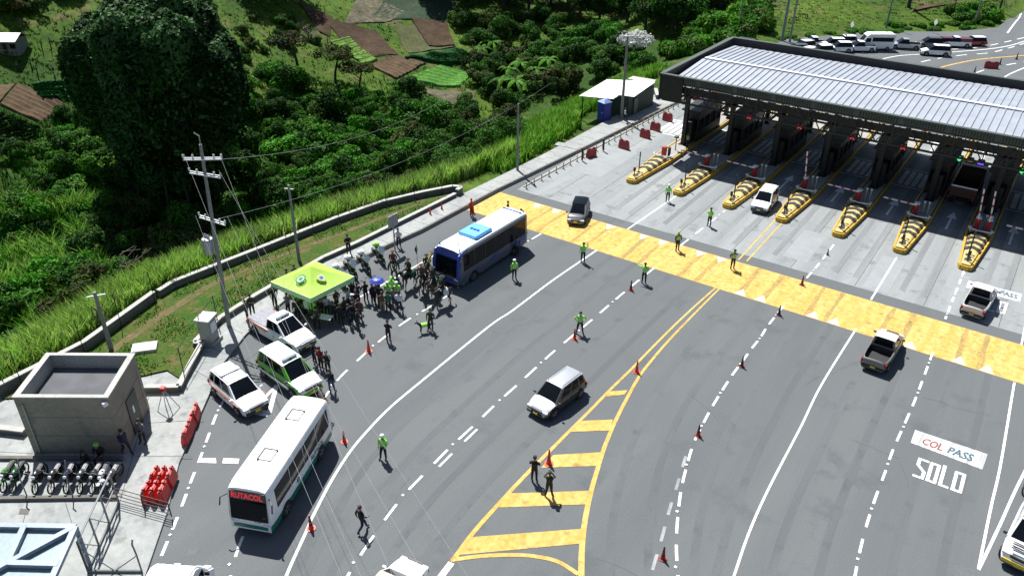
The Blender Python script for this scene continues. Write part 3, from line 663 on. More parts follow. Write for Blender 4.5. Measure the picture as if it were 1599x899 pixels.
# ================================================================ PUMP HOUSE AND LEFT SIDE
A, B, C = Vector((-39.75, 12.35)), Vector((-35.75, 15.15)), Vector((-38.15, 18.25)); Dd = A+C-B
ph = thing('pump_house', 'square grey block utility building with recessed flat roof and dark door', 'building', (0, 0, 0))
m_blk = ground_mat('block_wall', (.27, .25, .20), (.235, .22, .18), (.20, .185, .15), s1=.5, s2=6, bump=.25, fine=.12)
m_blk_in = mat('parapet_render', (.30, .30, .28), .85, dirt=.25); m_cap = mat('parapet_coping', (.36, .355, .33), .8, dirt=.25); m_rooff = mat('flat_roof', (.085, .09, .10), .9, var=.2, scale=1, dirt=.2)
pts = [A, B, C, Dd]; ctr = (A+C)/2; inn = [p+(ctr-p).normalized()*.36 for p in pts]; H_ = 3.9
mb = MB()
for i in range(4):
    a, b, c, d = pts[i], pts[(i+1) % 4], inn[(i+1) % 4], inn[i]
    mb.add([(*a, .1), (*b, .1), (*b, H_), (*a, H_)], [(0, 1, 2, 3)], 0); mb.add([(*d, H_), (*c, H_), (*c, 3.1), (*d, 3.1)], [(0, 1, 2, 3)], 1)
mb.build('wall', [m_blk, m_blk_in], ph)
mb = MB()
for i in range(4):
    a, b, c, d = [p+(p-ctr).normalized()*.05 for p in (pts[i], pts[(i+1) % 4])]+[inn[(i+1) % 4], inn[i]]
    mb.prism([a, b, c, d], H_-.02, H_+.06)
mb.build('coping', m_cap, ph)
MB().sheet([tuple(p) for p in inn], 3.1).build('roof', m_rooff, ph)
e = (C-B).normalized(); nrm = Vector((e.y, -e.x)); 
def onside(s, z, off): p = B+e*s+nrm*off; return (p.x, p.y, z)
mb = MB(); mb.add([onside(1.5, .14, .02), onside(2.75, .14, .02), onside(2.75, 2.45, .02), onside(1.5, 2.45, .02), onside(1.5, .14, .06), onside(2.75, .14, .06), onside(2.75, 2.45, .06), onside(1.5, 2.45, .06)], [(4, 5, 6, 7), (0, 4, 7, 3), (5, 1, 2, 6), (7, 6, 2, 3)])
dr = mb.build('door', mat('door_green', (.012, .03, .026), .5), ph); MB().add([onside(1.95, 1.3, .07), onside(2.15, 1.3, .07), onside(2.15, 1.75, .07), onside(1.95, 1.75, .07)], [(0, 1, 2, 3)]).build('notice', MATS['white_paint'], dr)
p = B+(A-B).normalized()*.15; MB().box((p.x+.05, p.y-.1, 3.6), (.18, .25, .22)).build('wall_lamp', MATS['white_paint'], ph)
mb = MB(); e2 = (B-A).normalized(); n2 = Vector((e2.y, -e2.x)); a = A-e2*4.5+n2*.5; b = B+e2*.1+n2*.5
mb.bar((a.x, a.y, .18), (b.x, b.y, .18), .22, .25); mb.build('plinth_kerb', MATS['concrete_dark'], kind='structure')
for sgn, (P0, P1) in enumerate(((A, B), (B, C))):
    dv = (P1-P0).normalized(); nn = Vector((dv.y, -dv.x)); mb = MB()
    for z in (1.35, 2.6): a = P0+dv*.02+nn*.004; b = P1-dv*.02+nn*.004; mb.bar((a.x, a.y, z), (b.x, b.y, z), .012, .02)
    mb.build('form_joint', MATS['concrete_dark'], ph)
q = A+(B-A)*.08+(B-A).normalized().orthogonal()*0; dv = (B-A).normalized(); nn = Vector((dv.y, -dv.x)); q = q+nn*.06; MB().tube([(q.x, q.y, .1), (q.x, q.y, 3.5)], .035, 8).build('drain_pipe', MATS['galvanized'], ph)
q = B+(C-B)*.92+Vector((e.y, -e.x))*.06; MB().tube([(q.x, q.y, .1), (q.x, q.y, 3.2)], .025, 8).build('conduit', MATS['galvanized'], ph)
# long boundary walls
def wall(pts, label, h=.75, w=.25, name='boundary_wall', capm='parapet_coping', z0=-.3):
    t = thing(name, label, 'wall'); mb = MB(); mc = MB()
    for a, b in zip(pts, pts[1:]): mb.bar((*a, z0+(h-z0)/2), (*b, z0+(h-z0)/2), w, h-z0); mc.bar((*a, h+.04), (*b, h+.04), w+.12, .08)
    mb.build('wall_face', MATS['concrete_dark'], t); mc.build('coping', MATS[capm], t)
wall([(-46.2, 11.0), (-46.3, 16), (-46.45, 19.3), (-48.35, 25.6)], 'straight grey boundary wall between the pump house and the tall cane', .85)
wall([(-48.45, 26.0), (-48.75, 27.4), (-48.3, 31), (-47.9, 34.0), (-47.0, 41.8), (-46.1, 46.6), (-44.6, 50.2), (-43.2, 52.9), (-42.4, 53.2), (-42.3, 52.4)], 'long curved grey boundary wall with pale coping above the cane slope', .7)
wall([tuple(p) for p in [(-39.6, 19.0), (-38.0, 20.2), (-38.7, 21.1), (-40.75, 23.9), (-41.2, 23.6), (-42.3, 26.5), (-42.7, 29.8), (-42.9, 33)]], 'low planter wall stepping beside the utility cabinet', .5, .22, 'planter_wall')
wall([(-42.9, 33.3), (-43.1, 36.7), (-42.75, 40.0), (-42.6, 45), (-42.35, 52.2)], 'low kerb wall between the grass verge and the pavement behind the tent', .42, .22, 'planter_wall')
a, b = G(0, 684), G(42, 682); wall([(a.x-2, a.y-.6), (b.x, b.y)], 'short low wall with white coping left of the pump house', .45, .25, 'planter_wall')
# chain link fence on the verge: posts with barbed outriggers
fp = thing('fence_post', 'thin dark fence post with bent top along the curved boundary wall', 'fence post', (0, 0, 0), 0, 'fence posts along the boundary wall')
MB().tube([(0, 0, 0), (0, 0, 2.1), (-.25, .1, 2.4)], .03, 6).build('shaft', DS, fp); MB().box((0, 0, .03), (.14, .14, .06)).build('foot', DS, fp)
cpts = [(-46.0, 15), (-46.1, 19.0), (-47.9, 25.3), (-48.0, 30.4), (-47.4, 34.0), (-46.5, 41.8), (-45.6, 46.6), (-43.4, 51.6)]
PP = resample([Vector(p) for p in cpts], 2.6); first = True
for p in PP:
    if first: fp.location = (p.x, p.y, .25); first = False
    else: dup(fp, (p.x, p.y, .25))
ft = thing('wire_fence', 'see-through wire mesh fence strung between the thin dark posts on the verge', 'fence')
mb = MB()
for z in (.5, 1.0, 1.5, 2.0, 2.3): mb.tube([(p.x, p.y, .25+z) for p in PP], .006, 3)
mb.build('wire', GV, ft)
# inner fence between grass and pavement near cabinet
fi = thing('tubular_fence', 'thin tubular frame fence beside the white utility cabinet', 'fence')
mb = MB(); q = [(-42.2, 26.2), (-40.9, 24.1), (-38.9, 21.2)]
for a, b in zip(q, q[1:]):
    for z in (.6, 1.5, 2.3): mb.tube([(*a, z), (*b, z)], .02, 5)
mb.build('rail', DS, fi)
for p in q: MB().tube([(*p, .4), (*p, 2.4)], .03, 6).build('post', DS, fi)
# utility cabinet and slab
c0 = G(330, 537); uc = thing('utility_cabinet', 'white-topped concrete meter cabinet standing on the pavement by the power pole', 'cabinet', (c0.x, c0.y, .16), R(25))
MB().box((0, 0, .95), (.8, .95, 1.9)).build('cabinet_body', mat('cab_grey', (.30, .31, .30), .7, dirt=.2), uc, bevel=.02); MB().box((0, 0, 1.94), (1.0, 1.15, .09)).build('cap', mat('cab_cap', (.62, .62, .6), .6, dirt=.15), uc)
MB().box((.41, 0, 1.25), (.03, .6, .7)).build('door', MATS['white_paint'], uc); MB().box((0, 0, .12), (1.1, 1.2, .22)).build('plinth', MATS['concrete'], uc)
s0 = G(226, 543, .3); MB().box((0, 0, .1), (1.5, 1.0, .25), rz=R(50)).build('manhole_slab', mat('slab_white', (.5, .5, .48), .8, dirt=.2)).location = (s0.x, s0.y, .2)
o = bpy.data.objects['manhole_slab']; tag(o, 'square pale concrete manhole slab lying in the grass verge', 'manhole slab')

# poles
m_pole = mat('pole_concrete', (.20, .205, .20), .85, dirt=.25); m_porc = mat('porcelain', (.5, .5, .52), .3)
def pole(px, py, h, label, name='utility_pole', r=.13, arm=None, z=0.16, lean=(0, 0), cat='pole', m=None):
    g = G(px, py) if py is not None else px
    t = thing(name, label, cat, (g.x, g.y, z if py is not None else g.z)); m = m or m_pole
    MB().tube([(0, 0, -.5), (lean[0]*.5, lean[1]*.5, h/2), (lean[0], lean[1], h)], [r*1.25, r, r*.75], 10).build('pole', m, t, smooth=40)
    return t
LN = (-.45, .85)
pt = pole(358, 512, 12.5, 'leaning concrete power pole with transformer and crossarms behind the police pickup', 'power_pole', .125, lean=(LN[0], LN[1]))
def top_at(h): return (LN[0]*h/12.5, LN[1]*h/12.5, h)
for h, (ax, ay), nm in ((11.6, (.95, .75), 'crossarm'), (10.6, (.9, .25), 'crossarm'), (7.6, (1.05, .1), 'crossarm')):
    c = Vector(top_at(h)); d = Vector((ax, ay, 0)).normalized()*1.15
    ar = MB().bar(c-d+Vector((-.12, .1, 0)), c+d+Vector((-.12, .1, 0)), .065, .07).bar(c-d+Vector((.12, -.1, 0)), c+d+Vector((.12, -.1, 0)), .065, .07).build(nm, MATS['white_paint'], pt)
    mb = MB()
    for s in (-1, -.5, .6, 1): p = c+d*s; mb.lathe([(.03, 0), (.07, .08), (.05, .14), (.07, .2), (.02, .26)], 8, c=(p.x, p.y, p.z+.05))
    mb.build('insulator', m_porc, ar)
c = Vector(top_at(5.8)); tr = MB().lathe([(.32, -.55), (.38, -.5), (.38, .4), (.34, .5), (.1, .55)], 14, c=(c.x-.55, c.y-.2, c.z)).build('transformer', GV, pt, smooth=40)
mb = MB(); [mb.lathe([(.05, 0), (.08, .1), (.04, .3)], 8, c=(c.x-.55+.2*s, c.y-.2, c.z+.52)) for s in (-1, 0, 1)]; mb.build('bushing', m_porc, tr)
MB().tube([(c.x-.3, c.y-.1, c.z-.6), (c.x-.25, c.y, c.z-1.1), (c.x, c.y, c.z-1.4)], .04, 6).build('cable_loop', BP, pt)
MB().tube([top_at(12.2), top_at(13.0), (LN[0]-.3, LN[1]-.1, 13.2)], .035, 6).build('lamp_bracket', GV, pt)
pl = pole(175, 549, 4.3, 'short grey pole with coiled cable and small crossarm beside the pump house roof', 'telephone_pole', .13)
MB().bar((-.5, -.3, 3.9), (.5, .4, 4.15), .08).build('crossarm', MATS['white_paint'], pl); mb = MB(); mb.tube([(cos(a)*.33-.3, -.2, 2.9+sin(a)*.33) for a in [2*pi*k/16 for k in range(17)]], .035, 6, cap=False); mb.build('cable_coil', BP, pl)
p = pole(468, 412, 6.4, 'slim grey pole on the verge behind the green tent', 'telephone_pole', .11); MB().bar((-.5, 0, 6.0), (.5, 0, 6.2), .07).build('crossarm', MATS['white_paint'], p)
pole(808, 268, 6.6, 'plain grey pole at the edge of the bright cane by the yellow band', 'telephone_pole', .11, cat='pole')
p = pole(970, 187, 9.2, 'tall grey lamp pole in front of the roadside shed', 'street_lamp', .15); MB().bar((-.6, 0, 9.1), (.7, .1, 9.3), .1).build('lamp_head', MATS['white_paint'], p)
p = pole(617, 392, 3.0, 'low sign pole with wire frame panel on the pavement behind the motorcycles', 'sign_post', .05, cat='sign', m=GV); MB().box((0, 0, 2.5), (.05, 1.1, 1.0)).build('sign_frame', GV, p)
for i, (px, py, h, r, lab) in enumerate([(1221, 64, 12, .2, 'tall thick grey pole left of the parked cars beyond the canopy'), (1233, 66, 12, .14, 'slimmer grey pole just right of the tall thick pole beyond the canopy'), (1383, 45, 9, .13, 'grey pole behind the white passenger van'), (1418, 14, 8, .28, 'dark thick pole standing on the dry grass slope'), (1560, 18, 7, .15, 'dark pole beside the far road bend'), (1487, 24, 3, .1, 'short dark post on the green slope above the parked cars'), (1522, 38, 4, .13, 'pale post above the far parked red car')]):
    if i < 2 : pole(px, py, h, lab, 'utility_pole', r)
    else: pole(hit(px, py), None, h, lab, 'utility_pole', r, m=m_pole if i not in (3, 4, 5) else BP)
hp = hit(1152, 58); pole(hp, None, 8, 'slim grey pole in the bright scrub behind the canopy roof', 'utility_pole', .12)
# wires from the power pole overhead towards the viewer's side
base = Vector((pt.location.x, pt.location.y, .16))
def wire(a, b, lab, sag=.8, r=.006, n=14):
    P = [a.lerp(b, k/n)-Vector((0, 0, sag*4*(k/n)*(1-k/n))) for k in range(n+1)]
    o = MB().tube(P, r, 4, cap=False).build('power_line', mat('wire_metal', (.35, .35, .36), .5, .3)); tag(o, lab, 'power line')
ends = [((590, 960), 11.6, -1.1, 'wire from the top crossarm crossing the green and white bus'), ((640, 960), 11.6, 1.1, 'wire from the top crossarm passing right of the green and white bus'), ((770, 960), 10.6, .9, 'wire running from the second crossarm over the walking man'), ((560, 960), 7.6, -1.0, 'lowest wire from the transformer crossarm over the police cars'), ((700, 960), 7.6, 1.0, 'wire from the transformer crossarm end over the open road')]
for (q, h, s, lab) in ends:
    a = base+Vector(top_at(h))+Vector((.75, .5, 0)).normalized()*s+Vector((0, 0, .3)); b = G(*q, 9.0); wire(a, b, lab, .6)
for q, z, h, lab in (((700, 150), 3, 11.5, 'thin wire running from the power pole over the ravine thicket'), ((860, 130), 8, 7.6, 'lower thin wire running from the power pole over the bushes')):
    wire(base+Vector(top_at(h)), G(*q, z), lab, 1.5, .011)

# ================================================================ SHED AND TOILET BY THE CANOPY
sh = thing('roadside_shed', 'green walled shed with white sheet roof beside the lamp pole', 'shed')
m_shg = mat('shed_green', (.028, .055, .048), .7, dirt=.2); m_shr = mat('shed_roof_white', (.78, .8, .8), .5, dirt=.08)
MB().box((-41.1, 84.2, 1.3), (2.3, 5.6, 2.4), rz=R(-4)).build('wall', m_shg, sh)
mb = MB(); mb.add([(-44.9, 78.2, 2.55), (-41.3, 79.6, 2.5), (-41.3, 86.6, 2.95), (-44.9, 84.6, 2.95)], [(0, 1, 2, 3)]); mb.add([(-44.9, 78.2, 2.49), (-41.3, 79.6, 2.44), (-41.3, 86.6, 2.89), (-44.9, 84.6, 2.89)], [(3, 2, 1, 0)]); mb.build('roof', m_shr, sh)
mb = MB(); mb.add([(-42.3, 80.6, 2.66), (-39.6, 81.4, 2.6), (-39.9, 87.4, 2.85), (-42.3, 86.8, 2.95)], [(0, 1, 2, 3)]); mb.build('roof', m_shr, sh)
mb = MB(); mb.sheet([(-43.4, 87), (-40.3, 87.4), (-40.3, 88.6), (-43.4, 88.4)], 2.75); mb.build('roof', mat('shed_roof_tan', (.42, .36, .32), .7, dirt=.2), sh)
mb = MB(); mb.box((-41.8, 87.7, 1.2), (2.4, 1.6, 2.6)); mb.build('wall', m_shg, sh)
for (x, y) in ((-44.6, 78.5), (-41.6, 79.7)): MB().bar((x, y, -.8), (x, y, 2.5), .1).build('post', DS, sh)
for y in (82.7, 85.2): MB().box((-39.93, y, 1.1), (.06, .8, 1.9), rz=R(-4)).build('door', mat('shed_door', (.10, .14, .14), .6), sh)
tl = thing('portable_toilet', 'dark blue portable toilet with pale domed roof beside the shed', 'portable toilet', (-42.0, 79.0, .1), R(-20))
m_tb = mat('toilet_blue', (.015, .03, .25), .45); MB().box((0, 0, 1.05), (1.1, 1.1, 2.1)).build('cabin', m_tb, tl, bevel=.03)
MB().add([(-.62, -.62, 2.1), (.62, -.62, 2.1), (.62, .62, 2.1), (-.62, .62, 2.1), (-.2, -.2, 2.4), (.2, -.2, 2.4), (.2, .2, 2.4), (-.2, .2, 2.4)], [(0, 1, 5, 4), (1, 2, 6, 5), (2, 3, 7, 6), (3, 0, 4, 7), (4, 5, 6, 7), (3, 2, 1, 0)]).build('roof', mat('toilet_roof', (.18, .25, .5), .4), tl)
dd = MB().box((0, -.57, 1.0), (.8, .03, 1.8)).build('door', mat('toilet_door', (.02, .04, .3), .4), tl); MB().box((.3, -.6, 1.0), (.08, .04, .12)).build('handle', MATS['white_paint'], dd)
wall([(-41.9, 92), (-40.4, 89.5)], 'short sloping concrete ramp wall behind the shed', .6, .3, 'ramp_wall')
# bollards along the kerb of the outer lane
bo = thing('bollard', 'short thin yellow bollard in the row along the outer lane', 'bollard', (0, 0, 0), 0, 'row of thin bollards')
MB().tube([(0, 0, 0), (0, 0, .7)], .05, 8).build('post', mat('bollard_tan', (.42, .33, .16), .6), bo); MB().lathe([(.12, 0), (.12, .03), (.05, .06)], 8).build('foot', BP, bo)
n = 27
for k in range(n):
    a = G(822, 295); b = G(1066, 163); p = a.lerp(b, k/(n-1))
    if k == 0: bo.location = p
    else: dup(bo, p)
a = G(820, 293); b = G(1066, 160); MB().bar((a.x-.15, a.y, .05), (b.x-.15, b.y, .05), .12, .08).build('bollard_kerb', MATS['concrete'], kind='structure')
for i, (px, py) in enumerate([(909, 250), (942, 235)]):
    t = thing('kerb_post', 'thick dark post on the kerb, %s of two beside the red barriers' % ('nearer', 'farther')[i], 'post', G(px, py, .1)); MB().tube([(0, 0, 0), (0, 0, 1.2)], .1, 8).build('shaft', BP, t); MB().lathe([(.13, 0), (.13, .08), (.04, .12)], 8, c=(0, 0, 1.2)).build('cap', BP, t)
# pavement stub platform
s0 = G(905, 236); MB().box((s0.x-1.6, s0.y+.2, .1), (2.6, 1.0, .2), rz=R(5)).build('concrete_stub', m_walk, kind='structure')

# ================================================================ BARRIERS AND CONES
RP = MATS['red_plastic']
def barrier_mesh(L=1.2, h=.85, w=.42):
    mb = MB()
    prof = [(-w/2, 0), (w/2, 0), (w/2, h*.35), (w*.28, h*.75), (w*.24, h), (-w*.24, h), (-w*.28, h*.75), (-w/2, h*.35)]
    for s in (-L/2, L/2): mb.v += [(s, p[0], p[1]) for p in prof]
    mb.f = [(i, i+8, (i+1) % 8+8, (i+1) % 8) for i in range(8)]+[tuple(range(8)), tuple(reversed(range(8, 16)))]; mb.m = [0]*10
    return mb
def barrier(p, rz, lab, grp='red plastic barriers', m=None, L=1.2):
    t = thing('plastic_barrier', lab, 'road barrier', p, rz, grp); m = m or RP
    barrier_mesh(L).build('shell', m, t, bevel=.03)
    mb = MB(); mb.box((0, 0, .87), (L*.74, .10, .06)); [mb.box((s*L*.27, 0, .93), (L*.2, .14, .12)) for s in (-1, 1)]; mb.build('top_grip', m, t, bevel=.02)
    mb = MB(); [mb.lathe([(.07, 0), (.07, .05)], 8, c=(s*L*.42, 0, .85)) for s in (-1, 1)]; mb.build('filler_cap', BP, t); return t
m_drk = mat('red_plastic_old', (.30, .03, .03), .6, dirt=.2)
for i, (px, py, hd, lab) in enumerate([(923, 245, 75, 'dark red barrier seen end-on beside the kerb post'), (974, 232, -8, 'nearest dark red barrier in the outer toll lane'), (1007, 215, -8, 'second dark red barrier up the outer toll lane'), (1023, 204, -8, 'third dark red barrier up the outer toll lane, before the zebra stripes'), (1042, 189, -8, 'dark red barrier left of the zebra stripes, against the bollards')]):
    barrier(G(px, py), R(hd), lab, m=m_drk)
for i, (x, y) in enumerate([(-35.0, 96), (-36, 92.5)]): barrier(Vector((x, y, 0)), 0, 'dark red barrier behind the first canopy column, %s one' % ('farther', 'nearer')[i], m=m_drk, L=2.0)
barrier(G(1547, 107), R(20), 'lone red barrier on the far road beyond the canopy', m=m_drk, L=1.8)
for i, (px, py) in enumerate([(293, 686), (300, 668), (307, 652)]):
    barrier(G(px, py, .12), R(127)+R(4*i), 'bright red barrier at the pavement edge by the pump house, %s of three in line' % ('nearest', 'middle', 'farthest')[i], 'three red barriers in line').scale = (.9, .8, .85)
names = ['front left', 'front middle', 'front right', 'rear left', 'rear middle', 'rear right']; k = 0
for j in range(2):
    for i in range(3):
        g0 = G(248, 775, .12)+Vector((cos(R(35)), sin(R(35)), 0))*(.40*(i-1)-.05)+Vector((cos(R(125)), sin(R(125)), 0))*(1.05*j-.1); barrier(g0, R(122+i*3), 'bright red barrier in the packed cluster by the handrail, %s one' % names[k], 'cluster of red barriers', L=1.0).scale = (.92, .85, .95); k += 1
def cone(px, py, lab, striped=True, m=None, s=1., z=.0):
    t = thing('traffic_cone', lab, 'traffic cone', G(px, py, z), 0, 'traffic cones'); t.scale = (s*.88, s*.88, s*.9); m = m or MATS['cone_red']
    MB().lathe([(.15, .04), (.12, .12), (.085, .4), (.055, .68), (.035, .9), (.02, .92)], 14).build('cone_body', m, t, smooth=40)
    MB().prism([(.24*cos(pi/4*k+pi/8), .24*sin(pi/4*k+pi/8)) for k in range(8)], 0, .045).build('base', m if m in (MATS['cone_red'], m_cr) or not striped else m_cs, t)
    if striped:
        for z0, r0 in ((.28, .102), (.55, .073), (.76, .052)): MB().lathe([(r0+.004, z0), (r0-.012, z0+.11)], 14).build('band', MATS['black_paint'], t, smooth=40)
    return t
m_cd = mat('cone_dark', (.05, .014, .013), .6); m_cr = mat('cone_worn_red', (.22, .02, .015), .6, dirt=.2); m_cs = mat('cone_dark_base', (.12, .02, .02), .6)
for a in [(576, 549, 'plain red cone in front of the crowd near the tent', False, None, 1.15), (897, 529, 'striped cone beside the officer with hands on hips', True), (985, 453, 'striped cone on the dashed line near the yellow band', True, m_cr), (994, 581, 'plain red cone at the tip of the yellow hatching', False, None, 1.1), (857, 724, 'plain red cone on the wide yellow hatching by the phone man', False, None, 1.25), (538, 690, 'red cone between the green bus and the white line', False), (486, 825, 'red cone with black bands on the white line beside the bus front', True, None, 1.1), (1158, 572, 'dark cone on the dashed line left of the grey pickup', True, m_cd), (1216, 492, 'dark red cone at the lower edge of the yellow band', True, m_cd), (1252, 445, 'striped cone on the upper edge of the yellow band', True, m_cr), (1090, 680, 'striped cone on the dashed line right of the hatching', True, m_cr), (1035, 872, 'striped cone at the faded dashes near the bottom edge', True, m_cr), (739, 333, 'small striped cone by the orange dressed person', True), (672, 337, 'red cone on the pavement, left of two behind the bus', False, None, 1.0), (690, 329, 'red cone on the pavement, right of two behind the bus', False, None, 1.0), (1521, 115, 'dark cone on the far road left of the lone red barrier', False, m_cd, 1.2), (1561, 101, 'dark cone on the far road right of the lone red barrier', False, m_cd, 1.2), (1587, 93, 'farthest dark cone beyond the canopy', False, m_cd, 1.2), (1292, 398, 'small black marker cone between two toll islands', False, BP, .7)]: cone(*a)
# grey drain dot bases beside islands
# ================================================================ HANDRAILS, BLUE STEEL CANOPY (bottom left)
GR = mat('rail_grey', (.16, .18, .18), .45, .4); CH = mat('rail_bright', (.55, .57, .58), .25, .8)
ga, gb, gc = G(186, 785, .12), G(138, 893, .12), G(222, 893, .12)
rf = thing('steel_railing', 'tall tubular steel railing with bright top rails beside the stairs', 'railing')
up = Vector((0, 0, 1))
m1 = ga.lerp(gb, .33); m2 = ga.lerp(gb, .66)
MB().tube([ga+up*1.95, gb+up*1.95], .05, 8).build('top_rail', CH, rf); MB().tube([ga+up*1.0, gb+up*1.0], .04, 8).build('middle_rail', CH, rf); MB().tube([ga+up*.1, gb+up*.1], .05, 8).build('bottom_rail', GR, rf)
for p in (ga, m1, m2, gb): MB().tube([p, p+up*1.95], .05, 8).build('post', GR, rf)
for a, b in ((ga, m1), (m1, m2), (m2, gb)): MB().tube([a+up*.1, b+up*1.9], .022, 6).build('brace', GR, rf)
r2 = thing('steel_railing', 'short braced steel frame with one bent tall post at the bottom edge', 'railing')
MB().tube([gb+up*.1, gc+up*.1], .06, 8).build('bottom_rail', GR, r2)
mm = gb.lerp(gc, .5); MB().tube([gb+up*1.6, mm+up*.1], .025, 6).build('brace', GR, r2); MB().tube([mm+up*.1, gc+up*1.1], .025, 6).build('brace', GR, r2)
MB().tube([gc, gc+up*1.2, gc+up*1.75+Vector((-.1, 0, 0)), gc+up*2.1+Vector((-.02, .06, 0))], .04, 8).build('post', GR, r2); MB().tube([gb, gb+up*1.9], .05, 8).build('post', GR, r2)
a, b = G(185, 783, .12), G(268, 806, .12); hr = thing('stair_handrail', 'low black handrail of parallel bars in front of the red barrier cluster', 'handrail')
for z in (.15, .4, .65, .95): MB().tube([a+up*z, b+up*z], .022, 6).build('bar', BP, hr)
for f in (0, .5, 1.0): p = a.lerp(b, f); MB().tube([p, p+up*.95], .03, 6).build('post', BP, hr)
sp_ = thing('ramp_railing', 'thin handrail posts standing in front of the parked motorcycles', 'railing')
for px, py in ((43, 776), (115, 778)):
    p = G(px, py, .12); MB().tube([p, p+up*1.2, p+up*2.2+Vector((-.25, .3, 0))], .035, 6).build('post', GR, sp_)
cc = thing('steel_walkway_roof', 'pale blue steel framed translucent roof in the bottom left corner', 'walkway roof')
m_blu = mat('steel_blue', (.16, .20, .27), .45, .2, dirt=.1); m_trl = mat('translucent_sheet', (.34, .43, .46), .35, transl=.3)
zc = 2.6; q = {k: G(*v, zc) for k, v in dict(tr=(118, 823), tl=(-40, 820), bl=(-70, 925), br=(72, 925), m=(12, 880), t2=(38, 823), r2=(92, 882)).items()}
for i_, (a, b) in enumerate((('tl', 'tr'), ('tr', 'br'), ('m', 't2'), ('m', 'tr'), ('m', 'r2'), ('bl', 'm'))): MB().bar(q[a]+up*.006*i_, q[b]+up*.006*i_, .26, .2).build('beam', m_blu, cc)
d = .15; MB().add([tuple(q[k]-up*d) for k in ('bl', 'br', 'tr', 'tl')]+[tuple(q[k]-up*(d+.03)) for k in ('bl', 'br', 'tr', 'tl')], [(0, 1, 2, 3), (7, 6, 5, 4)]).build('roof_sheet', m_trl, cc)
for k in ('tr', 'tl'): MB().bar(q[k]-up*.1, q[k]-up*2.6, .16).build('column', m_blu, cc)
kb = MB(); kb.bar(G(-30, 780, .16), G(183, 777, .16), .2, .3); kb.build('bay_kerb', MATS['concrete_dark'], kind='structure')
kb = MB(); kb.sheet([tuple(G(*p)[:2]) for p in ((33, 796), (48, 797), (45, 806), (30, 805))], .132); kb.build('drain_cover', MATS['concrete_dark'], kind='structure')
# small red folding stand near pump house
fs = thing('folding_stand', 'small metal trestle with a red top standing by the planter corner', 'trestle', G(263, 640, .12), R(20))
MB().box((0, 0, 1.55), (.3, .3, .25)).build('warning_top', MATS['red_plastic'], fs, bevel=.03)
for s in (-1, 1): MB().tube([(0, 0, 1.5), (s*.5, -.3, 0)], .025, 6).build('leg', GV, fs); MB().tube([(0, 0, 1.5), (s*.5, .4, 0)], .025, 6).build('leg', GV, fs)
# tent
TC = [(-40.6, 29.75), (-36.75, 29.8), (-36.5, 33.6), (-40.35, 33.55)]
te = thing('police_tent', 'lime green canopy tent with two round emblems sheltering a crowd', 'tent')
m_ten = mat('tent_lime', (.44, .70, .09), .6, var=.08, scale=3, transl=.25); m_ten2 = mat('tent_edge', (.42, .72, .35), .6); ax = Vector((-38.55, 31.65, 3.35))
mb = MB(); sub = 8
for i in range(4):
    a, b = Vector((*TC[i], 2.35)), Vector((*TC[(i+1) % 4], 2.35))
    for j in range(sub):
        for k in range(sub):
            def P(u, v): e_ = a.lerp(b, u); p = e_.lerp(ax, v); return (p.x, p.y, p.z-.10*sin(pi*v)-.05*sin(pi*u)*(1-v))
            mb.add([P(j/sub, k/sub), P((j+1)/sub, k/sub), P((j+1)/sub, (k+1)/sub), P(j/sub, (k+1)/sub)], [(0, 1, 2, 3)])
mb.build('canopy', m_ten, te, smooth=25)
mb = MB()
for i in range(4): a, b = TC[i], TC[(i+1) % 4]; mb.bar((*a, 2.17), (*b, 2.17), .03, .36)
mb.build('valance', m_ten2, te)
for p in TC: c = (Vector(p)-ax.xy)*.97+ax.xy; MB().bar((c.x, c.y, 0), (c.x, c.y, 2.3), .06).build('leg', DS, te); 
mb = MB()
for i in range(4): a, b = Vector((*TC[i], 2.15)), Vector((*TC[(i+1) % 4], 2.15)); mb.bar(a, a.lerp(b, .5)-up*.35, .03); mb.bar(a.lerp(b, .5)-up*.35, b, .03)
mb.build('scissor_frame', DS, te)
def emblem(fi, u, v, parts, r=.42):
    a, b = Vector((*TC[fi], 2.35)), Vector((*TC[(fi+1) % 4], 2.35)); e_ = a.lerp(b, u); c = e_.lerp(ax, v); X = (b-a).normalized(); Y = (ax-(a+b)/2).normalized(); Nn = X.cross(Y).normalized()
    if Nn.z < 0: Nn = -Nn
    root = None
    for (shape, m, off, rr) in parts:
        mb = MB(); o_ = c+Nn*(off-.07)
        if shape == 'ring':
            n = 24; mb.v = [tuple(o_+X*cos(2*pi*k/n)*q_+Y*sin(2*pi*k/n)*q_) for k in range(n) for q_ in (rr, rr*.78)]; mb.f = [(2*k, 2*((k+1) % n), 2*((k+1) % n)+1, 2*k+1) for k in range(n)]; mb.m = [0]*n
        elif shape == 'disc': n = 20; mb.add([tuple(o_+X*cos(2*pi*k/n)*rr+Y*sin(2*pi*k/n)*rr) for k in range(n)], [tuple(range(n))])
        elif shape == 'shield': mb.add([tuple(o_+X*p[0]*rr+Y*p[1]*rr) for p in ((0, -1), (.7, -.4), (.85, .5), (.45, .95), (0, .8), (-.45, .95), (-.85, .5), (-.7, -.4))], [tuple(range(8))])
        elif shape == 'bars': [mb.add([tuple(o_+X*(-.5+.0)*rr+Y*(y0)*rr), tuple(o_+X*.5*rr+Y*y0*rr), tuple(o_+X*.5*rr+Y*(y0+.18)*rr), tuple(o_+X*-.5*rr+Y*(y0+.18)*rr)], [(0, 1, 2, 3)]) for y0 in (-.35, -.05, .25)]
        o = mb.build('emblem' if root is None else 'emblem_detail', m, te if root is None else root); root = root or o
m_eb = mat('emblem_teal', (.02, .13, .16), .6); m_ey = mat('emblem_gold', (.45, .42, .05), .6); m_ebl = mat('emblem_blue', (.05, .12, .35), .6)
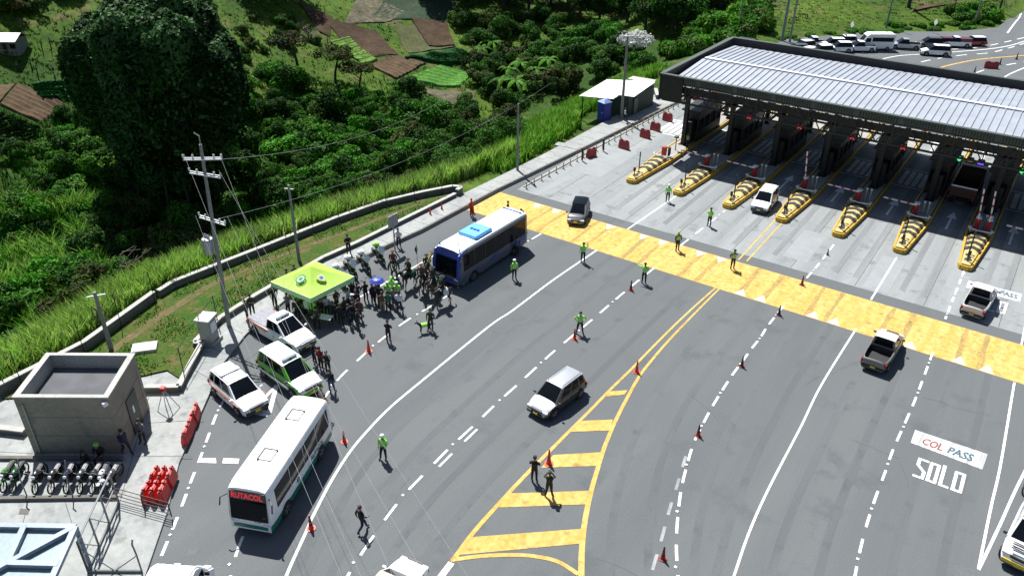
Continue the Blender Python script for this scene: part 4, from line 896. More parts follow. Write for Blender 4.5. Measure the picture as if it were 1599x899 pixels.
emblem(0, .56, .46, [('ring', m_eb, .13, .37), ('disc', m_ten2, .135, .25), ('bars', m_eb, .15, .30)])
emblem(1, .44, .46, [('shield', m_ey, .13, .38), ('shield', m_ten2, .137, .28), ('disc', m_ebl, .145, .15)])
# hillside house, fence stakes
hh = hit(8, 92); hs = thing('farmhouse', 'small farmhouse with white and red sheet roof at the left edge', 'house', (hh.x-1.6, hh.y+1.0, hh.z+.7), R(35)); hs.scale = (.62, .62, .62)
MB().box((0, 0, 1.0), (8, 4.5, 3.4)).build('wall', mat('house_wall', (.16, .15, .14), .8, dirt=.3), hs)
for s, m in ((-1, mat('roof_white', (.8, .78, .78), .5, dirt=.1)), (1, mat('roof_red', (.4, .03, .08), .5, dirt=.1))): MB().add([(-4.4, s*3.0, 2.4), (4.4, s*3.0, 2.4), (4.4, 0, 3.6), (-4.4, 0, 3.6), (-4.4, s*3.0, 2.3), (4.4, s*3.0, 2.3), (4.4, 0, 3.5), (-4.4, 0, 3.5)], [(0, 1, 2, 3), (7, 6, 5, 4), (0, 4, 5, 1), (1, 5, 6, 2), (3, 7, 4, 0)]).build('roof', m, hs)
MB().box((1.5, -2.28, .9), (.9, .06, 2.0)).build('door', DS, hs)
for x in (-2.4, 3.2): MB().box((x, -2.28, 1.3), (1.1, .05, .9)).build('window', MATS['glass'], hs)
mb = MB()
for x in (-3.8, -1.2, 1.2, 3.8): mb.bar((x, -4.0, -1.2), (x, -4.0, 1.0), .1)
mb.bar((-4, -4, .9), (4, -4, .9), .08); mb.bar((-4, -4, .3), (4, -4, .3), .08); mb.build('porch_rail', DS, hs)
st = thing('fence_stake', 'dark wooden stake of the hillside pasture fence', 'fence stake', (0, 0, 0), 0, 'pasture fence stakes'); MB().tube([(0, 0, -.3), (.05, 0, 1.5)], [.09, .06], 6).build('stake', BP, st); MB().box((.05, 0, 1.2), (.14, .14, .06)).build('wire_staple', GV, st)
first = True
for px, py in [(30, 115), (60, 120), (88, 130), (110, 132), (68, 85), (80, 76), (120, 45), (364, 78), (395, 82), (422, 80), (422, 62), (448, 84), (30, 100), (50, 108), (104, 100), (512, 72), (520, 88), (545, 105), (570, 116), (600, 128), (640, 134), (470, 45), (480, 60)]:
    p = hit(px, py)
    if first: st.location = p; first = False
    else: dup(st, p)

# ================================================================ VEHICLES
def paint(name, c, rough=.28, metal=.0): return mat('paint_'+name, c, rough, metal, var=.05, scale=2, spec=.6, dirt=.04)
PW, PS, PG = paint('white', (.78, .79, .80)), paint('silver', (.42, .44, .46), .3, .5), paint('grey', (.10, .105, .112), .3, .5)
PD = paint('dark', (.03, .032, .035)); PGR = paint('green', (.10, .42, .03)); PM = paint('maroon', (.12, .02, .03)); PBR = paint('taupe', (.20, .19, .175), .35, .4); PRD = paint('red', (.35, .02, .02)); PBG = paint('beige', (.42, .36, .27), .5)
RB, GL, PB, RIM = MATS['rubber'], MATS['glass'], MATS['plastic_black'], MATS['rim']
def interp(tab, x):
    return lerp_tab(tab, x)
def wheel(t, x, y, r, w, side, small=False):
    o = MB().lathe([(r*.62, -w/2), (r*.93, -w/2), (r, -w*.32), (r, w*.32), (r*.93, w/2), (r*.62, w/2)], 20, axis='Y').build('wheel', RB, t, smooth=35); o.location = (x, y, r)
    if small: return
    mb = MB(); yy = side*(w/2+.002); n = 5
    mb.lathe([(r*.64, -.01), (r*.60, .015), (.05, .02)], 18, axis='Y') if side < 0 else mb.lathe([(r*.64, .01), (r*.60, -.015), (.05, -.02)], 18, axis='Y')
    mb.v = [(a, b+yy, c) for a, b, c in mb.v]; k = len(mb.v)
    for i in range(n): a = 2*pi*i/n+.3; mb.bar((cos(a)*.08, yy+side*.012, sin(a)*.08), (cos(a)*r*.58, yy+side*.012, sin(a)*r*.58), .05, .07, 1)
    mb.build('rim', [PB if not small else RIM, RIM], o, smooth=35)
def wheels(t, xs_, y, r, w):
    for x in xs_:
        for s in (-1, 1): wheel(t, x, s*y, r, w, s)
def quadpanel(mb, q, u0, u1, v0, v1, off, mi=0, th=.0):
    """panel inset in a quad q (bl, br, tr, tl), pushed out along its normal"""
    q = [Vector(p) for p in q]
    def B(u, v): return (q[0]*(1-u)+q[1]*u)*(1-v)+(q[3]*(1-u)+q[2]*u)*v
    n = (q[1]-q[0]).cross(q[3]-q[0]).normalized()
    P0 = [B(u0, v0), B(u1, v0), B(u1, v1), B(u0, v1)]
    mb.add([tuple(p+n*off) for p in P0]+[tuple(p-n*.02) for p in P0], [(0, 1, 2, 3), (0, 4, 5, 1), (1, 5, 6, 2), (2, 6, 7, 3), (3, 7, 4, 0)], mi)
def car(label, cat, c, hd, L=4.4, W=1.82, H=1.65, col=None, roofc=None, kind='suv', lowc=None, name=None, grp=None, rails=False, livery_or_shade=None, far=False, hoodc=None):
    col = col or PW; roofc = roofc or col; t = thing(name or {'suv': 'parked_car', 'pickup': 'pickup_truck', 'hatch': 'parked_car'}[kind], label, cat, (c[0], c[1], .0), hd, grp); t.scale = (.91, .91, .93)
    hl = L/2; r = .36 if kind != 'hatch' else .32; belt = H*.575
    fx, rx = hl-.82, -hl+.80
    cowl = hl-(1.25 if kind == 'pickup' else (1.06 if kind == 'suv' else .90)); hood = belt-.06
    if kind == 'pickup': cab_r = -hl*.20; top = [(-hl, belt-.06), (-hl+.06, belt), (cab_r, belt), (cowl, belt), (cowl+.5, hood-.03), (hl-.35, hood-.12), (hl-.12, hood-.23), (hl-.03, hood-.36), (hl, hood-.45)]
    else: cab_r = -hl+.12; top = [(-hl, belt-.25), (-hl+.06, belt-.05), (-hl+.2, belt), (cowl, belt), (cowl+.5, hood-.03), (hl-.35, hood-.12), (hl-.12, hood-.23), (hl-.03, hood-.36), (hl, hood-.45)]
    X = [-hl+L*i/36 for i in range(37)]
    bedx0, bedx1 = (-hl+.10, cab_r-.05) if kind == 'pickup' else (9, 9)
    if kind == 'pickup': X = sorted(set([x for x in X if min(abs(x-bedx0), abs(x-bedx1)) > .03]+[bedx0-.012, bedx0+.012, bedx1-.012, bedx1+.012]))
    mb = MB(); ns = 15
    for x in X:
        a = abs(x)/hl; wd = W/2*(1-.10*a**4-.12*a**10); zt = interp(top, x); zb = .30
        for wx in (fx, rx):
            if abs(x-wx) < r+.06: zb = max(zb, r-.02+sqrt(max(0, (r+.06)**2-(x-wx)**2)))
        zb = min(zb, zt-.08); bed = bedx0 < x < bedx1
        if bed: half = [(wd*.96, zb), (wd, zb+(zt-zb)*.45), (wd*.99, zt-.10), (wd*.96, zt), (wd*.88, zt), (wd*.87, zt-.42), (wd*.4, zt-.42)]; mid = zt-.42
        else: half = [(wd*.96, zb), (wd, zb+(zt-zb)*.45), (wd*.99, zt-.14), (wd*.95, zt-.03), (wd*.80, zt+.01), (wd*.55, zt+.03), (wd*.3, zt+.04)]; mid = zt+.045
        mb.v += [(x, -y, z) for y, z in half]+[(x, 0, mid)]+[(x, y, z) for y, z in reversed(half)]
    def fmat(x, j):
        xm = x
        inside = bedx0-.02 < xm < bedx1+.02 and 4 <= j <= 9
        if inside: return 2
        low = j in (0, 13)
        if low and lowc: return 1
        if hoodc and xm > cowl-.1 and 3 <= j <= 10: return 3
        return 0
    for i in range(len(X)-1):
        for j in range(ns-1): mb.f.append((i*ns+j, i*ns+j+1, (i+1)*ns+j+1, (i+1)*ns+j)); mb.m.append(fmat((X[i]+X[i+1])/2, j))
    mb.f += [tuple(reversed(range(ns))), tuple((len(X)-1)*ns+j for j in range(ns))]; mb.m += [0, 0]
    # flip so normals look outward
    mb.f = [tuple(reversed(f)) for f in mb.f]
    mb.build('body', [col, lowc or col, PB, hoodc or col], t, smooth=50)
    MB().box((0, 0, .40), (L-.25, W-.62, .34)).build('underbody', PB, t)
    # cabin
    wsb = cowl+.10; wst = cowl-(.78 if kind != 'hatch' else .95)
    rt = cab_r+(.10 if kind == 'pickup' else .28); rb = cab_r-(.02 if kind == 'pickup' else -.02)
    wb, wt = W/2*.90, W/2*.72; zb, zt = belt-.03, H-.05
    c8 = [(rb, -wb, zb), (wsb, -wb, zb), (wsb, wb, zb), (rb, wb, zb), (rt, -wt, zt), (wst, -wt, zt), (wst, wt, zt), (rt, wt, zt)]
    MB().add(c8, [(0, 1, 5, 4), (1, 2, 6, 5), (2, 3, 7, 6), (3, 0, 4, 7)]).build('pillars', col if not far else GL, t)
    q = {'f': (c8[1], c8[2], c8[6], c8[5]), 'b': (c8[3], c8[0], c8[4], c8[7]), 'r': (c8[0], c8[1], c8[5], c8[4]), 'l': (c8[2], c8[3], c8[7], c8[6])}
    mb = MB(); quadpanel(mb, q['f'], .05, .95, .08, .95, .012); mb.build('windshield', GL, t)
    mb = MB(); quadpanel(mb, q['b'], .08, .92, .2, .92, .012); mb.build('rear_window', GL, t)
    cuts = [(.05, .46), (.50, .86)] if kind == 'pickup' else [(.05, .20), (.24, .50), (.54, .86)]
    for s in ('r', 'l'):
        for a, b in cuts:
            if s == 'l': a, b = 1-b, 1-a
            mb = MB(); quadpanel(mb, q[s], a, b, .14, .90, .012); mb.build('side_window', GL, t)
    mb = MB(); n = 6
    for i in range(n+1):
        for j in range(n+1):
            u, v = i/n, j/n*2-1; x = rt-.04+(wst-rt+.08)*u; mb.v.append((x, v*(wt+.03), zt+.055-.05*v**4-.03*(2*u-1)**4))
    for i in range(n):
        for j in range(n): mb.f.append((i*(n+1)+j, (i+1)*(n+1)+j, (i+1)*(n+1)+j+1, i*(n+1)+j+1)); mb.m.append(0)
    mb.box(((rt+wst)/2, 0, zt+.0), (wst-rt+.02, wt*2, .02)); mb.build('roof', roofc, t, smooth=50)
    wheels(t, (fx, rx), W/2-.12, r, .22)
    for s in (-1, 1):
        MB().box((hl-.17, s*W*.34, hood-.25), (.20, W*.20, .13)).build('headlight', MATS['lamp_clear'], t, bevel=.02)
        MB().box((-hl+.06, s*W*.42, belt-.22), (.12, W*.09, .26)).build('taillight', MATS['lamp_red'], t, bevel=.015)
    MB().box((hl-.05, 0, hood-.26), (.12, W*.46, .14)).build('grille', PB, t, bevel=.01)
    MB().box((hl-.03, 0, .42), (.16, W*.80, .20)).build('front_bumper', PB if kind != 'hatch' and not (livery_or_shade and col is PGR) else col, t, bevel=.03)
    MB().box((-hl+.02, 0, .45), (.16, W*.84, .20)).build('rear_bumper', PB, t, bevel=.03)
    MB().box((hl+.06, 0, .46), (.02, .34, .13)).build('number_plate', MATS['plate_yellow'], t); MB().box((-hl-.07, 0, .5 if kind == 'pickup' else .62), (.02, .34, .13)).build('number_plate', MATS['plate_yellow'], t)
    if not far:
        for s in (-1, 1): m = MB().box((cowl-.05, s*(W/2+.09), belt+.06), (.12, .2, .14)).build('side_mirror', PB if lowc else col, t, bevel=.03)
        for s in (-1, 1):
            for a, b in (((cowl-1.12, cowl-.14), (cowl-2.05, cowl-1.15)) if L > 3.9 else ((cowl-1.12, cowl-.14),)):
                d_ = MB().box(((a+b)/2, s*(W/2*.985+.004), (.42+belt-.16)/2), (b-a-.02, .022, belt-.16-.42)).build('door', lowc if (lowc and livery_or_shade) else col, t, bevel=.008)
                MB().box((a+.12, s*(W/2*.985+.02), belt-.28), (.14, .03, .03)).build('handle', PB, d_)
        if rails:
            for s in (-1, 1): MB().tube([(rt+.1, s*wt*.92, zt+.06), (rt+.2, s*wt*.92, zt+.11), (wst-.2, s*wt*.92, zt+.11), (wst-.08, s*wt*.92, zt+.05)], .022, 6).build('roof_rail', PB, t)
    return t, dict(hl=hl, W=W, H=H, belt=belt, cowl=cowl, wst=wst, rt=rt, wt=wt, zt=zt, cab_r=cab_r)
def place(a, b, z=.8):
    p, q = G(*a, z), G(*b, z); return ((p.x+q.x)/2, (p.y+q.y)/2), atan2(p.y-q.y, p.x-q.x)
def lightbar(t, D, c=(.3, .35, .4)):
    x = D['wst']-.25; o = MB().box((x, 0, D['zt']+.14), (.26, D['wt']*1.5, .12)).build('light_bar', mat('lightbar', (.25, .3, .33), .2), t, bevel=.03); MB().box((x, 0, D['zt']+.14), (.28, .22, .10)).build('siren_speaker', PB, o)
c, h = place((846, 634), (893, 590)); car('silver sport utility car with roof rails driving alone beside the yellow hatching', 'car', c, R(-96), 4.35, 1.82, 1.68, PG, PS, rails=True, name='silver_car', lowc=PD, hoodc=paint('silverhood', (.5, .52, .54), .3, .3), livery_or_shade=1)  # silver car: grey body and near-black doors paint in the shade on its sides
c, h = place((898, 342), (910, 312)); car('grey hatchback with dark roof crossing the yellow band', 'car', c, h, 4.0, 1.75, 1.5, PG, GL, 'hatch', name='hatchback')
c, h = place((1185, 322), (1205, 297)); car('white sport utility car leaving between the third and fourth toll islands', 'car', c, h, 4.3, 1.82, 1.68, PW, rails=True, name='white_car', lowc=PB)
c, h = place((1540, 446), (1522, 480)); car('light silver pickup driving toward the toll lanes beside the white road panel', 'pickup', c, R(86), 5.0, 1.8, 1.75, paint('lightsilver', (.5, .5, .52), .3, .3), PW, 'pickup')
c, h = place((1388, 523), (1370, 562)); car('taupe grey pickup crossing the lower edge of the yellow band', 'pickup', (c[0], c[1]+.2), R(88), 5.0, 1.8, 1.75, PBR, PW, 'pickup')
t, D = car('white police sport utility car parked nose-out beside the red barriers', 'police car', (-34.6, 21.85), R(-9), 4.3, 1.82, 1.68, PW, rails=True, name='police_car', lowc=None)
t.scale = (.98, .98, 1.); MB().box((D['rt']+1.05, 0, D['zt']+.12), (.35, D['wt']*1.9, .06)).build('light_bar', PW, t, bevel=.02)
m_or = mat('stripe_orange', (.5, .12, .02), .5); m_st = mat('stripe_dark', (.02, .04, .03), .5)
for s in (-1, 1): MB().box((-.1, s*(D['W']/2+.012), .78), (3.4, .02, .10)).build('side_stripe', m_or, t)
t, D = car('green and white police sport utility car between the pickup and the white police car', 'police car', (-33.5, 24.8), R(-7), 4.7, 1.85, 1.85, PGR, PW, name='police_car', lowc=mat('livery_check', (.03, .10, .05), .5, var=.9, scale=5), livery_or_shade=1, hoodc=PW)
lightbar(t, D); t.scale = (.98, .99, 1)
for s in (-1, 1): MB().box((-.3, s*(D['W']/2+.015), .62), (3.1, .02, .14)).build('side_stripe', PW, t)
t, D = car('white police pickup with orange stripe and covered bed parked beside the tent', 'police pickup', (-37.55, 27.75), R(-3), 5.2, 1.85, 1.78, PW, PW, 'pickup', name='police_pickup')
lightbar(t, D); t.scale = (.98, 1., 1.); MB().box((-D['hl']+(D['cab_r']+D['hl'])/2, 0, D['belt']+.03), (D['cab_r']+D['hl']-.15, D['W']*.9, .05)).build('bed_cover', mat('tarp_grey', (.22, .22, .25), .7, var=.2), t, bevel=.02)
for s in (-1, 1): MB().box((-1.2, s*(D['W']/2+.012), .92), (1.9, .02, .14)).build('side_stripe', m_or, t)
mb = MB(); mb.tube([(D['hl']+.1, -.6, .5), (D['hl']+.14, -.55, .85), (D['hl']+.14, .55, .85), (D['hl']+.1, .6, .5)], .035, 6); mb.build('bull_bar', RIM, t)
# light truck at the bottom edge, beige cab roof
p = G(633, 885, 1.9); t, D = car('small truck with beige cab roof and white rails cut by the bottom edge', 'truck', (p.x-.25, p.y-1.05), R(98), 5.2, 1.8, 1.85, PW, PBG, 'pickup', name='light_truck')
mb = MB()
for s in (-1, 1): mb.tube([(D['cab_r'], s*.95, D['belt']+.05), (D['cab_r']-.05, s*.95, 1.65), (-D['hl']+.1, s*.95, 1.65), (-D['hl']+.1, s*.95, D['belt'])], .04, 6)
mb.build('bed_rail', PW, t)
# right edge emergency vehicle and the dark vehicle ahead
p = G(1592, 838, 1.7); t, D = car('white emergency vehicle with yellow and purple front cut by the right edge', 'emergency vehicle', (p.x+.6, p.y+1.8), R(-97), 5.0, 1.9, 2.0, PW, PW, name='rescue_vehicle', rails=True, lowc=mat('livery_purple', (.10, .06, .25), .4, var=.6, scale=6), livery_or_shade=1)
mb = MB(); [mb.box((D['hl']-.25-i*.16, 0, D['belt']+.06-.0*i), (.07, 1.1, .03)) for i in range(4)]; mb.build('hood_louvre', PB, t)
MB().box((D['hl']+.07, 0, .55), (.05, 1.5, .2)).build('reflective_strip', MATS['plate_yellow'], t)
MB().lathe([(.09, 0), (.08, .07), (.02, .1)], 10, c=(D['rt']+.6, .3, D['zt']+.07)).build('beacon', mat('beacon_magenta', (.4, .02, .2), .3), t)
p = G(1603, 752, 1.0); car('dark vehicle barely showing at the right edge behind the emergency vehicle', 'car', (p.x+.95, p.y+1.6), R(-96), 4.4, 1.8, 1.6, PD, PD, name='dark_car')
car('white car waiting far behind the third toll island beyond the booths', 'car', (-18.9, 90.5), R(-88), 4.2, 1.8, 1.5, PW, PW, 'hatch', name='white_car', far=True)
# red cargo truck in the lane
def truck(c, hd):
    t = thing('cargo_truck', 'red bodied cargo truck stopped under the green signal in the sixth lane', 'truck', (*c, 0), hd)
    m = mat('truck_red', (.07, .022, .015), .6, dirt=.25); m2 = mat('truck_dark', (.02, .02, .022), .6)
    mb = MB(); mb.box((-1.2, 0, 1.05), (4.2, 2.1, .12))
    for s in (-1, 1): mb.box((-1.2, s*1.03, 1.5), (4.2, .06, .9))
    mb.box((-3.28, 0, 1.5), (.06, 2.1, .9)); mb.box((.88, 0, 1.6), (.06, 2.1, 1.1)); mb.build('cargo_bed', m, t)
    MB().box((-3.33, 0, 1.95), (.04, 2.1, .12)).build('tailgate_stripe', PW, t)
    mb = MB(); mb.box((1.9, 0, 1.5), (1.8, 2.0, 1.9)); mb.build('cab', m2, t, bevel=.12); MB().box((2.82, 0, 1.9), (.03, 1.7, .7)).build('windshield', GL, t)
    MB().box((.6, 0, 2.75), (.5, 2.2, .08)).build('cab_visor', PW, t, bevel=.02); MB().box((-1.2, 0, .75), (6.0, .8, .3)).build('chassis', m2, t)
    wheels(t, (2.0, -2.2), .95, .42, .26)
    for s in (-1, 1): MB().tube([(2.6, s*1.0, 2.0), (2.7, s*1.3, 2.1), (2.7, s*1.3, 1.8)], .03, 6).build('side_mirror', m2, t); MB().box((-3.36, s*.9, .95), (.04, .2, .12)).build('taillight', MATS['lamp_red'], t)
truck((-4.55, 80.3), R(90))
# buses
def bus(label, c, hd, L, W, H, low, up, lowz, band, roofm, wx, name='city_bus', r=.42):
    t = thing(name, label, 'bus', (*c, 0), hd); hl = L/2; mb = MB(); X = [-hl+L*i/40 for i in range(41)]; ns = 0
    for x in X:
        a = abs(x)/hl; k = 1-.05*a**14; wd = W/2*k; ht = H-(.10*a**12)
        # nose rakes back toward the roof
        def px_(z): return x-(max(0, z-1.2)*.16*(max(0, (x-hl+1.0))/1.0) if x > hl-1 else 0)
        zb = .38
        for q in wx:
            if abs(x-q) < r+.07: zb = max(zb, r+sqrt(max(0, (r+.07)**2-(x-q)**2)))
        half = [(wd*.98, zb), (wd, max(zb+.02, lowz)), (wd, max(zb+.04, 1.25)), (wd*.97, 2.35), (wd*.95, ht-.18), (wd*.88, ht-.05), (wd*.6, ht+.02), (0, ht+.04)]
        ring = [(-y, z) for y, z in half]+[(y, z) for y, z in reversed(half[:-1])]; ns = len(ring)
        mb.v += [(px_(z), y, z) for y, z in ring]
    for i in range(40):
        for j in range(ns-1):
            mb.f.append((i*ns+j, (i+1)*ns+j, (i+1)*ns+j+1, i*ns+j+1)); mb.m.append(1 if j in (0, ns-2) else (2 if 4 <= j <= ns-6 else 0))
    mb.f += [tuple(range(ns)), tuple(reversed([40*ns+j for j in range(ns)]))]; mb.m += [0, 0]
    mb.build('body', [up, low, roofm], t, smooth=35)
    MB().box((0, 0, .55), (L-.5, W-.7, .4)).build('underbody', PB, t)
    for s in (-1, 1):
        x0, x1 = band; n = max(4, int((x1-x0)/1.25)); w_ = (x1-x0)/n
        for k in range(n):
            q = [(x0+k*w_+.03, s*(W/2*.995), 1.32), (x0+(k+1)*w_-.03, s*(W/2*.995), 1.32), (x0+(k+1)*w_-.03, s*(W/2*.955), H-.42), (x0+k*w_+.03, s*(W/2*.955), H-.42)]
            if s > 0: q = [q[1], q[0], q[3], q[2]]
            mb = MB(); quadpanel(mb, q, 0, 1, 0, 1, .022); mb.build('side_window', GL, t)
    xf = hl+.012; rake = .16
    def fp_(y, z, o=.0): return (hl+.02+o-max(0, z-1.2)*rake, y, z)
    wz0, wz1 = 1.02, H-.26; yw = W/2*.86
    mb = MB(); q = [fp_(-yw, wz0), fp_(yw, wz0), fp_(yw*.97, wz1), fp_(-yw*.97, wz1)]; quadpanel(mb, q, 0, 1, 0, 1, .02); mb.build('windshield', GL, t)
    mb = MB(); q = [(-hl-.01, yw*.8, 1.5), (-hl-.01, -yw*.8, 1.5), (-hl-.01, -yw*.75, H-.5), (-hl-.01, yw*.75, H-.5)]; quadpanel(mb, q, 0, 1, 0, 1, .02); mb.build('rear_window', GL, t)
    wheels(t, wx, W/2-.14, r, .26)
    for s in (-1, 1):
        MB().box((hl-.03, s*W*.38, .80), (.14, .38, .16)).build('headlight', MATS['lamp_clear'], t, bevel=.03); MB().box((-hl+.02, s*W*.42, 1.0), (.08, .14, .4)).build('taillight', MATS['lamp_red'], t, bevel=.02)
        MB().tube([fp_(s*(W/2-.05), H-.55, -.1), fp_(s*(W/2+.22), H-.6, .15), fp_(s*(W/2+.24), H-1.0, .22)], .035, 6).build('side_mirror', PB, t)
    MB().box((hl+.02, 0, .62), (.06, .4, .14)).build('number_plate', MATS['plate_yellow'], t)
    return t, fp_
m_teal = paint('teal', (.01, .17, .12)); m_led = mat('led_board', (.02, .015, .015), .4); m_ledr = mat('led_red', (.7, .02, .03), .5, emit=(1, .03, .05, .22))
L_, W_ = 7.3, 2.2; RH, RC = R(-67), (-27.1, 18.8)
t, fp_ = bus('green and white minibus with a lit red name board in its front window', RC, RH, L_, W_, 2.85, m_teal, PW, .78, (-L_/2+.35, L_/2-.75), paint('buswhite', (.82, .83, .83), .35), (-2.05, 2.1), 'minibus')
hl = L_/2; sg = MB(); z0, z1 = 2.20, 2.63; sg.add([fp_(-.93, z0, .03), fp_(.93, z0, .03), fp_(.90, z1, .03), fp_(-.90, z1, .03), fp_(-.93, z0, -.1), fp_(.93, z0, -.1), fp_(.90, z1, -.1), fp_(-.90, z1, -.1)], [(0, 1, 2, 3), (4, 0, 3, 7), (1, 5, 6, 2), (7, 3, 2, 6), (0, 4, 5, 1)]); sg = sg.build('destination_board', m_led, t)
text_mesh('RUTACOL', [fp_(-.80, z0+.06, .045), fp_(.80, z0+.06, .045), fp_(.80, z1-.05, .045), fp_(-.80, z1-.05, .045)], 'lettering', m_ledr, sg, bold=.03)
text_mesh('3347', [fp_(.25, .93, .03), fp_(.62, .93, .03), fp_(.62, 1.05, .03), fp_(.25, 1.05, .03)], 'fleet_number', PD, t, bold=.02)
for s in (-1, 1):
    y = s*(W_/2+.012); q = [(.4*s-1.0*s, y, .86), (.4*s+1.0*s, y, .86), (.4*s+1.0*s, y, 1.2), (.4*s-1.0*s, y, 1.2)]; q = [(p[0]-1.4, p[1], p[2]) for p in q]
    if s < 0: q = [(-2.4, y, .88), (-.9, y, .88), (-.9, y, 1.18), (-2.4, y, 1.18)]
    else: q = [(-.9, y, .88), (-2.4, y, .88), (-2.4, y, 1.18), (-.9, y, 1.18)]
    text_mesh('RUTACOL', q, 'side_lettering', PD, t, bold=.02)
    q = [(.55, y, .9), (.85, y, .9), (.85, y, 1.18), (.55, y, 1.18)]; q = q if s < 0 else [q[1], q[0], q[3], q[2]]; text_mesh('43', q, 'fleet_number', PD, t, bold=.03)
MB().box((hl-.12, 0, .62), (.34, W_*.86, .36)).build('front_bumper', m_teal, t, bevel=.08)
m_gr = mat('hatch_frame', (.08, .08, .08), .6)
for x in (-1.9, 1.2):
    o = MB().box((x, 0, 2.93), (.72, .62, .06)).build('roof_hatch', PW, t, bevel=.02); MB().box((x-.40, 0, 2.92), (.07, .70, .12)).box((x, -.36, 2.92), (.80, .07, .12)).build('hatch_seal', m_gr, o)
for s in (-1, 1): MB().box((hl-.55, s*.95, 2.9), (.05, .05, .05)).build('marker_lamp', PD, t)
# intercity coach with blue ends
m_cb = paint('coachblue', (.01, .04, .30)); m_cshade = paint('coachshade', (.085, .095, .13)); m_ac = paint('acblue', (.10, .35, .75), .4)  # dark coach sides carry painted shade; only the roof keeps its white
L2, W2 = 8.7, 2.35
t, fp_ = bus('white and blue coach with a blue roof unit standing behind the horse riders', (-32.95, 43.75), R(-91), L2, W2, 3.05, m_cshade, m_cshade, .8, (-L2/2+.3, L2/2-.6), paint('coachwhite', (.78, .82, .84), .35), (-2.6, 2.6), 'coach')
hl2 = L2/2; o = MB().box((.9, 0, 3.16), (2.1, 1.75, .22)).build('air_conditioner', m_ac, t, bevel=.08)
mb = MB(); [mb.lathe([(.13, 0), (.13, .03), (.03, .03)], 10, c=(.9, -.32+.3*k, 3.27)) for k in range(3)]; mb.build('fan_grille', m_cb, o)
mb = MB()
for s in (-1, 1): mb.tube([fp_(s*(W2/2-.05), .9, .02), fp_(s*(W2/2-.03), 1.8, .04), fp_(s*(W2/2-.08), 2.7, .02), (hl2-1.2, s*(W2/2-.12), 2.98)], [.12, .15, .13, .05], 8)
mb.build('blue_pillar', m_cb, t, smooth=50)
MB().add([fp_(-1.05, 2.4, .05), fp_(1.05, 2.4, .05), fp_(1.0, 2.92, .02), fp_(-1.0, 2.92, .02)], [(0, 1, 2, 3)]).build('front_header', m_cb, t)
MB().box((hl2-.1, 0, .6), (.36, W2*.88, .42)).build('front_bumper', m_cb, t, bevel=.1)
MB().box((-hl2+.5, 0, 3.07), (.12, 1.8, .08)).build('rear_spoiler', m_cb, t, bevel=.02)
for s in (-1, 1):
    y = s*(W2/2+.010); MB().add([(x, y+s*.004, z) for x, z in ((.3, .85), (.8, .85), (-.2, 1.25), (-.5, 1.25))], [(0, 1, 2, 3)]).build('side_swoosh', m_cb, t)
    MB().add([(x, y+s*.004, z) for x, z in ((-4.0, .85), (-2.6, .85), (-3.4, 1.27), (-4.0, 1.27))], [(0, 1, 2, 3)]).build('side_swoosh', m_cb, t)
for x, y in ((3.9, -.9), (3.9, .9), (3.3, .3), (-4.2, .8)): MB().tube([(x, y, 3.0), (x, y, 3.18)], .05, 6).build('marker_lamp', PB, t)
# parked vehicles beyond the canopy
FP = [((1243, 76), 'dark grey car at the left end of the far parked row', 'car', 'hatch', PG, 215), ((1254, 72), 'white car second from the left end of the far parked row', 'car', 'suv', PW, 235), ((1258, 82), 'white car with its nose touching the canopy parapet line', 'car', 'hatch', PW, 250), ((1271, 66), 'white pickup at the back of the far row beneath the slope', 'pickup', 'pickup', PW, 215), ((1281, 79), 'white car in front of the far row facing the canopy', 'car', 'suv', PW, 225), ((1300, 68), 'white car half hidden at the back of the far row', 'car', 'suv', PW, 215), ((1311, 74), 'white sport utility car near the middle of the far row', 'car', 'suv', PW, 215), ((1318, 64), 'white police car with light bar at the back of the far row', 'car', 'suv', PW, 215), ((1343, 73), 'white pickup parked left of the passenger van', 'pickup', 'pickup', PW, 215), ((1413, 69), 'silver pickup parked right of the passenger van', 'pickup', 'pickup', PS, 203), ((1451, 67), 'grey car parked behind the moving white car', 'car', 'suv', PG, 208), ((1472, 65), 'maroon car parked behind the moving white car', 'car', 'hatch', PM, 208), ((1492, 66), 'white pickup with dark covered bed in the far row', 'pickup', 'pickup', PW, 208), ((1520, 64), 'small red car at the right end of the far row', 'car', 'hatch', PRD, 215)]
for (q, lab, cat, kd, cl, hd) in FP:
    p = G(*q, .7); L = 4.9 if kd == 'pickup' else 4.1; t, D = car(lab, cat, (p.x, p.y), R(hd+0), L, 1.78, 1.68 if kd != 'hatch' else 1.5, cl, cl if cl is not PRD else PW, kd, grp='vehicles parked along the far road', far=True)
    if 'light bar' in lab: lightbar(t, D)
    if 'dark covered' in lab: MB().box((-D['hl']+1.0, 0, D['belt']+.25), (1.8, 1.6, .5)).build('bed_cover', PM, t, bevel=.05)
p = G(1461, 78, .8); car('white car driving on the far road beyond the canopy', 'car', (p.x, p.y), R(203), 4.5, 1.8, 1.7, PW, name='white_car', far=True)
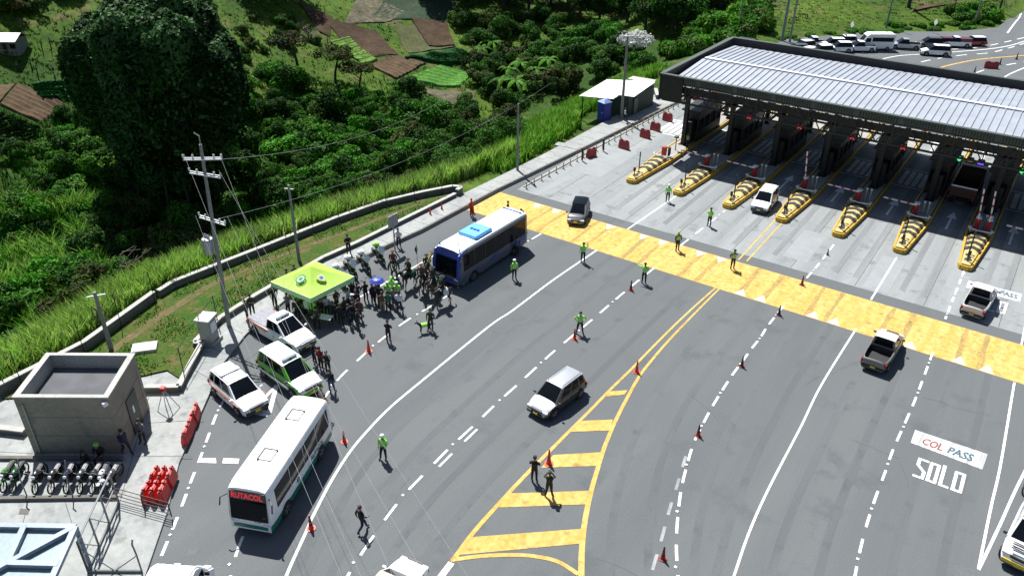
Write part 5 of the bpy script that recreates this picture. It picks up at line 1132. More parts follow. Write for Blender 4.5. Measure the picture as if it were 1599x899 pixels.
def van(c, hd):
    t = thing('passenger_van', 'tall white passenger van with dark side windows in the far parked row', 'van', (*c, 0), hd); t.scale = (.88, .92, .95); mb = MB()
    prof = [(-2.9, .35), (2.9, .35), (2.95, .9), (2.5, 1.25), (1.75, 2.3), (1.4, 2.55), (-2.8, 2.6), (-2.92, 2.3)]; n = len(prof)
    mb.v = [(x, -.98, z) for x, z in prof]+[(x, .98, z) for x, z in prof]; mb.f = [tuple(range(n)), tuple(reversed(range(n, 2*n)))]+[(i, i+n, (i+1) % n+n, (i+1) % n) for i in range(n)]; mb.m = [0]*len(mb.f); mb.build('body', PW, t, bevel=.09)
    for s in (-1, 1):
        MB().box((-.9, s*.985, 1.75), (3.5, .03, .62)).build('side_window', GL, t); MB().box((1.5, s*.985, 1.65), (.8, .03, .6)).build('side_window', GL, t)
        MB().box((2.88, s*.7, .85), (.12, .3, .2)).build('headlight', MATS['lamp_clear'], t)
    for s in (-1, 1): MB().box((1.95, s*1.12, 1.6), (.1, .2, .26)).build('side_mirror', PB, t, bevel=.02)
    MB().add([(2.46, -.8, 1.34), (2.46, .8, 1.34), (1.83, .75, 2.24), (1.83, -.75, 2.24)], [(0, 1, 2, 3)]).build('windshield', GL, t); wheels(t, (2.0, -1.9), .88, .36, .22); return t
p = G(280, 866, 2.3); hv_ = px_heading((260, 899), (280, 862), 2.3); bv = van((p.x-cos(hv_)*1.9, p.y-sin(hv_)*1.9), hv_); bv['label'] = 'white van cut by the bottom edge next to the concrete apron'; bv.name = 'white_van'; bv.scale = (.9, 1.0, .9)
p = G(1366, 67, 1.0); van((p.x, p.y), R(212))
for i, (px, py, lab) in enumerate([(1327, 57, 'white diamond road sign behind the far white cars'), (1457, 52, 'small white diamond road sign above the moving white car')]):
    p = G(px, py, 0); p.z = max(T(p.x, p.y), -.3); t = thing('road_sign', lab, 'road sign', p, R(-50)); MB().tube([(0, 0, 0), (0, 0, 1.7)], .04, 6).build('post', GV, t); MB().box((0, 0, 0), (.8, .04, .8), M=Matrix.Translation((0, 0, 2.0)) @ Matrix.Rotation(pi/4, 4, 'Y')).build('sign_plate', PW, t)
# motorcycles
def motorcycle(t, body, seatc, screen=False, box=False, helmet=False):
    for x, nm in ((.68, 'wheel'), (-.66, 'wheel')):
        mb = MB(); n = 18
        for k in range(n):
            a = 2*pi*k/n
            for (rr, yy) in ((.30, .045), (.33, 0.0), (.30, -.045), (.245, 0)): mb.v.append((x+cos(a)*rr, yy, .33+sin(a)*rr))
        for k in range(n):
            for j in range(4): mb.f.append((k*4+j, k*4+(j+1) % 4, ((k+1) % n)*4+(j+1) % 4, ((k+1) % n)*4+j)); mb.m.append(0)
        o = mb.build('wheel', RB, t, smooth=40); mb = MB(); [mb.bar((x, 0, .33), (x+cos(a)*.25, 0, .33+sin(a)*.25), .02) for a in [2*pi*k/5 for k in range(5)]]; mb.build('spoke', PG, o)
    mb = MB(); mb.tube([(.62, 0, .35), (.45, 0, .85), (.38, 0, .95)], .035, 6); mb.tube([(.38, 0, .9), (-.1, 0, .75), (-.66, 0, .35)], .04, 6); mb.tube([(.42, 0, .7), (.15, 0, .35), (-.3, 0, .35), (-.66, 0, .34)], .035, 6); mb.build('frame', PB, t)
    MB().box((.05, 0, .48), (.46, .30, .36)).build('engine', PB, t, bevel=.05); MB().box((-.35, 0, .62), (.5, .22, .26)).build('side_panel', body, t, bevel=.05)
    mb = MB(); mb.lathe([(.03, -.3), (.13, -.2), (.16, 0), (.14, .18), (.05, .3)], 10, c=(0, 0, 0), axis='X'); mb.v = [(a+.18, b, c+.85) for a, b, c in mb.v]; mb.build('fuel_tank', body, t, smooth=60)
    MB().box((-.32, 0, .83), (.68, .24, .10)).build('seat', seatc, t, bevel=.04); MB().box((-.62, 0, .74), (.3, .18, .14)).build('tail', body, t, bevel=.04)
    MB().box((.7, 0, .69), (.36, .12, .03)).build('front_mudguard', body, t, bevel=.01)
    MB().tube([(.30, -.36, 1.02), (.38, -.12, .98), (.38, .12, .98), (.30, .36, 1.02)], .022, 6).build('handlebar', PB, t); MB().lathe([(.04, -.06), (.09, 0), (.09, .05)], 10, c=(.50, 0, .88), axis='X').build('headlight', MATS['lamp_clear'], t)
    for s in (-1, 1): MB().box((.33, s*.33, 1.14), (.03, .12, .07)).build('mirror', PB, t)
    if screen: MB().add([(.52, -.2, .95), (.52, .2, .95), (.36, .17, 1.35), (.36, -.17, 1.35)], [(0, 1, 2, 3)]).build('windscreen', MATS['lamp_clear'], t)
    if box: MB().box((-.72, 0, 1.02), (.36, .42, .3)).build('top_box', box, t, bevel=.06); [MB().box((-.55, s*.27, .7), (.45, .16, .32)).build('pannier', PB, t, bevel=.04) for s in (-1, 1)]
m_seat = mat('seat_grey', (.16, .16, .17), .45)
MC = [((9, 768), paint('policegreen', (.05, .20, .03)), PB, 'green police motorcycle at the left end of the parked row'), ((24, 769), paint('dkgreen', (.01, .08, .03)), PB, 'dark green motorcycle second in the parked row'), ((57, 771), PD, PB, 'black motorcycle with bare front wheel third in the parked row'), ((84, 770), PD, m_seat, 'black motorcycle with light seat fourth in the parked row'), ((106, 770), paint('mblue', (.02, .025, .05)), m_seat, 'dark blue motorcycle in the parked row left of the middle'), ((128, 770), PG, m_seat, 'grey motorcycle in the middle of the parked row'), ((148, 770), PD, m_seat, 'black motorcycle third from the right of the parked row'), ((160, 771), PW, PB, 'motorcycle with a white helmet resting on it'), ((176, 770), PG, m_seat, 'grey motorcycle at the right end of the parked row')]
for i, (q, b, s, lab) in enumerate(MC):
    p = G(*q, .12); d = Vector((cos(AZ+R(98)), sin(AZ+R(98)), 0)); t = thing('motorcycle', lab, 'motorcycle', p+d*.75, AZ+R(-84+random.uniform(-5, 5)), 'motorcycles parked in the bay'); motorcycle(t, b, s)
p = G(160, 752, .95); hm = thing('helmet', 'white motorcycle helmet resting on a parked motorcycle', 'helmet', p); MB().lathe([(.05, -.12), (.13, -.08), (.15, .02), (.11, .12), (.03, .16)], 12).build('shell', MATS['cap_white'], hm, smooth=60); MB().box((.12, 0, 0), (.06, .18, .08)).build('visor', GL, hm)
for q0, q1, lab in [((559, 432), (541, 410), 'police motorcycle with white screen nearest the tent'), ((580, 424), (561, 402), 'police motorcycle in the middle of the group on the pavement'), ((601, 409), (586, 391), 'police motorcycle farthest from the tent'), ((540, 446), (523, 424), 'police motorcycle partly hidden behind the tent roof'), ((487, 494), (462, 477), 'green police motorcycle parked under the tent edge by the pickup')]:
    c, h = place(q0, q1, .5); t = thing('police_motorcycle', lab, 'motorcycle', (*c, 0.02), h, 'police motorcycles'); t.scale = (1.12,)*3; motorcycle(t, MATS['paint_policegreen'], PB, True, MATS['cap_white'] if 'screen' in lab or 'middle' in lab or 'hidden' in lab else MATS['hivis'])

# ================================================================ PEOPLE
def skin_mesh(name, J, E_, root, extra=None, sub=1):
    """one continuous surface grown over a skeleton: J = {name: ((x,y,z), rx, ry)}"""
    keys = list(J); me = bpy.data.meshes.new(name); me.from_pydata([J[k][0] for k in keys], [(keys.index(a), keys.index(b)) for a, b in E_], [])
    o = bpy.data.objects.new(name, me); COL.objects.link(o)
    m = o.modifiers.new('skin', 'SKIN'); m.use_smooth_shade = True; m.branch_smoothing = .4
    for i, k in enumerate(keys): v = me.skin_vertices[0].data[i]; v.radius = (J[k][1], J[k][2]); v.use_root = (k == root)
    s = o.modifiers.new('sub', 'SUBSURF'); s.levels = sub; s.render_levels = sub
    dg = bpy.context.evaluated_depsgraph_get(); dg.update(); r = bpy.data.meshes.new_from_object(o.evaluated_get(dg)); bpy.data.objects.remove(o); r.name = name
    return r
def human(pose):
    """pose: dict of joint overrides; faces +x, left is +y"""
    P = dict(pelvis=(0, 0, .95), waist=(0, 0, 1.08), chest=(.0, 0, 1.28), upchest=(0, 0, 1.42), neck=(.01, 0, 1.51), head0=(.02, 0, 1.60), head1=(.02, 0, 1.69),
             shL=(0, .17, 1.43), elL=(-.02, .25, 1.15), wrL=(.05, .25, .91), haL=(.08, .245, .83), shR=(0, -.17, 1.43), elR=(-.02, -.25, 1.15), wrR=(.05, -.25, .91), haR=(.08, -.245, .83),
             hiL=(0, .09, .90), knL=(.02, .11, .50), anL=(0, .12, .09), toL=(.15, .13, .04), hiR=(0, -.09, .90), knR=(.02, -.11, .50), anR=(0, -.12, .09), toR=(.15, -.13, .04))
    P.update(pose.get('j', {})); dz = pose.get('dz', 0)
    rad = dict(pelvis=(.13, .15), waist=(.12, .14), chest=(.13, .16), upchest=(.10, .13), neck=(.05, .05), head0=(.075, .075), head1=(.088, .08), shL=(.065, .065), elL=(.045, .045), wrL=(.032, .032), haL=(.035, .025),
               hiL=(.085, .085), knL=(.058, .058), anL=(.042, .042), toL=(.04, .045))
    J = {}
    for k, p in P.items():
        r = rad.get(k) or rad[k[:-1]+'L']; q_ = 1.0 if k[:4] in ('head', 'neck') or k[:2] in ('ha', 'wr') else 1.22; J[k] = ((p[0], p[1], p[2]+dz), r[0]*q_, r[1]*q_)
    E_ = [('pelvis', 'waist'), ('waist', 'chest'), ('chest', 'upchest'), ('upchest', 'neck'), ('neck', 'head0'), ('head0', 'head1')]
    for s in 'LR': E_ += [('upchest', 'sh'+s), ('sh'+s, 'el'+s), ('el'+s, 'wr'+s), ('wr'+s, 'ha'+s), ('pelvis', 'hi'+s), ('hi'+s, 'kn'+s), ('kn'+s, 'an'+s), ('an'+s, 'to'+s)]
    me = skin_mesh('person_body', J, E_, 'pelvis')
    # region by nearest bone: 0 skin, 1 shirt, 2 trousers, 3 shoes
    bones = []
    lab = {'waist': 1, 'chest': 1, 'upchest': 1, 'neck': 0, 'head0': 0, 'head1': 0}
    for a, b in E_:
        l = lab.get(b, {'sh': 1, 'el': 1, 'wr': 1, 'ha': 0, 'hi': 2, 'kn': 2, 'an': 2, 'to': 3}.get(b[:2], 2))
        if (a, b) == ('pelvis', 'waist'): l = 2
        bones.append((Vector(J[a][0]), Vector(J[b][0]), l))
    mi = []
    for f in me.polygons:
        c = f.center; best = min(bones, key=lambda B: (c-(B[0]+(B[1]-B[0])*max(0, min(1, (c-B[0]).dot(B[1]-B[0])/max(1e-6, (B[1]-B[0]).length_squared))))).length)
        l = best[2]
        if l in (2, 1) and best[0] == Vector(J['pelvis'][0]): l = 1 if c.z > J['pelvis'][0][2]+.06 else 2
        mi.append(l)
    bm = bmesh.new(); bm.from_mesh(me)
    for f, l in zip(bm.faces, mi): f.material_index = l
    mb = MB()
    # face: nose, ears, eyes
    h = Vector(J['head1'][0]); mb.add([tuple(h+Vector(p)) for p in ((.088, -.015, .0), (.088, .015, .0), (.115, 0, -.035), (.083, 0, -.045))], [(0, 1, 2), (0, 2, 3), (1, 3, 2)], 0)
    for s in (-1, 1): mb.box(h+Vector((.0, s*.088, -.01)), (.03, .015, .05), 0); mb.box(h+Vector((.086, s*.032, .012)), (.012, .02, .012), 4)
    mb.box(h+Vector((.084, 0, -.062)), (.012, .045, .01), 4)
    # hands: four fingers and a thumb on each palm
    for s, sg in (('L', 1), ('R', -1)):
        w_, a_ = Vector(J['wr'+s][0]), Vector(J['ha'+s][0]); d = (a_-w_).normalized(); side = d.cross(Vector((0, sg, .2))).normalized(); nn = d.cross(side)
        for k, ln in enumerate((.065, .078, .072, .055)):
            b0 = a_+d*.02+side*(.024-.016*k); mb.tube([b0, b0+d*ln*.55, b0+d*ln*.9+nn*(.025 if nn.dot(Vector((0, -sg, 0))) > 0 else -.025)], [.009, .008, .006], 5, 0)
        b0 = w_+(a_-w_)*.55+side*.03; mb.tube([b0, b0+side*.025+d*.03, b0+side*.03+d*.06], [.011, .009, .007], 5, 0)
    mf = bpy.data.meshes.new('x'); mf.from_pydata(mb.v, [], mb.f); k0 = len(bm.faces); bm.from_mesh(mf); bm.faces.ensure_lookup_table()
    for i, l in enumerate(mb.m): bm.faces[k0+i].material_index = l
    bm.to_mesh(me); bm.free(); bpy.data.meshes.remove(mf); me.polygons.foreach_set('use_smooth', [True]*len(me.polygons))
    while len(me.materials) < 5: me.materials.append(MATS['skin'])
    return me, J
POSES = {
 'stand': {}, 
 'stand2': dict(j=dict(elL=(.02, .27, 1.17), wrL=(.16, .18, .98), haL=(.22, .14, .95), knR=(.08, -.13, .50), anR=(.10, -.16, .09), toR=(.24, -.2, .04))),
 'hips': dict(j=dict(elL=(-.08, .37, 1.20), wrL=(.04, .20, 1.02), haL=(.06, .14, 1.0), elR=(-.08, -.37, 1.20), wrR=(.04, -.20, 1.02), haR=(.06, -.14, 1.0), anL=(0, .2, .09), toL=(.14, .25, .04), knL=(.02, .16, .5), anR=(0, -.2, .09), toR=(.14, -.25, .04), knR=(.02, -.16, .5))),
 'back': dict(j=dict(elL=(-.12, .27, 1.17), wrL=(-.15, .10, .97), haL=(-.15, .03, .95), elR=(-.12, -.27, 1.17), wrR=(-.15, -.10, .97), haR=(-.15, -.03, .98))),
 'phone': dict(j=dict(elL=(.18, .27, 1.25), wrL=(.28, .10, 1.46), haL=(.30, .05, 1.53), elR=(.18, -.27, 1.25), wrR=(.28, -.10, 1.46), haR=(.30, -.05, 1.53), anL=(0, .18, .09), toL=(.14, .22, .04), anR=(0, -.18, .09), toR=(.14, -.22, .04))),
 'walk': dict(j=dict(knL=(.22, .09, .53), anL=(.30, .09, .10), toL=(.44, .09, .06), knR=(-.02, -.09, .49), anR=(-.32, -.10, .16), toR=(-.20, -.10, .05), elL=(-.12, .24, 1.18), wrL=(-.10, .24, .95), haL=(-.07, .24, .88), elR=(.02, -.24, 1.17), wrR=(.22, -.22, 1.05), haR=(.29, -.2, 1.04))),
 'point': dict(j=dict(elL=(.14, .40, 1.42), wrL=(.22, .62, 1.46), haL=(.24, .70, 1.47), elR=(-.02, -.26, 1.16), wrR=(.12, -.22, .98), haR=(.18, -.19, .96))),
 'wave': dict(j=dict(elL=(.08, .36, 1.50), wrL=(.14, .34, 1.74), haL=(.15, .33, 1.82))),
 'fold': dict(j=dict(elL=(.08, .26, 1.18), wrL=(.22, .02, 1.20), haL=(.23, -.06, 1.21), elR=(.08, -.26, 1.18), wrR=(.24, .0, 1.13), haR=(.24, .07, 1.14))),
 'sit': dict(dz=-.45, j=dict(hiL=(.05, .10, .90), knL=(.45, .16, .92), anL=(.50, .17, .54), toL=(.64, .18, .49), hiR=(.05, -.10, .90), knR=(.45, -.16, .92), anR=(.47, -.17, .54), toR=(.61, -.18, .49), elL=(.05, .27, 1.17), wrL=(.24, .18, 1.05), haL=(.31, .16, 1.02), elR=(.05, -.27, 1.17), wrR=(.24, -.18, 1.05), haR=(.31, -.16, 1.02), chest=(.06, 0, 1.26), upchest=(.09, 0, 1.40), neck=(.12, 0, 1.49), head0=(.15, 0, 1.57), head1=(.17, 0, 1.66), shL=(.09, .17, 1.41), shR=(.09, -.17, 1.41))),
 'ride': dict(dz=0, j=dict(hiL=(.05, .14, .88), knL=(.30, .36, .66), anL=(.20, .38, .28), toL=(.36, .40, .26), hiR=(.05, -.14, .88), knR=(.30, -.36, .66), anR=(.20, -.38, .28), toR=(.36, -.40, .26), elL=(.06, .27, 1.17), wrL=(.26, .13, 1.08), haL=(.33, .08, 1.07), elR=(.06, -.27, 1.17), wrR=(.26, -.13, 1.08), haR=(.33, -.08, 1.07))),
}
MESHES = {}
def hood_mesh(J, kind):
    """headgear or hair over the head joint"""
    h = Vector(J['head1'][0]); mb = MB()
    if kind == 'helmet': mb.lathe([(.118, -.045), (.128, .0), (.115, .06), (.075, .105), (.02, .12)], 14, c=h+Vector((-.008, 0, .015)))
    elif kind == 'cap': mb.lathe([(.102, .0), (.104, .04), (.085, .085), (.02, .10)], 12, c=h+Vector((-.005, 0, .02))); mb.box(h+Vector((.12, 0, .025)), (.10, .13, .012))
    elif kind == 'hat': mb.lathe([(.19, .02), (.19, .032), (.10, .035), (.095, .10), (.02, .115)], 14, c=h+Vector((0, 0, .01)))
    else: mb.lathe([(.088, -.05), (.100, .0), (.098, .04), (.075, .085), (.02, .10)], 12, c=h+Vector((-.018, 0, .012)))
    me = mb.mesh(kind, [MATS['hair']], smooth=60); return me
def vest_mesh(pose):
    p = POSES[pose].get('j', {}); dz = POSES[pose].get('dz', 0)
    def g(k, d): a = p.get(k, d); return (a[0], a[1], a[2]+dz)
    J = dict(w=(g('waist', (0, 0, 1.03)), .160, .182), c=(g('chest', (0, 0, 1.26)), .170, .205), u=(g('upchest', (0, 0, 1.42)), .135, .168), l=(g('shL', (0, .17, 1.43)), .090, .090), r=(g('shR', (0, -.17, 1.43)), .090, .090))
    J['w'] = ((J['w'][0][0], 0, J['w'][0][2]-.05), .160, .182)
    return skin_mesh('vest', J, [('w', 'c'), ('c', 'u'), ('u', 'l'), ('u', 'r')], 'c')
SHOEM, SKINM = MATS['shoe'], MATS['skin']
def person(p, heading, pose, shirt, trousers, head, headm, label, vest=None, grp='people on the road', s=1., props=None, skin=None):
    if pose not in MESHES: MESHES[pose] = human(POSES[pose])
    me, J = MESHES[pose]; o = bpy.data.objects.new('person', me); COL.objects.link(o); o.location = p; o.rotation_euler = (0, 0, heading); o.scale = (s*1.0, s*1.03, s*.95)
    for i, m in enumerate([SKINM, MATS[shirt], MATS[trousers], SHOEM, BP]): o.material_slots[i].link = 'OBJECT'; o.material_slots[i].material = m
    tag(o, label, 'person', grp)
    k = (pose, head)
    if k not in MESHES: MESHES[k] = hood_mesh(J, head)
    c = bpy.data.objects.new(head, MESHES[k]); COL.objects.link(c); c.parent = o; c.material_slots[0].link = 'OBJECT'; c.material_slots[0].material = MATS[headm]
    if vest:
        k = (pose, 'vest')
        if k not in MESHES: MESHES[k] = vest_mesh(pose); MESHES[k].materials.append(MATS['hivis'])
        c = bpy.data.objects.new('vest', MESHES[k]); COL.objects.link(c); c.parent = o; c.material_slots[0].link = 'OBJECT'; c.material_slots[0].material = MATS[vest]
        if pose not in ('sit', 'ride'):
            mb = MB()
            for z in (1.12, 1.27): mb.v += [(cos(a)*(.176 if z > 1.2 else .168), sin(a)*(.211 if z > 1.2 else .19), z+dz_) for a in [2*pi*q/12 for q in range(12)] for dz_ in (0, .04)]
            for b_ in (0, 24):
                for q in range(12): mb.f.append((b_+2*q, b_+2*((q+1) % 12), b_+2*((q+1) % 12)+1, b_+2*q+1)); mb.m.append(0)
            mb.build('reflective_tape', MATS['silver_tape'], c)
    return o
VIEW = AZ-pi/2     # heading of someone facing the viewer's side
def hv(px, py, hd, pose, label, head='cap', hm='hivis', s=1.0, vest='hivis', shirt='hivis', z=.012): return person(G(px, py, z), VIEW+R(hd), pose, shirt, 'cloth_black', head, hm, label, vest, 'traffic officers in lime green', s)
hv(600, 716, -20, 'stand2', 'officer in lime jacket and white helmet standing right of the green bus', 'helmet', 'cap_white')
hv(803, 436, 20, 'stand', 'officer in lime jacket and white helmet beside the coach', 'helmet', 'cap_white')
hv(813, 355, 60, 'fold', 'officer in lime vest at the rear of the coach by the yellow band', 'cap', 'cloth_black', shirt='olive')
hv(910, 409, -20, 'wave', 'officer in lime jacket with one arm raised at the edge of the yellow band', 'cap', 'cloth_black')
hv(905, 520, 0, 'hips', 'officer in lime jacket with hands on hips beside a cone', 'cap', 'hair')
hv(1005, 442, 170, 'point', 'officer in lime jacket stretching an arm sideways under the yellow band', 'cap', 'cloth_black')
hv(1042, 315, 0, 'stand', 'officer in lime jacket and white helmet before the second toll island', 'helmet', 'cap_white')
hv(1057, 391, 20, 'stand2', 'officer in lime vest at the upper edge of the yellow band', 'cap', 'hivis_dark', vest='hivis_dark', shirt='olive')
hv(1107, 353, -40, 'fold', 'officer in lime shirt standing in the lane before the third toll island', 'cap', 'cloth_black')
hv(1143, 420, 10, 'back', 'officer in green vest standing on the yellow band between the double lines', 'cap', 'cloth_black', vest='hivis_dark', shirt='olive')
hv(1072, 232, 40, 'stand2', 'attendant in lime vest in the shade of the first toll booth', 'cap', 'cloth_black', z=.37, shirt='navy')
def pp(px, py, hd, pose, sh, tr, head, hm, label, grp='people standing around', s=1.0, z=.012, **k): return person(G(px, py, z), VIEW+R(hd), pose, sh, tr, head, hm, label, None, grp, s, **k)
o = pp(857, 775, 175, 'phone', 'olive', 'cloth_black', 'cap', 'olive', 'person in olive jacket holding a phone up on the yellow hatching'); MB().box((.33, 0, 1.56), (.015, .13, .08)).build('phone', BP, o)
pp(834, 751, 165, 'fold', 'cloth_black', 'cloth_black', 'cap', 'cloth_black', 'person in black standing left of the cone on the yellow hatching')
pp(566, 829, 130, 'walk', 'cloth_black', 'navy', 'hair', 'hair', 'man in black walking across the lane in front of the green bus')
pp(607, 534, 160, 'fold', 'cloth_black', 'cloth_black', 'cap', 'cloth_black', 'officer in dark uniform standing right of the plain cone near the crowd')
pp(673, 515, -10, 'stand2', 'olive', 'olive', 'cap', 'olive', 'dog handler in dark olive uniform standing by the horses')
pp(623, 386, 180, 'back', 'cloth_white', 'navy', 'hair', 'hair', 'man in white shirt standing on the pavement by the sign pole', z=.02)
pp(736, 338, 60, 'stand', 'orange_cloth', 'maroon', 'cap', 'orange_cloth', 'road worker in orange overalls at the left end of the yellow band')
pp(807, 400, -150, 'stand2', 'blue_cloth', 'cloth_black', 'hair', 'hair', 'person in blue shirt at the rear corner of the coach')
pp(793, 342, 90, 'stand', 'navy', 'cloth_black', 'hair', 'hair', 'person mostly hidden behind the coach roof')
pp(545, 396, 20, 'fold', 'cloth_black', 'cloth_black', 'cap', 'cloth_black', 'officer in black standing on the pavement behind the motorcycles', z=.17)
pp(388, 502, -60, 'stand', 'cloth_black', 'cloth_black', 'cap', 'cloth_black', 'dark clothed person on the pavement by the covered bed of the pickup', z=.17)
pp(395, 492, 30, 'fold', 'olive', 'cloth_black', 'cap', 'cloth_black', 'olive clothed person beside the rear of the police pickup', z=.17)
pp(430, 478, 40, 'stand2', 'cloth_black', 'cloth_black', 'cap', 'cloth_black', 'dark clothed person at the left tent leg', z=.02)
pp(451, 452, 70, 'stand', 'olive', 'olive', 'cap', 'cloth_black', 'officer behind the left tent edge', z=.17); pp(463, 445, 30, 'fold', 'olive', 'olive', 'cap', 'cloth_black', 'second officer behind the tent roof edge', z=.17)
pp(491, 568, 120, 'stand2', 'navy', 'cloth_black', 'hair', 'hair', 'person in navy at the nose of the police pickup')
pp(502, 576, 150, 'stand', 'maroon', 'cloth_black', 'hair', 'hair', 'person in dark red shirt between two people in black')
pp(513, 583, 170, 'back', 'cloth_black', 'cloth_black', 'hair', 'hair', 'person in black with hands behind the back near the green police car')
pp(518, 612, 160, 'stand2', 'navy', 'jeans', 'hair', 'hair', 'person in navy shirt and jeans near the bus rear')
pp(504, 635, -60, 'stand', 'beige', 'khaki', 'hair', 'hair', 'person in pale clothes just behind the bus')
pp(510, 652, 100, 'fold', 'brown_cloth', 'cloth_black', 'hair', 'hair', 'person in brown at the rear corner of the bus')
pp(199, 708, 60, 'walk', 'navy', 'navy', 'hair', 'hair', 'person in navy walking past the pump house door', z=.13)
pp(226, 691, -20, 'stand2', 'grey_cloth', 'cloth_black', 'hair', 'hair', 'person in grey shirt leaning by the pump house door', z=.13)
G2 = 'people waiting in the shade of the pump house wall'
pp(140, 728, -15, 'sit', 'cloth_black', 'cloth_black', 'helmet', 'cloth_black', 'left of two black clad people sitting below the pump house wall', G2, z=.22)
pp(160, 718, 10, 'sit', 'cloth_black', 'cloth_black', 'helmet', 'hivis_dark', 'right of two black clad people sitting below the pump house wall, green helmet', G2, z=.26, s=1.05)
pp(975, 191, 70, 'walk', 'cloth_white', 'cloth_black', 'hair', 'hair', 'person in white shirt walking past the roadside shed', z=.17)
# group with the umbrella
GU = 'group gathered at the blue umbrella'
o = pp(594, 477, 30, 'stand2', 'cloth_black', 'cloth_black', 'cap', 'cloth_black', 'person under the blue umbrella', GU)
pp(572, 471, 40, 'back', 'cloth_black', 'cloth_black', 'hair', 'hair', 'person in black standing apart at the left of the umbrella group', GU)
pp(583, 474, 60, 'stand', 'navy', 'cloth_black', 'hair', 'hair', 'person in navy left of the umbrella holder', GU); pp(589, 472, 20, 'fold', 'grey_cloth', 'cloth_black', 'hair', 'hair', 'person in grey just left of the umbrella holder', GU)
pp(598, 488, 170, 'fold', 'brown_cloth', 'khaki', 'hair', 'hair', 'person in brown top and khaki trousers with back to the road', GU); pp(607, 487, 180, 'back', 'green_cloth', 'cloth_black', 'hair', 'hair', 'person in green shirt with back to the road', GU)
pp(624, 487, 170, 'stand2', 'cloth_white', 'navy', 'hair', 'hair', 'person in white shirt with papers at the right of the umbrella group', GU); pp(616, 480, 150, 'stand', 'grey_cloth', 'jeans', 'hair', 'hair', 'person in grey shirt in the middle of the umbrella group', GU)
hv(607, 472, -10, 'stand2', 'officer in lime jacket and white helmet right beside the umbrella', 'helmet', 'cap_white'); hv(621, 472, 15, 'fold', 'officer in lime jacket and white helmet at the right of the umbrella group', 'helmet', 'cap_white'); hv(613, 464, 0, 'stand', 'officer in lime jacket behind the two white helmets', 'cap', 'hivis')
ub = thing('umbrella', 'open blue umbrella held above the group beside the tent', 'umbrella', G(592, 477)); mb = MB(); n = 8; ring = [(.55*cos(2*pi*k/n), .55*sin(2*pi*k/n), 2.0) for k in range(n)]
mb.add([(0, 0, 2.27)]+[(.32*cos(2*pi*k/n), .32*sin(2*pi*k/n), 2.19) for k in range(n)]+ring, [(0, 1+k, 1+(k+1) % n) for k in range(n)]+[(1+k, 9+k, 9+(k+1) % n, 1+(k+1) % n) for k in range(n)]); mb.build('canopy', mat('umbrella_blue', (.03, .05, .30), .5), ub)
MB().tube([(0, 0, 1.1), (0, 0, 2.36)], .012, 6).build('shaft', GV, ub)
# crowd at the right of the tent and under it
GC = 'crowd at the right side of the tent'; cl = ['cloth_black', 'olive', 'navy', 'grey_cloth', 'cloth_black', 'brown_cloth', 'cloth_black', 'cloth_white', 'olive']
sp2 = [(533, 507, 'leftmost and front in the crowd, in black'), (546, 508, 'front of the crowd beside a white capped person'), (560, 516, 'nearest of the crowd, in dark clothes'), (553, 505, 'second row of the crowd behind the nearest person'), (540, 496, 'middle of the crowd at the tent corner'), (529, 494, 'in the shade at the tent corner leg'), (552, 492, 'in the crowd wearing a pale cap'), (562, 499, 'right edge of the crowd'), (546, 482, 'behind the crowd near the tent roof tip'), (558, 486, 'back right of the crowd'), (551, 470, 'rearmost of the crowd by the motorcycles'), (560, 474, 'rearmost right of the crowd')]
for i, (x, y, d) in enumerate(sp2):
    pp(x, y, random.uniform(100, 260), ['stand', 'stand2', 'fold', 'back'][i % 4], cl[(i*2) % 9], ['cloth_black', 'navy', 'olive'][i % 3], 'hair' if i % 3 else 'cap', 'hair' if i != 6 else 'cap_white', 'person '+d, GC)
GT = 'people under the tent'
for i, (x, y, d, c_) in enumerate([(452, 490, 'far left under the tent beside the green motorcycle', 'grey_cloth'), (466, 500, 'under the tent behind the pickup roof', 'olive'), (478, 492, 'seen between the pickup and tent edge', 'cloth_black'), (490, 500, 'in lime shirt under the tent', 'hivis'), (503, 498, 'in dark clothes at the tent centre', 'cloth_black'), (512, 494, 'in pale blue shirt under the tent', 'cloth_white'), (522, 503, 'by the front tent leg in black', 'cloth_black'), (497, 512, 'stooping near the front of the tent', 'olive'), (508, 476, 'deep in the tent shade', 'navy'), (485, 480, 'at the back of the tent shade', 'olive'), (527, 484, 'right under the tent eave', 'brown_cloth'), (470, 482, 'back left under the tent', 'cloth_black')]):
    pp(x, y, random.uniform(-60, 240), ['stand2', 'stand', 'fold', 'stand2'][i % 4], c_, 'cloth_black', 'cap' if i % 2 else 'hair', 'cloth_black', 'person '+d, GT)
tb = thing('folding_table', 'low folding table in the shade at the front of the tent', 'table', G(505, 508), R(20)); MB().box((0, 0, .72), (1.4, .6, .04)).build('table_top', MATS['white_paint'], tb)
for x in (-.6, .6):
    for y in (-.25, .25): MB().tube([(x, y, 0), (x, y, .72)], .02, 6).build('leg', DS, tb)
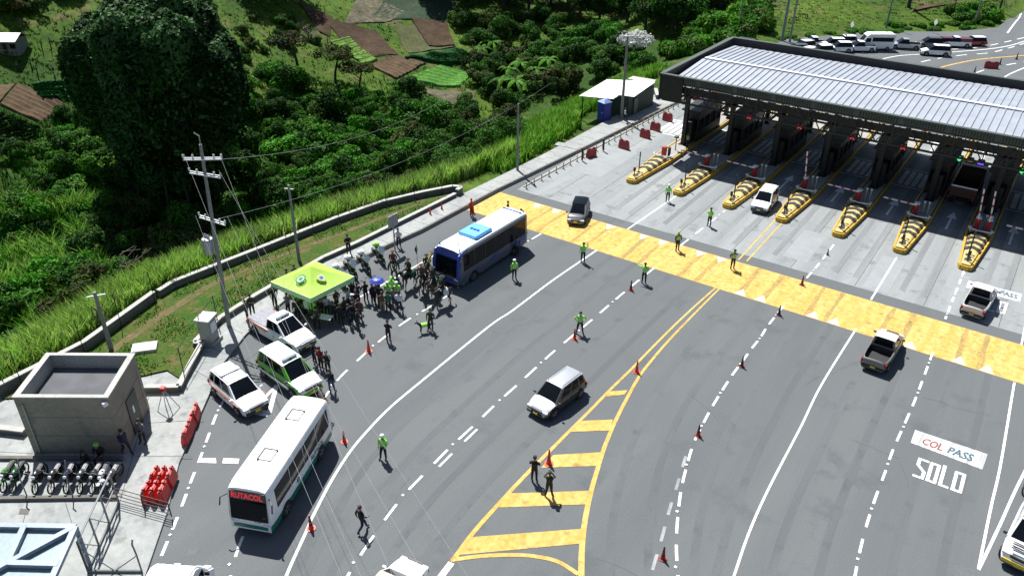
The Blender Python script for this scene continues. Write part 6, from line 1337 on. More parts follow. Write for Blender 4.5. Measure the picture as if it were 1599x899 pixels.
# ================================================================ HORSES AND DOG
def quad_mesh(kind):
    if kind == 'horse':
        J = dict(hip=((-.62, 0, 1.28), .27, .25), loin=((-.25, 0, 1.22), .27, .27), rib=((.15, 0, 1.20), .29, .29), wither=((.50, 0, 1.28), .24, .26), neck1=((.78, 0, 1.52), .15, .20), neck2=((1.0, 0, 1.78), .10, .14), poll=((1.14, 0, 1.92), .09, .10), cheek=((1.27, 0, 1.76), .08, .10), muzz=((1.42, 0, 1.52), .055, .06),
                 tail0=((-.86, 0, 1.32), .06, .06), tail1=((-1.0, 0, 1.0), .06, .06), tail2=((-1.0, 0, .6), .035, .035))
        E_ = [('hip', 'loin'), ('loin', 'rib'), ('rib', 'wither'), ('wither', 'neck1'), ('neck1', 'neck2'), ('neck2', 'poll'), ('poll', 'cheek'), ('cheek', 'muzz'), ('hip', 'tail0'), ('tail0', 'tail1'), ('tail1', 'tail2')]
        for s, y in (('l', .17), ('r', -.17)):
            f = .08 if s == 'l' else -.06
            J.update({'fs'+s: ((.55, y, 1.02), .13, .13), 'fe'+s: ((.52, y*1.05, .82), .085, .085), 'fk'+s: ((.58+f, y*1.05, .52), .05, .05), 'fp'+s: ((.57+f, y*1.05, .20), .035, .035), 'fh'+s: ((.62+f, y*1.05, .05), .055, .055),
                      'bs'+s: ((-.55, y, 1.0), .17, .15), 'bk'+s: ((-.42+f, y*1.1, .80), .10, .10), 'bh'+s: ((-.70+f, y*1.1, .52), .055, .055), 'bp'+s: ((-.66+f, y*1.1, .20), .038, .038), 'bf'+s: ((-.60+f, y*1.1, .05), .055, .055)})
            E_ += [('wither', 'fs'+s), ('fs'+s, 'fe'+s), ('fe'+s, 'fk'+s), ('fk'+s, 'fp'+s), ('fp'+s, 'fh'+s), ('hip', 'bs'+s), ('bs'+s, 'bk'+s), ('bk'+s, 'bh'+s), ('bh'+s, 'bp'+s), ('bp'+s, 'bf'+s)]
        me = skin_mesh('horse_body', J, E_, 'rib'); mb = MB()
        for s in (-1, 1): mb.add([(1.10, s*.04, 1.99), (1.16, s*.08, 1.97), (1.13, s*.06, 2.12)], [(0, 1, 2), (2, 1, 0)])
        mb.add([(.62, 0, 1.62), (.85, 0, 1.86), (1.10, 0, 2.03), (1.02, .02, 1.9), (.80, .03, 1.66), (.60, .03, 1.45)], [(0, 1, 4, 5), (1, 2, 3, 4), (5, 4, 1, 0), (4, 3, 2, 1)])
    else:
        J = dict(hip=((-.28, 0, .50), .09, .10), loin=((-.10, 0, .50), .085, .09), rib=((.12, 0, .48), .11, .12), wither=((.26, 0, .52), .09, .10), neck=((.38, 0, .64), .065, .07), head=((.46, 0, .74), .065, .07), muzz=((.62, 0, .70), .03, .035), tail0=((-.38, 0, .52), .03, .03), tail1=((-.55, 0, .42), .022, .022), tail2=((-.66, 0, .46), .012, .012))
        E_ = [('hip', 'loin'), ('loin', 'rib'), ('rib', 'wither'), ('wither', 'neck'), ('neck', 'head'), ('head', 'muzz'), ('hip', 'tail0'), ('tail0', 'tail1'), ('tail1', 'tail2')]
        for s, y in (('l', .08), ('r', -.08)):
            J.update({'fs'+s: ((.24, y, .38), .05, .05), 'fk'+s: ((.25, y, .20), .026, .026), 'fh'+s: ((.27, y, .03), .03, .025), 'bs'+s: ((-.26, y, .38), .065, .06), 'bk'+s: ((-.20, y, .28), .045, .04), 'bh'+s: ((-.36, y, .17), .024, .024), 'bf'+s: ((-.32, y, .03), .028, .025)})
            E_ += [('wither', 'fs'+s), ('fs'+s, 'fk'+s), ('fk'+s, 'fh'+s), ('hip', 'bs'+s), ('bs'+s, 'bk'+s), ('bk'+s, 'bh'+s), ('bh'+s, 'bf'+s)]
        me = skin_mesh('dog_body', J, E_, 'rib'); mb = MB()
        for s in (-1, 1): mb.add([(.43, s*.03, .80), (.48, s*.06, .79), (.45, s*.05, .90)], [(0, 1, 2), (2, 1, 0)])
    bm = bmesh.new(); bm.from_mesh(me); mf = bpy.data.meshes.new('x'); mf.from_pydata(mb.v, [], mb.f); bm.from_mesh(mf); bm.to_mesh(me); bm.free(); bpy.data.meshes.remove(mf)
    me.polygons.foreach_set('use_smooth', [True]*len(me.polygons)); me.materials.append(MATS['hair']); return me
HM = quad_mesh('horse'); DM = quad_mesh('dog')
m_bay = mat('coat_bay', (.035, .016, .009), .55); m_blk = mat('coat_black', (.010, .008, .008), .5); m_blz = mat('blaze_white', (.6, .58, .55), .7)
def horse(px, py, hd, coat, blanket, label, rlabel, rshirt='olive', banner=False, hat='hat'):
    p = G(px, py, .01); h = VIEW+R(hd); o = bpy.data.objects.new('horse', HM); COL.objects.link(o); o.location = p; o.rotation_euler = (0, 0, h); tag(o, label, 'horse', 'police horses'); o.scale = (.92, .92, .92)
    o.material_slots[0].link = 'OBJECT'; o.material_slots[0].material = coat
    mb = MB(); n = 8
    for i, x in enumerate((-.35, .28)):
        for k in range(n+1): a = pi*(-.08+1.16*k/n); mb.v.append((x, cos(a)*.335, 1.20+sin(a)*.355-(.0 if 0 < k < n else .1)))
    mb.f = [(k, k+1, k+2+n, k+1+n) for k in range(n)]; mb.m = [0]*n; mb.build('saddle_blanket', blanket, o)
    MB().box((-.02, 0, 1.60), (.5, .3, .10)).build('saddle', BP, o, bevel=.04)
    MB().add([(1.30, -.035, 1.82), (1.30, .035, 1.82), (1.46, .03, 1.54), (1.46, -.03, 1.54)], [(0, 1, 2, 3)]).build('bridle', m_blz if coat is m_bay else BP, o)
    mb = MB(); [mb.tube([(1.36, s*.06, 1.58), (.8, s*.18, 1.62), (.32, s*.08, 1.72)], .012, 4) for s in (-1, 1)]; mb.build('rein', m_blz, o)
    r = person((p.x, p.y, p.z+.74), h, 'ride', rshirt, 'cloth_black', hat, rshirt if rshirt != 'maroon' else 'cloth_black', rlabel, None, 'mounted police')
    return o, r
gz = MATS['green_cloth']; wt_ = mat('blanket_white', (.6, .6, .62), .7)
horse(616, 436, 10, m_blk, gz, 'dark horse standing alone left of the horse group', 'rider of the lone dark horse near the umbrella', 'brown_cloth')
horse(640, 449, -35, m_blk, gz, 'black horse at the left of the horse group', 'rider in dark uniform at the left of the horse group')
horse(660, 458, 0, m_bay, gz, 'brown horse in the centre of the group', 'rider in the centre of the horse group by the flag pole', 'brown_cloth')
horse(677, 462, -20, m_bay, gz, 'brown horse with white blaze in front of the coach', 'rider close to the coach windscreen', 'olive')
horse(692, 477, -50, m_blk, wt_, 'black horse with white saddle blanket at the right of the group', 'rider on the horse with the white blanket', 'olive')
horse(668, 442, 20, m_blk, gz, 'dark horse behind the group against the coach', 'rider at the back of the group beside the coach', 'olive')
fl = thing('flag_pole', 'slim flag pole with furled dark flag beside the horse riders', 'flag', G(654, 448)); MB().tube([(0, 0, .9), (0, 0, 3.6)], .02, 6).build('pole', GV, fl)
mb = MB(); mb.add([(0, 0, 3.5), (-.16, -.05, 3.1), (-.10, .03, 2.7), (0, 0, 2.75), (.05, .05, 3.1)], [(0, 1, 2, 3), (0, 3, 4), (3, 2, 1, 0)]); mb.build('flag', MATS['cloth_black'], fl)
fl = thing('flag_pole', 'tilted pale banner pole among the horse riders', 'flag', G(664, 448)); MB().tube([(0, 0, 1.5), (.45, .5, 2.9)], .04, 6).build('pole', MATS['khaki'], fl); MB().tube([(.2, .22, 2.1), (.45, .5, 2.85)], .08, 6).build('furled_cloth', mat('banner_yellow', (.5, .33, .06), .7), fl)
o = bpy.data.objects.new('dog', DM); COL.objects.link(o); o.location = G(664, 518, .01); o.rotation_euler = (0, 0, AZ+R(200)); o.scale = (1.15,)*3; tag(o, 'police dog wearing a lime vest beside its handler', 'dog')
mb = MB(); n = 8
for x in (-.12, .22):
    for k in range(n+1): a = pi*(-.15+1.3*k/n); mb.v.append((x, cos(a)*.145, .49+sin(a)*.145))
mb.f = [(k, k+1, k+2+n, k+1+n) for k in range(n)]; mb.m = [0]*n; mb.build('vest', MATS['hivis'], o)
ls = MB().tube([G(664, 518, .7)+Vector((.1, 0, 0)), G(669, 516, .75), G(671, 515, .97)], .012, 4).build('leash', BP); tag(ls, 'short leash between the handler and the police dog', 'leash')

# ================================================================ VEGETATION
rnd = random.Random(11)
def leafmat(n, c, var=.35, ov=.25): return mat(n, (c[0]*.74, c[1]*.92, c[2]*.55), .65, 0, var=var, scale=.9, spec=.12, obj_var=ov, transl=.22)
LV = dict(fig=mat('leaf_fig', (.050, .125, .034), .55, 0, var=.4, scale=.5, spec=.18, transl=.3), green=leafmat('leaf_green', (.055, .150, .020)), dark=leafmat('leaf_dark', (.020, .060, .013)), deep=leafmat('leaf_deep', (.006, .021, .007)), lime=leafmat('leaf_lime', (.105, .23, .02)), olive=leafmat('leaf_olive', (.075, .115, .028)), dry=leafmat('leaf_dry', (.10, .085, .045)), white=mat('blossom_white', (.62, .62, .60), .7, var=.2, transl=.2), brt=leafmat('leaf_bright', (.065, .22, .014)))
BARK = mat('bark', (.06, .045, .035), .9, var=.3, scale=5, bump=.3); BARKP = mat('bark_pale', (.16, .14, .12), .9, var=.3, scale=5)
def crown_mesh(name, lobes, nleaf, size, mats, seed, squash=.8, inner=.35, droop=0., aspect=1.5):
    r = random.Random(seed); mb = MB()
    for (c, R_) in lobes:
        c = Vector(c); mi0 = r.randrange(len(mats)); n = int(nleaf*(R_**2))
        for _ in range(n):
            while True:
                d = Vector((r.uniform(-1, 1), r.uniform(-1, 1), r.uniform(-.75, 1)))
                if .05 < d.length < 1: break
            dn = d.normalized(); rad = R_*(inner+(1-inner)*d.length**.5)*(1+.18*sin(5*dn.x+c.x*3)*sin(6*dn.y+c.y*2))
            p = c+Vector((dn.x*rad, dn.y*rad, dn.z*rad*squash-droop*r.random()*R_*max(0, .4-dn.z)))
            nn = (dn*.8+Vector((r.uniform(-1, 1), r.uniform(-1, 1), r.uniform(-.3, 1.1)))).normalized(); s = size*r.uniform(.6, 1.4)
            a = nn.orthogonal().normalized(); a = (Matrix.Rotation(r.uniform(0, 6.28), 3, nn) @ a); b = nn.cross(a)
            tip = a*s*aspect; w_ = b*s*.5; k = len(mb.v)
            mb.v += [tuple(p-tip*.5), tuple(p+w_+nn*s*.12), tuple(p+tip*.5), tuple(p-w_+nn*s*.12)]; mb.f.append((k, k+1, k+2, k+3)); mb.m.append(mi0 if r.random() < .7 else r.randrange(len(mats)))
    return mb.mesh(name, mats)
def trunk_mesh(h, r0, branches, seed, lean=.1):
    r = random.Random(seed); mb = MB(); top = Vector((r.uniform(-lean, lean)*h, r.uniform(-lean, lean)*h, h)); mb.tube([(0, 0, -.8), (top.x*.3, top.y*.3, h*.4), tuple(top)], [r0*1.3, r0, r0*.45], 8)
    for i in range(branches):
        f = r.uniform(.45, .95); b = Vector((top.x*f, top.y*f, h*f)); a = r.uniform(0, 6.28); L = h*r.uniform(.3, .5); e = b+Vector((cos(a)*L*.8, sin(a)*L*.8, L*.6)); mb.tube([b, (b+e)/2+Vector((0, 0, -.05*L)), e], [r0*.5, r0*.32, r0*.12], 6)
    return mb
def lobes(n, R_, z0, sp, seed, zr=.6, rr=(.35, .6)):
    r = random.Random(seed); out = []
    for i in range(n):
        a = r.uniform(0, 6.28); q = sqrt(r.random())*sp; out.append(((cos(a)*q, sin(a)*q, z0+r.uniform(-zr, zr)*(1.1-q/sp*.6)), R_*r.uniform(*rr)))
    return out
# each kind: (crown mesh, trunk mesh builder) normalised to about 1 m radius
KINDS = {}
def kind(k, mats, nl, size, lob, trunk, **kw):
    KINDS.setdefault(k, [])
    KINDS[k].append((crown_mesh('crown', lob, nl, size, [LV[m] for m in mats], len(KINDS[k])*7+len(k), **kw), trunk))
for v in range(3):
    kind('shrub', [('green', 'dark', 'brt'), ('green', 'dark', 'olive'), ('dark', 'green', 'lime')][v], 3000, .078, lobes(13, 1, .6, .80, 20+v, .45, (.22, .5)), trunk_mesh(.7, .05, 3, v))
    kind('dusky', [('dark', 'green', 'olive'), ('olive', 'dark', 'green'), ('dark', 'olive', 'dry')][v], 3000, .072, lobes(14, 1, .7, .78, 40+v, .5, (.2, .45)), trunk_mesh(.8, .05, 3, v+5))
    kind('tree', [('green', 'dark', 'olive'), ('dark', 'deep', 'green'), ('olive', 'green', 'dark')][v], 2000, .07, lobes(18, 1, 1.3, .75, 60+v, .7, (.25, .5)), trunk_mesh(1.3, .07, 5, v+9))
    kind('scrub', [('lime', 'green', 'brt'), ('lime', 'brt', 'olive'), ('olive', 'lime', 'green')][v], 1600, .10, lobes(7, 1, .45, .65, 80+v, .25), trunk_mesh(.5, .04, 3, v+15), aspect=2.4)
kind('flat', ('dark', 'olive', 'deep'), 2200, .06, lobes(16, 1, 1.55, .95, 91, .12, (.25, .4)), trunk_mesh(1.5, .06, 7, 31, .2), squash=.45)
kind('flat', ('deep', 'olive', 'dry'), 1900, .06, lobes(13, 1, 1.5, .9, 92, .18, (.22, .38)), trunk_mesh(1.5, .06, 8, 32, .25), squash=.5)
kind('flower', ('white', 'white', 'dark'), 2200, .07, lobes(13, 1, 1.25, .75, 93, .3, (.25, .42)), trunk_mesh(1.3, .06, 6, 33), squash=.6)
def banana_mesh(seed):
    r = random.Random(seed); mb = MB(); tr = MB(); tr.tube([(0, 0, -.3), (0, 0, .7), (.03, 0, 1.2)], [.10, .08, .06], 8)
    for i in range(9):
        a = 6.28*i/9+r.uniform(-.3, .3); L = r.uniform(.9, 1.3); up_ = r.uniform(.3, .9); P = []
        for k in range(6): t = k/5; P.append(Vector((cos(a)*L*t, sin(a)*L*t, 1.1+up_*t*1.4-1.25*t*t)))
        sd = Vector((-sin(a), cos(a), 0))
        for k in range(5):
            w0, w1 = .17*sin(pi*(k/5*.9+.08)), .17*sin(pi*((k+1)/5*.9+.08)); q = len(mb.v)
            mb.v += [tuple(P[k]+sd*w0-Vector((0, 0, w0*.5))), tuple(P[k]), tuple(P[k]-sd*w0-Vector((0, 0, w0*.5))), tuple(P[k+1]+sd*w1-Vector((0, 0, w1*.5))), tuple(P[k+1]), tuple(P[k+1]-sd*w1-Vector((0, 0, w1*.5)))]
            mb.f += [(q, q+1, q+4, q+3), (q+1, q+2, q+5, q+4)]; mb.m += [i % 2, i % 2]
    return mb.mesh('crown', [LV['green'], LV['lime']]), tr
KINDS['banana'] = [banana_mesh(s) for s in (1, 2)]
TMESH = {}
PLACED = []
def in_field(p):
    for P in FIELDS:
        s = 0; ok = True
        for i in range(4):
            a, b = P[i], P[(i+1) % 4]; c = (b.x-a.x)*(p.y-a.y)-(b.y-a.y)*(p.x-a.x)
            if s == 0: s = 1 if c > 0 else -1
            elif c*s < 0: ok = False; break
        if ok: return True
    return False
NAMES = dict(shrub='shrub', dusky='shrub', tree='broadleaf_tree', scrub='bush', flat='spreading_tree', flower='flowering_tree', banana='banana_plant')
CATS = dict(shrub='shrub', dusky='shrub', tree='tree', scrub='bush', flat='tree', flower='tree', banana='banana plant')
def plant(p, k, r, label, group, hs=1.):
    v = rnd.randrange(len(KINDS[k])); cm, tb_ = KINDS[k][v]; key = (k, v)
    if key not in TMESH: TMESH[key] = tb_.mesh('trunk', [BARK])
    t = thing(NAMES[k], label, CATS[k], (p.x, p.y, p.z-.1), rnd.uniform(0, 6.28), group); t.scale = (r, r, r*hs)
    for nm, me in (('crown', cm), ('trunk', TMESH[key])): o = bpy.data.objects.new(nm, me); COL.objects.link(o); o.parent = t
    PLACED.append((p.x, p.y, r)); return t
def scatter(poly, n, k, r0, r1, label, group, gap=.55, hs=(.8, 1.2), tries=14):
    xs_ = [p[0] for p in poly]; ys_ = [p[1] for p in poly]; c = 0; m = 0
    while c < n and m < n*tries:
        m += 1; x, y = rnd.uniform(min(xs_), max(xs_)), rnd.uniform(min(ys_), max(ys_)); ins = False; j = len(poly)-1
        for i in range(len(poly)):
            (xi, yi), (xj, yj) = poly[i], poly[j]
            if (yi > y) != (yj > y) and x < (xj-xi)*(y-yi)/(yj-yi)+xi: ins = not ins
            j = i
        if not ins: continue
        p = hit(x, y); r = rnd.uniform(r0, r1)
        if lerp_tab(XW, p.y)-p.x < r*1.0+1.0 and p.y < 118: continue
        if in_field(p) or any((p.x-a)**2+(p.y-b)**2 < ((r+q)*gap)**2 for a, b, q in PLACED): continue
        plant(p, k, r, label, group, rnd.uniform(*hs)); c += 1
# the giant fig tree
bp_ = hit(283, 300); big = thing('giant_fig_tree', 'huge dark dense tree towering left of the power pole', 'tree', (bp_.x, bp_.y, bp_.z), 0)
def bigcrown():
    r = random.Random(5); L = []; n = Vector((-sin(AZ), cos(AZ), 0)); D_ = (bp_-Vector((0, 0, 30))).length; U = D_*122/F_PX; base_n = bp_.x*n.x+bp_.y*n.y
    out = [(185, -16), (285, -18), (322, 22), (352, 62), (372, 110), (368, 165), (338, 205), (318, 285), (196, 285), (182, 215), (160, 168), (112, 130), (106, 92), (128, 48), (160, 28)]
    while len(L) < 115:
        x, y = r.uniform(105, 375), r.uniform(-18, 285); ins = False; j = len(out)-1; mn = 1e9
        for i in range(len(out)):
            (xi, yi), (xj, yj) = out[i], out[j]
            if (yi > y) != (yj > y) and x < (xj-xi)*(y-yi)/(yj-yi)+xi: ins = not ins
            ex, ey = xj-xi, yj-yi; tt = max(0, min(1, ((x-xi)*ex+(y-yi)*ey)/(ex*ex+ey*ey))); mn = min(mn, hypot(x-xi-ex*tt, y-yi-ey*tt)); j = i
        if not ins or mn < 8: continue
        d = ray(x, y); dep = min(1, mn/75)**.6*U*.95*r.uniform(-1, 1); dep = dep if r.random() < .3 else -abs(dep); t = (base_n+dep)/(d.x*n.x+d.y*n.y); p = Vector((0, 0, 30))+d*t-bp_
        L.append((tuple(p), min(U*(r.uniform(.20, .38) if y < 180 else r.uniform(.14, .22)), mn*D_/F_PX*1.25)))
    return L, U
L_big, U_ = bigcrown()
me = crown_mesh('crown', L_big, 560, .30, [LV['dark'], LV['deep'], LV['fig'], LV['fig']], 3, squash=.9, inner=.5, droop=1.2, aspect=1.9)
o = bpy.data.objects.new('crown', me); COL.objects.link(o); o.parent = big
tb_ = trunk_mesh(U_*1.5, U_*.10, 9, 77, .05)
for k in range(14): a = k*.45; tb_.tube([(cos(a)*U_*.5, sin(a)*U_*.5, -1), (cos(a)*U_*.42, sin(a)*U_*.42, U_*.5), (cos(a)*U_*.2, sin(a)*U_*.2, U_*1.0)], [.16, .12, .1], 5)
tb_.build('trunk', BARK, big); PLACED.append((bp_.x, bp_.y, U_*.7))
GRV = 'dense shrubs filling the ravine'
# ravine thicket, kind by kind
for q, k, r, lab in [((468, 118), 'flat', 3.6, 'flat topped dark tree at the lower left corner of the crop fields'), ((522, 132), 'flat', 3.2, 'second flat topped dark tree just right of the first, below the fields'), ((979, 108), 'flower', 3.6, 'tree covered in white blossom behind the lamp pole'), ((560, 150), 'flat', 2.8, 'smaller flat topped tree under the tilled field')]: plant(hit(*q), k, r, lab, None, 1.0)
scatter([(355, 130), (430, 118), (640, 150), (700, 175), (690, 260), (560, 300), (400, 360), (345, 250)], 62, 'shrub', 1.4, 3.6, 'dense green shrub in the thicket between the pole and the crop fields', GRV)
scatter([(420, 150), (650, 170), (800, 210), (800, 240), (700, 285), (480, 330), (420, 260)], 38, 'dusky', 1.3, 3.3, 'dusky olive shrub in the ravine thicket above the curved wall', 'dusky shrubs in the ravine')
scatter([(0, 250), (90, 170), (150, 140), (160, 260), (150, 440), (0, 540)], 22, 'shrub', 1.2, 2.8, 'bright green shrub on the slope left of the giant tree', 'shrubs left of the giant tree')
scatter([(110, 280), (330, 280), (380, 330), (330, 400), (180, 470), (60, 560), (0, 560)], 22, 'dusky', 1.8, 2.8, 'dark shrub in the shade below the giant tree', 'dark shrubs below the giant tree')
scatter([(740, 60), (880, 50), (900, 140), (800, 200), (720, 180), (735, 110)], 26, 'dusky', 1.8, 3.2, 'dusky shrub on the slope left of the white roofed shed', 'dusky shrubs left of the shed')
scatter([(715, 34), (880, 30), (890, 80), (742, 96)], 20, 'dusky', 1.4, 2.8, 'dusky shrub on the slope right of the crop fields', 'dusky shrubs right of the fields')
scatter([(735, 70), (850, 90), (880, 150), (790, 160)], 9, 'banana', 1.7, 2.4, 'banana plant among the bushes left of the shed', 'banana plants', gap=.4)
scatter([(880, 60), (960, 60), (1010, 90), (1000, 120), (930, 125), (880, 110)], 12, 'shrub', 2.0, 3.2, 'green shrub behind the shed roof', 'shrubs behind the shed')
scatter([(640, -10), (960, -10), (960, 30), (860, 50), (760, 55), (700, 20)], 26, 'tree', 3.2, 5.0, 'dark leafy tree on the wooded slope at the top of the picture', 'trees on the wooded slope')
scatter([(940, -10), (1080, -10), (1070, 40), (1000, 90), (955, 40)], 12, 'tree', 3.0, 4.6, 'tall dark tree in the clump behind the white blossom tree', 'dark trees behind the blossom')
scatter([(1050, 60), (1180, 10), (1200, 55), (1130, 70), (1040, 130), (1020, 130)], 22, 'scrub', 1.8, 3.0, 'sunlit yellow green bush left of the canopy corner', 'sunlit bushes by the canopy')
scatter([(1080, 0), (1180, -15), (1190, 20), (1090, 45)], 8, 'tree', 2.4, 3.4, 'leafy tree behind the sunlit bushes', 'trees behind the sunlit bushes')
scatter([(1190, 66), (1330, 45), (1560, 32), (1570, 42), (1330, 62), (1240, 74)], 26, 'scrub', .7, 1.3, 'low bush in the hedge behind the parked cars', 'hedge behind the parked cars', hs=(.7, 1.))
scatter([(1470, 18), (1550, 14), (1575, 30), (1500, 40)], 9, 'scrub', 1.2, 2.0, 'leafy bush on the green slope by the far road bend', 'bushes by the far road bend')
scatter([(380, -12), (480, -12), (470, 6), (400, 10)], 6, 'tree', 2.5, 3.8, 'dark tree above the ploughed slope', 'trees above the fields'); scatter([(0, -10), (110, -10), (60, 20), (0, 30)], 7, 'dusky', 2.0, 3.0, 'dark shrub on the hilltop above the farmhouse', 'hilltop shrubs')
scatter([(420, 30), (470, 20), (500, 70), (440, 80)], 7, 'dusky', .9, 1.6, 'small shrub on the pasture left of the ploughed slope', 'small pasture shrubs')
scatter([(300, 0), (380, 10), (440, 60), (380, 110), (360, 60)], 8, 'dusky', .8, 1.5, 'small shrub on the pasture right of the giant tree', 'pasture shrubs near the tree')
scatter([(345, 130), (440, 120), (700, 175), (800, 220), (690, 290), (480, 330), (360, 340), (340, 250)], 34, 'scrub', .9, 1.9, 'yellow green bush squeezed between the ravine shrubs', 'yellow green ravine bushes', gap=.33)
scatter([(0, 240), (90, 180), (160, 200), (150, 420), (60, 560), (0, 560)], 16, 'scrub', 1.0, 2.0, 'sunlit bush on the slope at the left edge', 'sunlit bushes at the left edge', gap=.35)
# bare fallen branches
db = hit(205, 440); t = thing('dead_tree', 'bare grey fallen tree above the cane beside the dark hollow', 'dead tree', db); mb = MB(); r_ = random.Random(4)
mb.tube([(-1.5, 0, .8), (.5, .3, 1.8), (2.5, .2, 2.2)], [.14, .10, .04], 6); mb.build('trunk', BARKP, t); mb = MB()
for i in range(12): a = Vector((r_.uniform(-1, 2), .2, r_.uniform(1.2, 2.0))); mb.tube([a, a+Vector((r_.uniform(-1, 1), r_.uniform(-1, 1), r_.uniform(.3, 1))), a+Vector((r_.uniform(-1.8, 1.8), r_.uniform(-1.8, 1.8), r_.uniform(.6, 1.8)))], [.05, .035, .015], 5)
mb.build('branch', BARKP, t)
# cane and grass: nobody could count it
def blades(name, pts, h0, h1, nb, wid, mats, label, bend=.5, seed=1):
    r = random.Random(seed); mb = MB()
    for (x, y, z) in pts:
        mi = r.randrange(len(mats))
        for _ in range(nb):
            a = r.uniform(0, 6.28); h = r.uniform(h0, h1); ox, oy = x+r.uniform(-.3, .3), y+r.uniform(-.3, .3); d = Vector((cos(a), sin(a), 0)); s = Vector((-sin(a), cos(a), 0))*wid*r.uniform(.6, 1.2); b = Vector((ox, oy, z-.1)); bd = bend*h*r.uniform(.3, 1)
            p1 = b+Vector((0, 0, h*.55))+d*bd*.25; p2 = b+Vector((0, 0, h*.9))+d*bd; k = len(mb.v)
            mb.v += [tuple(b-s), tuple(b+s), tuple(p1+s), tuple(p1-s), tuple(p2)]; mb.f += [(k, k+1, k+2, k+3), (k+3, k+2, k+4)]; mb.m += [mi, mi]
    o = mb.build(name, mats); tag(o, label, 'grass', kind='stuff'); return o
cane_l = mat('cane_light', (.25, .44, .06), .6, var=.35, scale=.5, transl=.35, spec=.2); cane_m = mat('cane_mid', (.22, .39, .05), .6, var=.35, scale=.5, transl=.35, spec=.2); cane_y = mat('cane_pale', (.38, .50, .14), .6, var=.3, scale=.5, transl=.35, spec=.2)
pts = []; r_ = random.Random(9)
while len(pts) < 6200:
    y = r_.uniform(-4, 66); u = .45+r_.random()**1.15*(7.5 if y < 40 else 6.5)*(1+.35*vnoise(y*.15, 3)*2); x = lerp_tab(XW, y)-u-(.0 if y < 55 else .5)
    if y > 47: x -= .3
    pts.append((x, y, T(x, y)))
blades('cane_grass', pts, 1.2, 2.6, 9, .045, [cane_l, cane_m, cane_y, cane_m, LV['lime'], LV['dry'], cane_l], 'tall pale green cane growing on the slope outside the curved boundary wall', .5, 2)
pts = []
while len(pts) < 3600:
    y = r_.uniform(60, 104); u = r_.uniform(.3, 11)*(1 if y < 76 else .9); x = lerp_tab(XW, y)-u+(1.2 if y < 76 else 0)
    if x > -45.2 and 76 < y < 91: continue
    pts.append((x, y, T(x, y)))
blades('tall_grass', pts, .8, 1.7, 8, .05, [LV['brt'], cane_m, LV['lime']], 'bright green tall grass on the bank between the pavement and the shed', .5, 3)
pts = []
for _ in range(60):
    x, y = r_.uniform(0, 160), r_.uniform(300, 590)
    if y > 590-x*.9: continue
    p = hit(x, y)
    if lerp_tab(XW, p.y)-p.x > 7 and not in_field(p) and y > 330: R__ = r_.uniform(.8, 1.7); pts += [(p.x+r_.gauss(0, R__*.5), p.y+r_.gauss(0, R__*.5), p.z) for _ in range(34)]
blades('reed_clumps', pts, 1.6, 3.2, 7, .07, [LV['brt'], cane_m, LV['green']], 'clumps of tall bright green reeds on the slope at the left edge', .7, 8)
pts = []
for _ in range(9000):
    x, y = r_.uniform(0, 760), r_.uniform(130, 600)
    if y > 600-x*.5+ 40: continue
    p = hit(x, y)
    if lerp_tab(XW, p.y)-p.x > 6 and not in_field(p): pts.append((p.x, p.y, p.z))
blades('ravine_grass', pts, .5, 1.3, 7, .06, [LV['brt'], LV['green'], LV['dark']], 'rough green grass between the shrubs in the ravine', .6, 4)
pts = []
for _ in range(12000):
    x, y = r_.uniform(-40, 960), r_.uniform(-30, 230); p = hit(x, y)
    if lerp_tab(XW, p.y)-p.x > 20 and not in_field(p): pts.append((p.x, p.y, p.z))
blades('pasture_grass', pts, .2, .55, 5, .09, [LV['olive'], LV['green'], LV['lime'], LV['olive'], LV['brt']], 'rough pasture grass covering the opposite hillside', .7, 5)
pts = []
for _ in range(5200):
    x, y = r_.uniform(1180, 1600), r_.uniform(-20, 66); p = hit(x, y)
    if p.z > .35: pts.append((p.x, p.y, p.z))
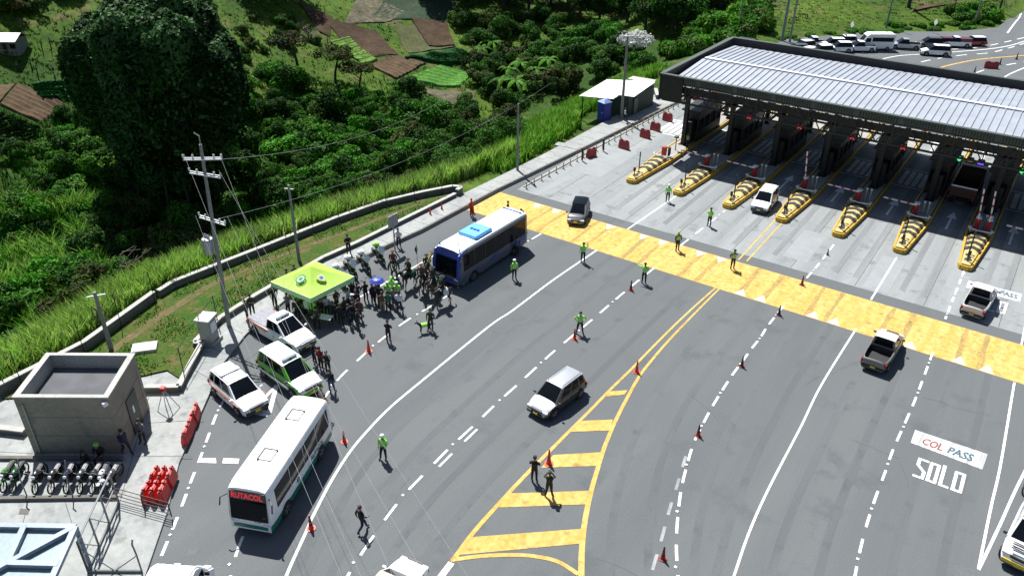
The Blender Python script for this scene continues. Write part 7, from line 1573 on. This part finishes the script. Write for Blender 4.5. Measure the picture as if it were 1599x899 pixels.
blades('dry_grass', pts, .15, .4, 5, .08, [LV['olive'], LV['dry'], LV['dry'], LV['olive']], 'short dry grass on the slope above the far parked cars', .7, 6)
pts = []
for _ in range(5000):
    y = r_.uniform(14, 51); x = r_.uniform(-48.4, -41); u = lerp_tab(XW, y)-x
    xo = lerp_tab([(13.6, -45.7), (19.3, -46.1), (25.7, -47.9), (30, -48.1), (34, -47.4), (41.8, -46.5), (46.6, -45.6), (52, -43.2)], y); xi = lerp_tab([(14, -43.6), (18, -41.8), (21, -40.9), (24, -41.2), (27, -42.7), (30, -43.0), (36.7, -43.3), (40, -43), (52, -42.7)], y)
    if xo < x < xi and vnoise(x*.5, y*.5) > -.22 and abs(x-lerp_tab([(14, -44), (20, -45.3), (29, -46.8), (40, -45.2), (50, -43.6)], y)) > .45: pts.append((x, y, .22))
blades('verge_tufts', pts, .12, .3, 5, .035, [LV['brt'], LV['olive'], LV['lime'], LV['green']], 'short green grass on the verge inside the boundary wall', .8, 7)
# lettuce and cabbage rows get real leaves
def crop(P, n, m, label, s, seed):
    r = random.Random(seed); mb = MB()
    for i in range(n):
        u, v = r.random(), r.random(); p = (P[0]*(1-u)+P[1]*u)*(1-v)+(P[3]*(1-u)+P[2]*u)*v; z = T(p.x, p.y)+.28
        for k in range(5):
            a = r.uniform(0, 6.28); d = Vector((cos(a), sin(a), .6))*s; w_ = Vector((-sin(a), cos(a), 0))*s*.5; b = Vector((p.x, p.y, z)); q = len(mb.v)
            mb.v += [tuple(b), tuple(b+d*.6+w_), tuple(b+d), tuple(b+d*.6-w_)]; mb.f.append((q, q+1, q+2, q+3)); mb.m.append(0)
    o = mb.build('crop_leaves', m); tag(o, label, 'crop', kind='stuff')
m_let = leafmat('lettuce_leaf', (.13, .36, .025), .25); m_cab = leafmat('cabbage_leaf', (.02, .11, .04), .3)
crop(FIELDS[3], 1500, m_cab, 'leafy dark green crop in the field above the lime green one', .35, 2)
crop(FIELDS[12], 500, m_cab, 'leafy dark crop patch beside the left tilled field', .35, 4)
crop(FIELDS[11], 700, LV['dark'], 'low dark crop in rows below the left tilled field', .3, 5)
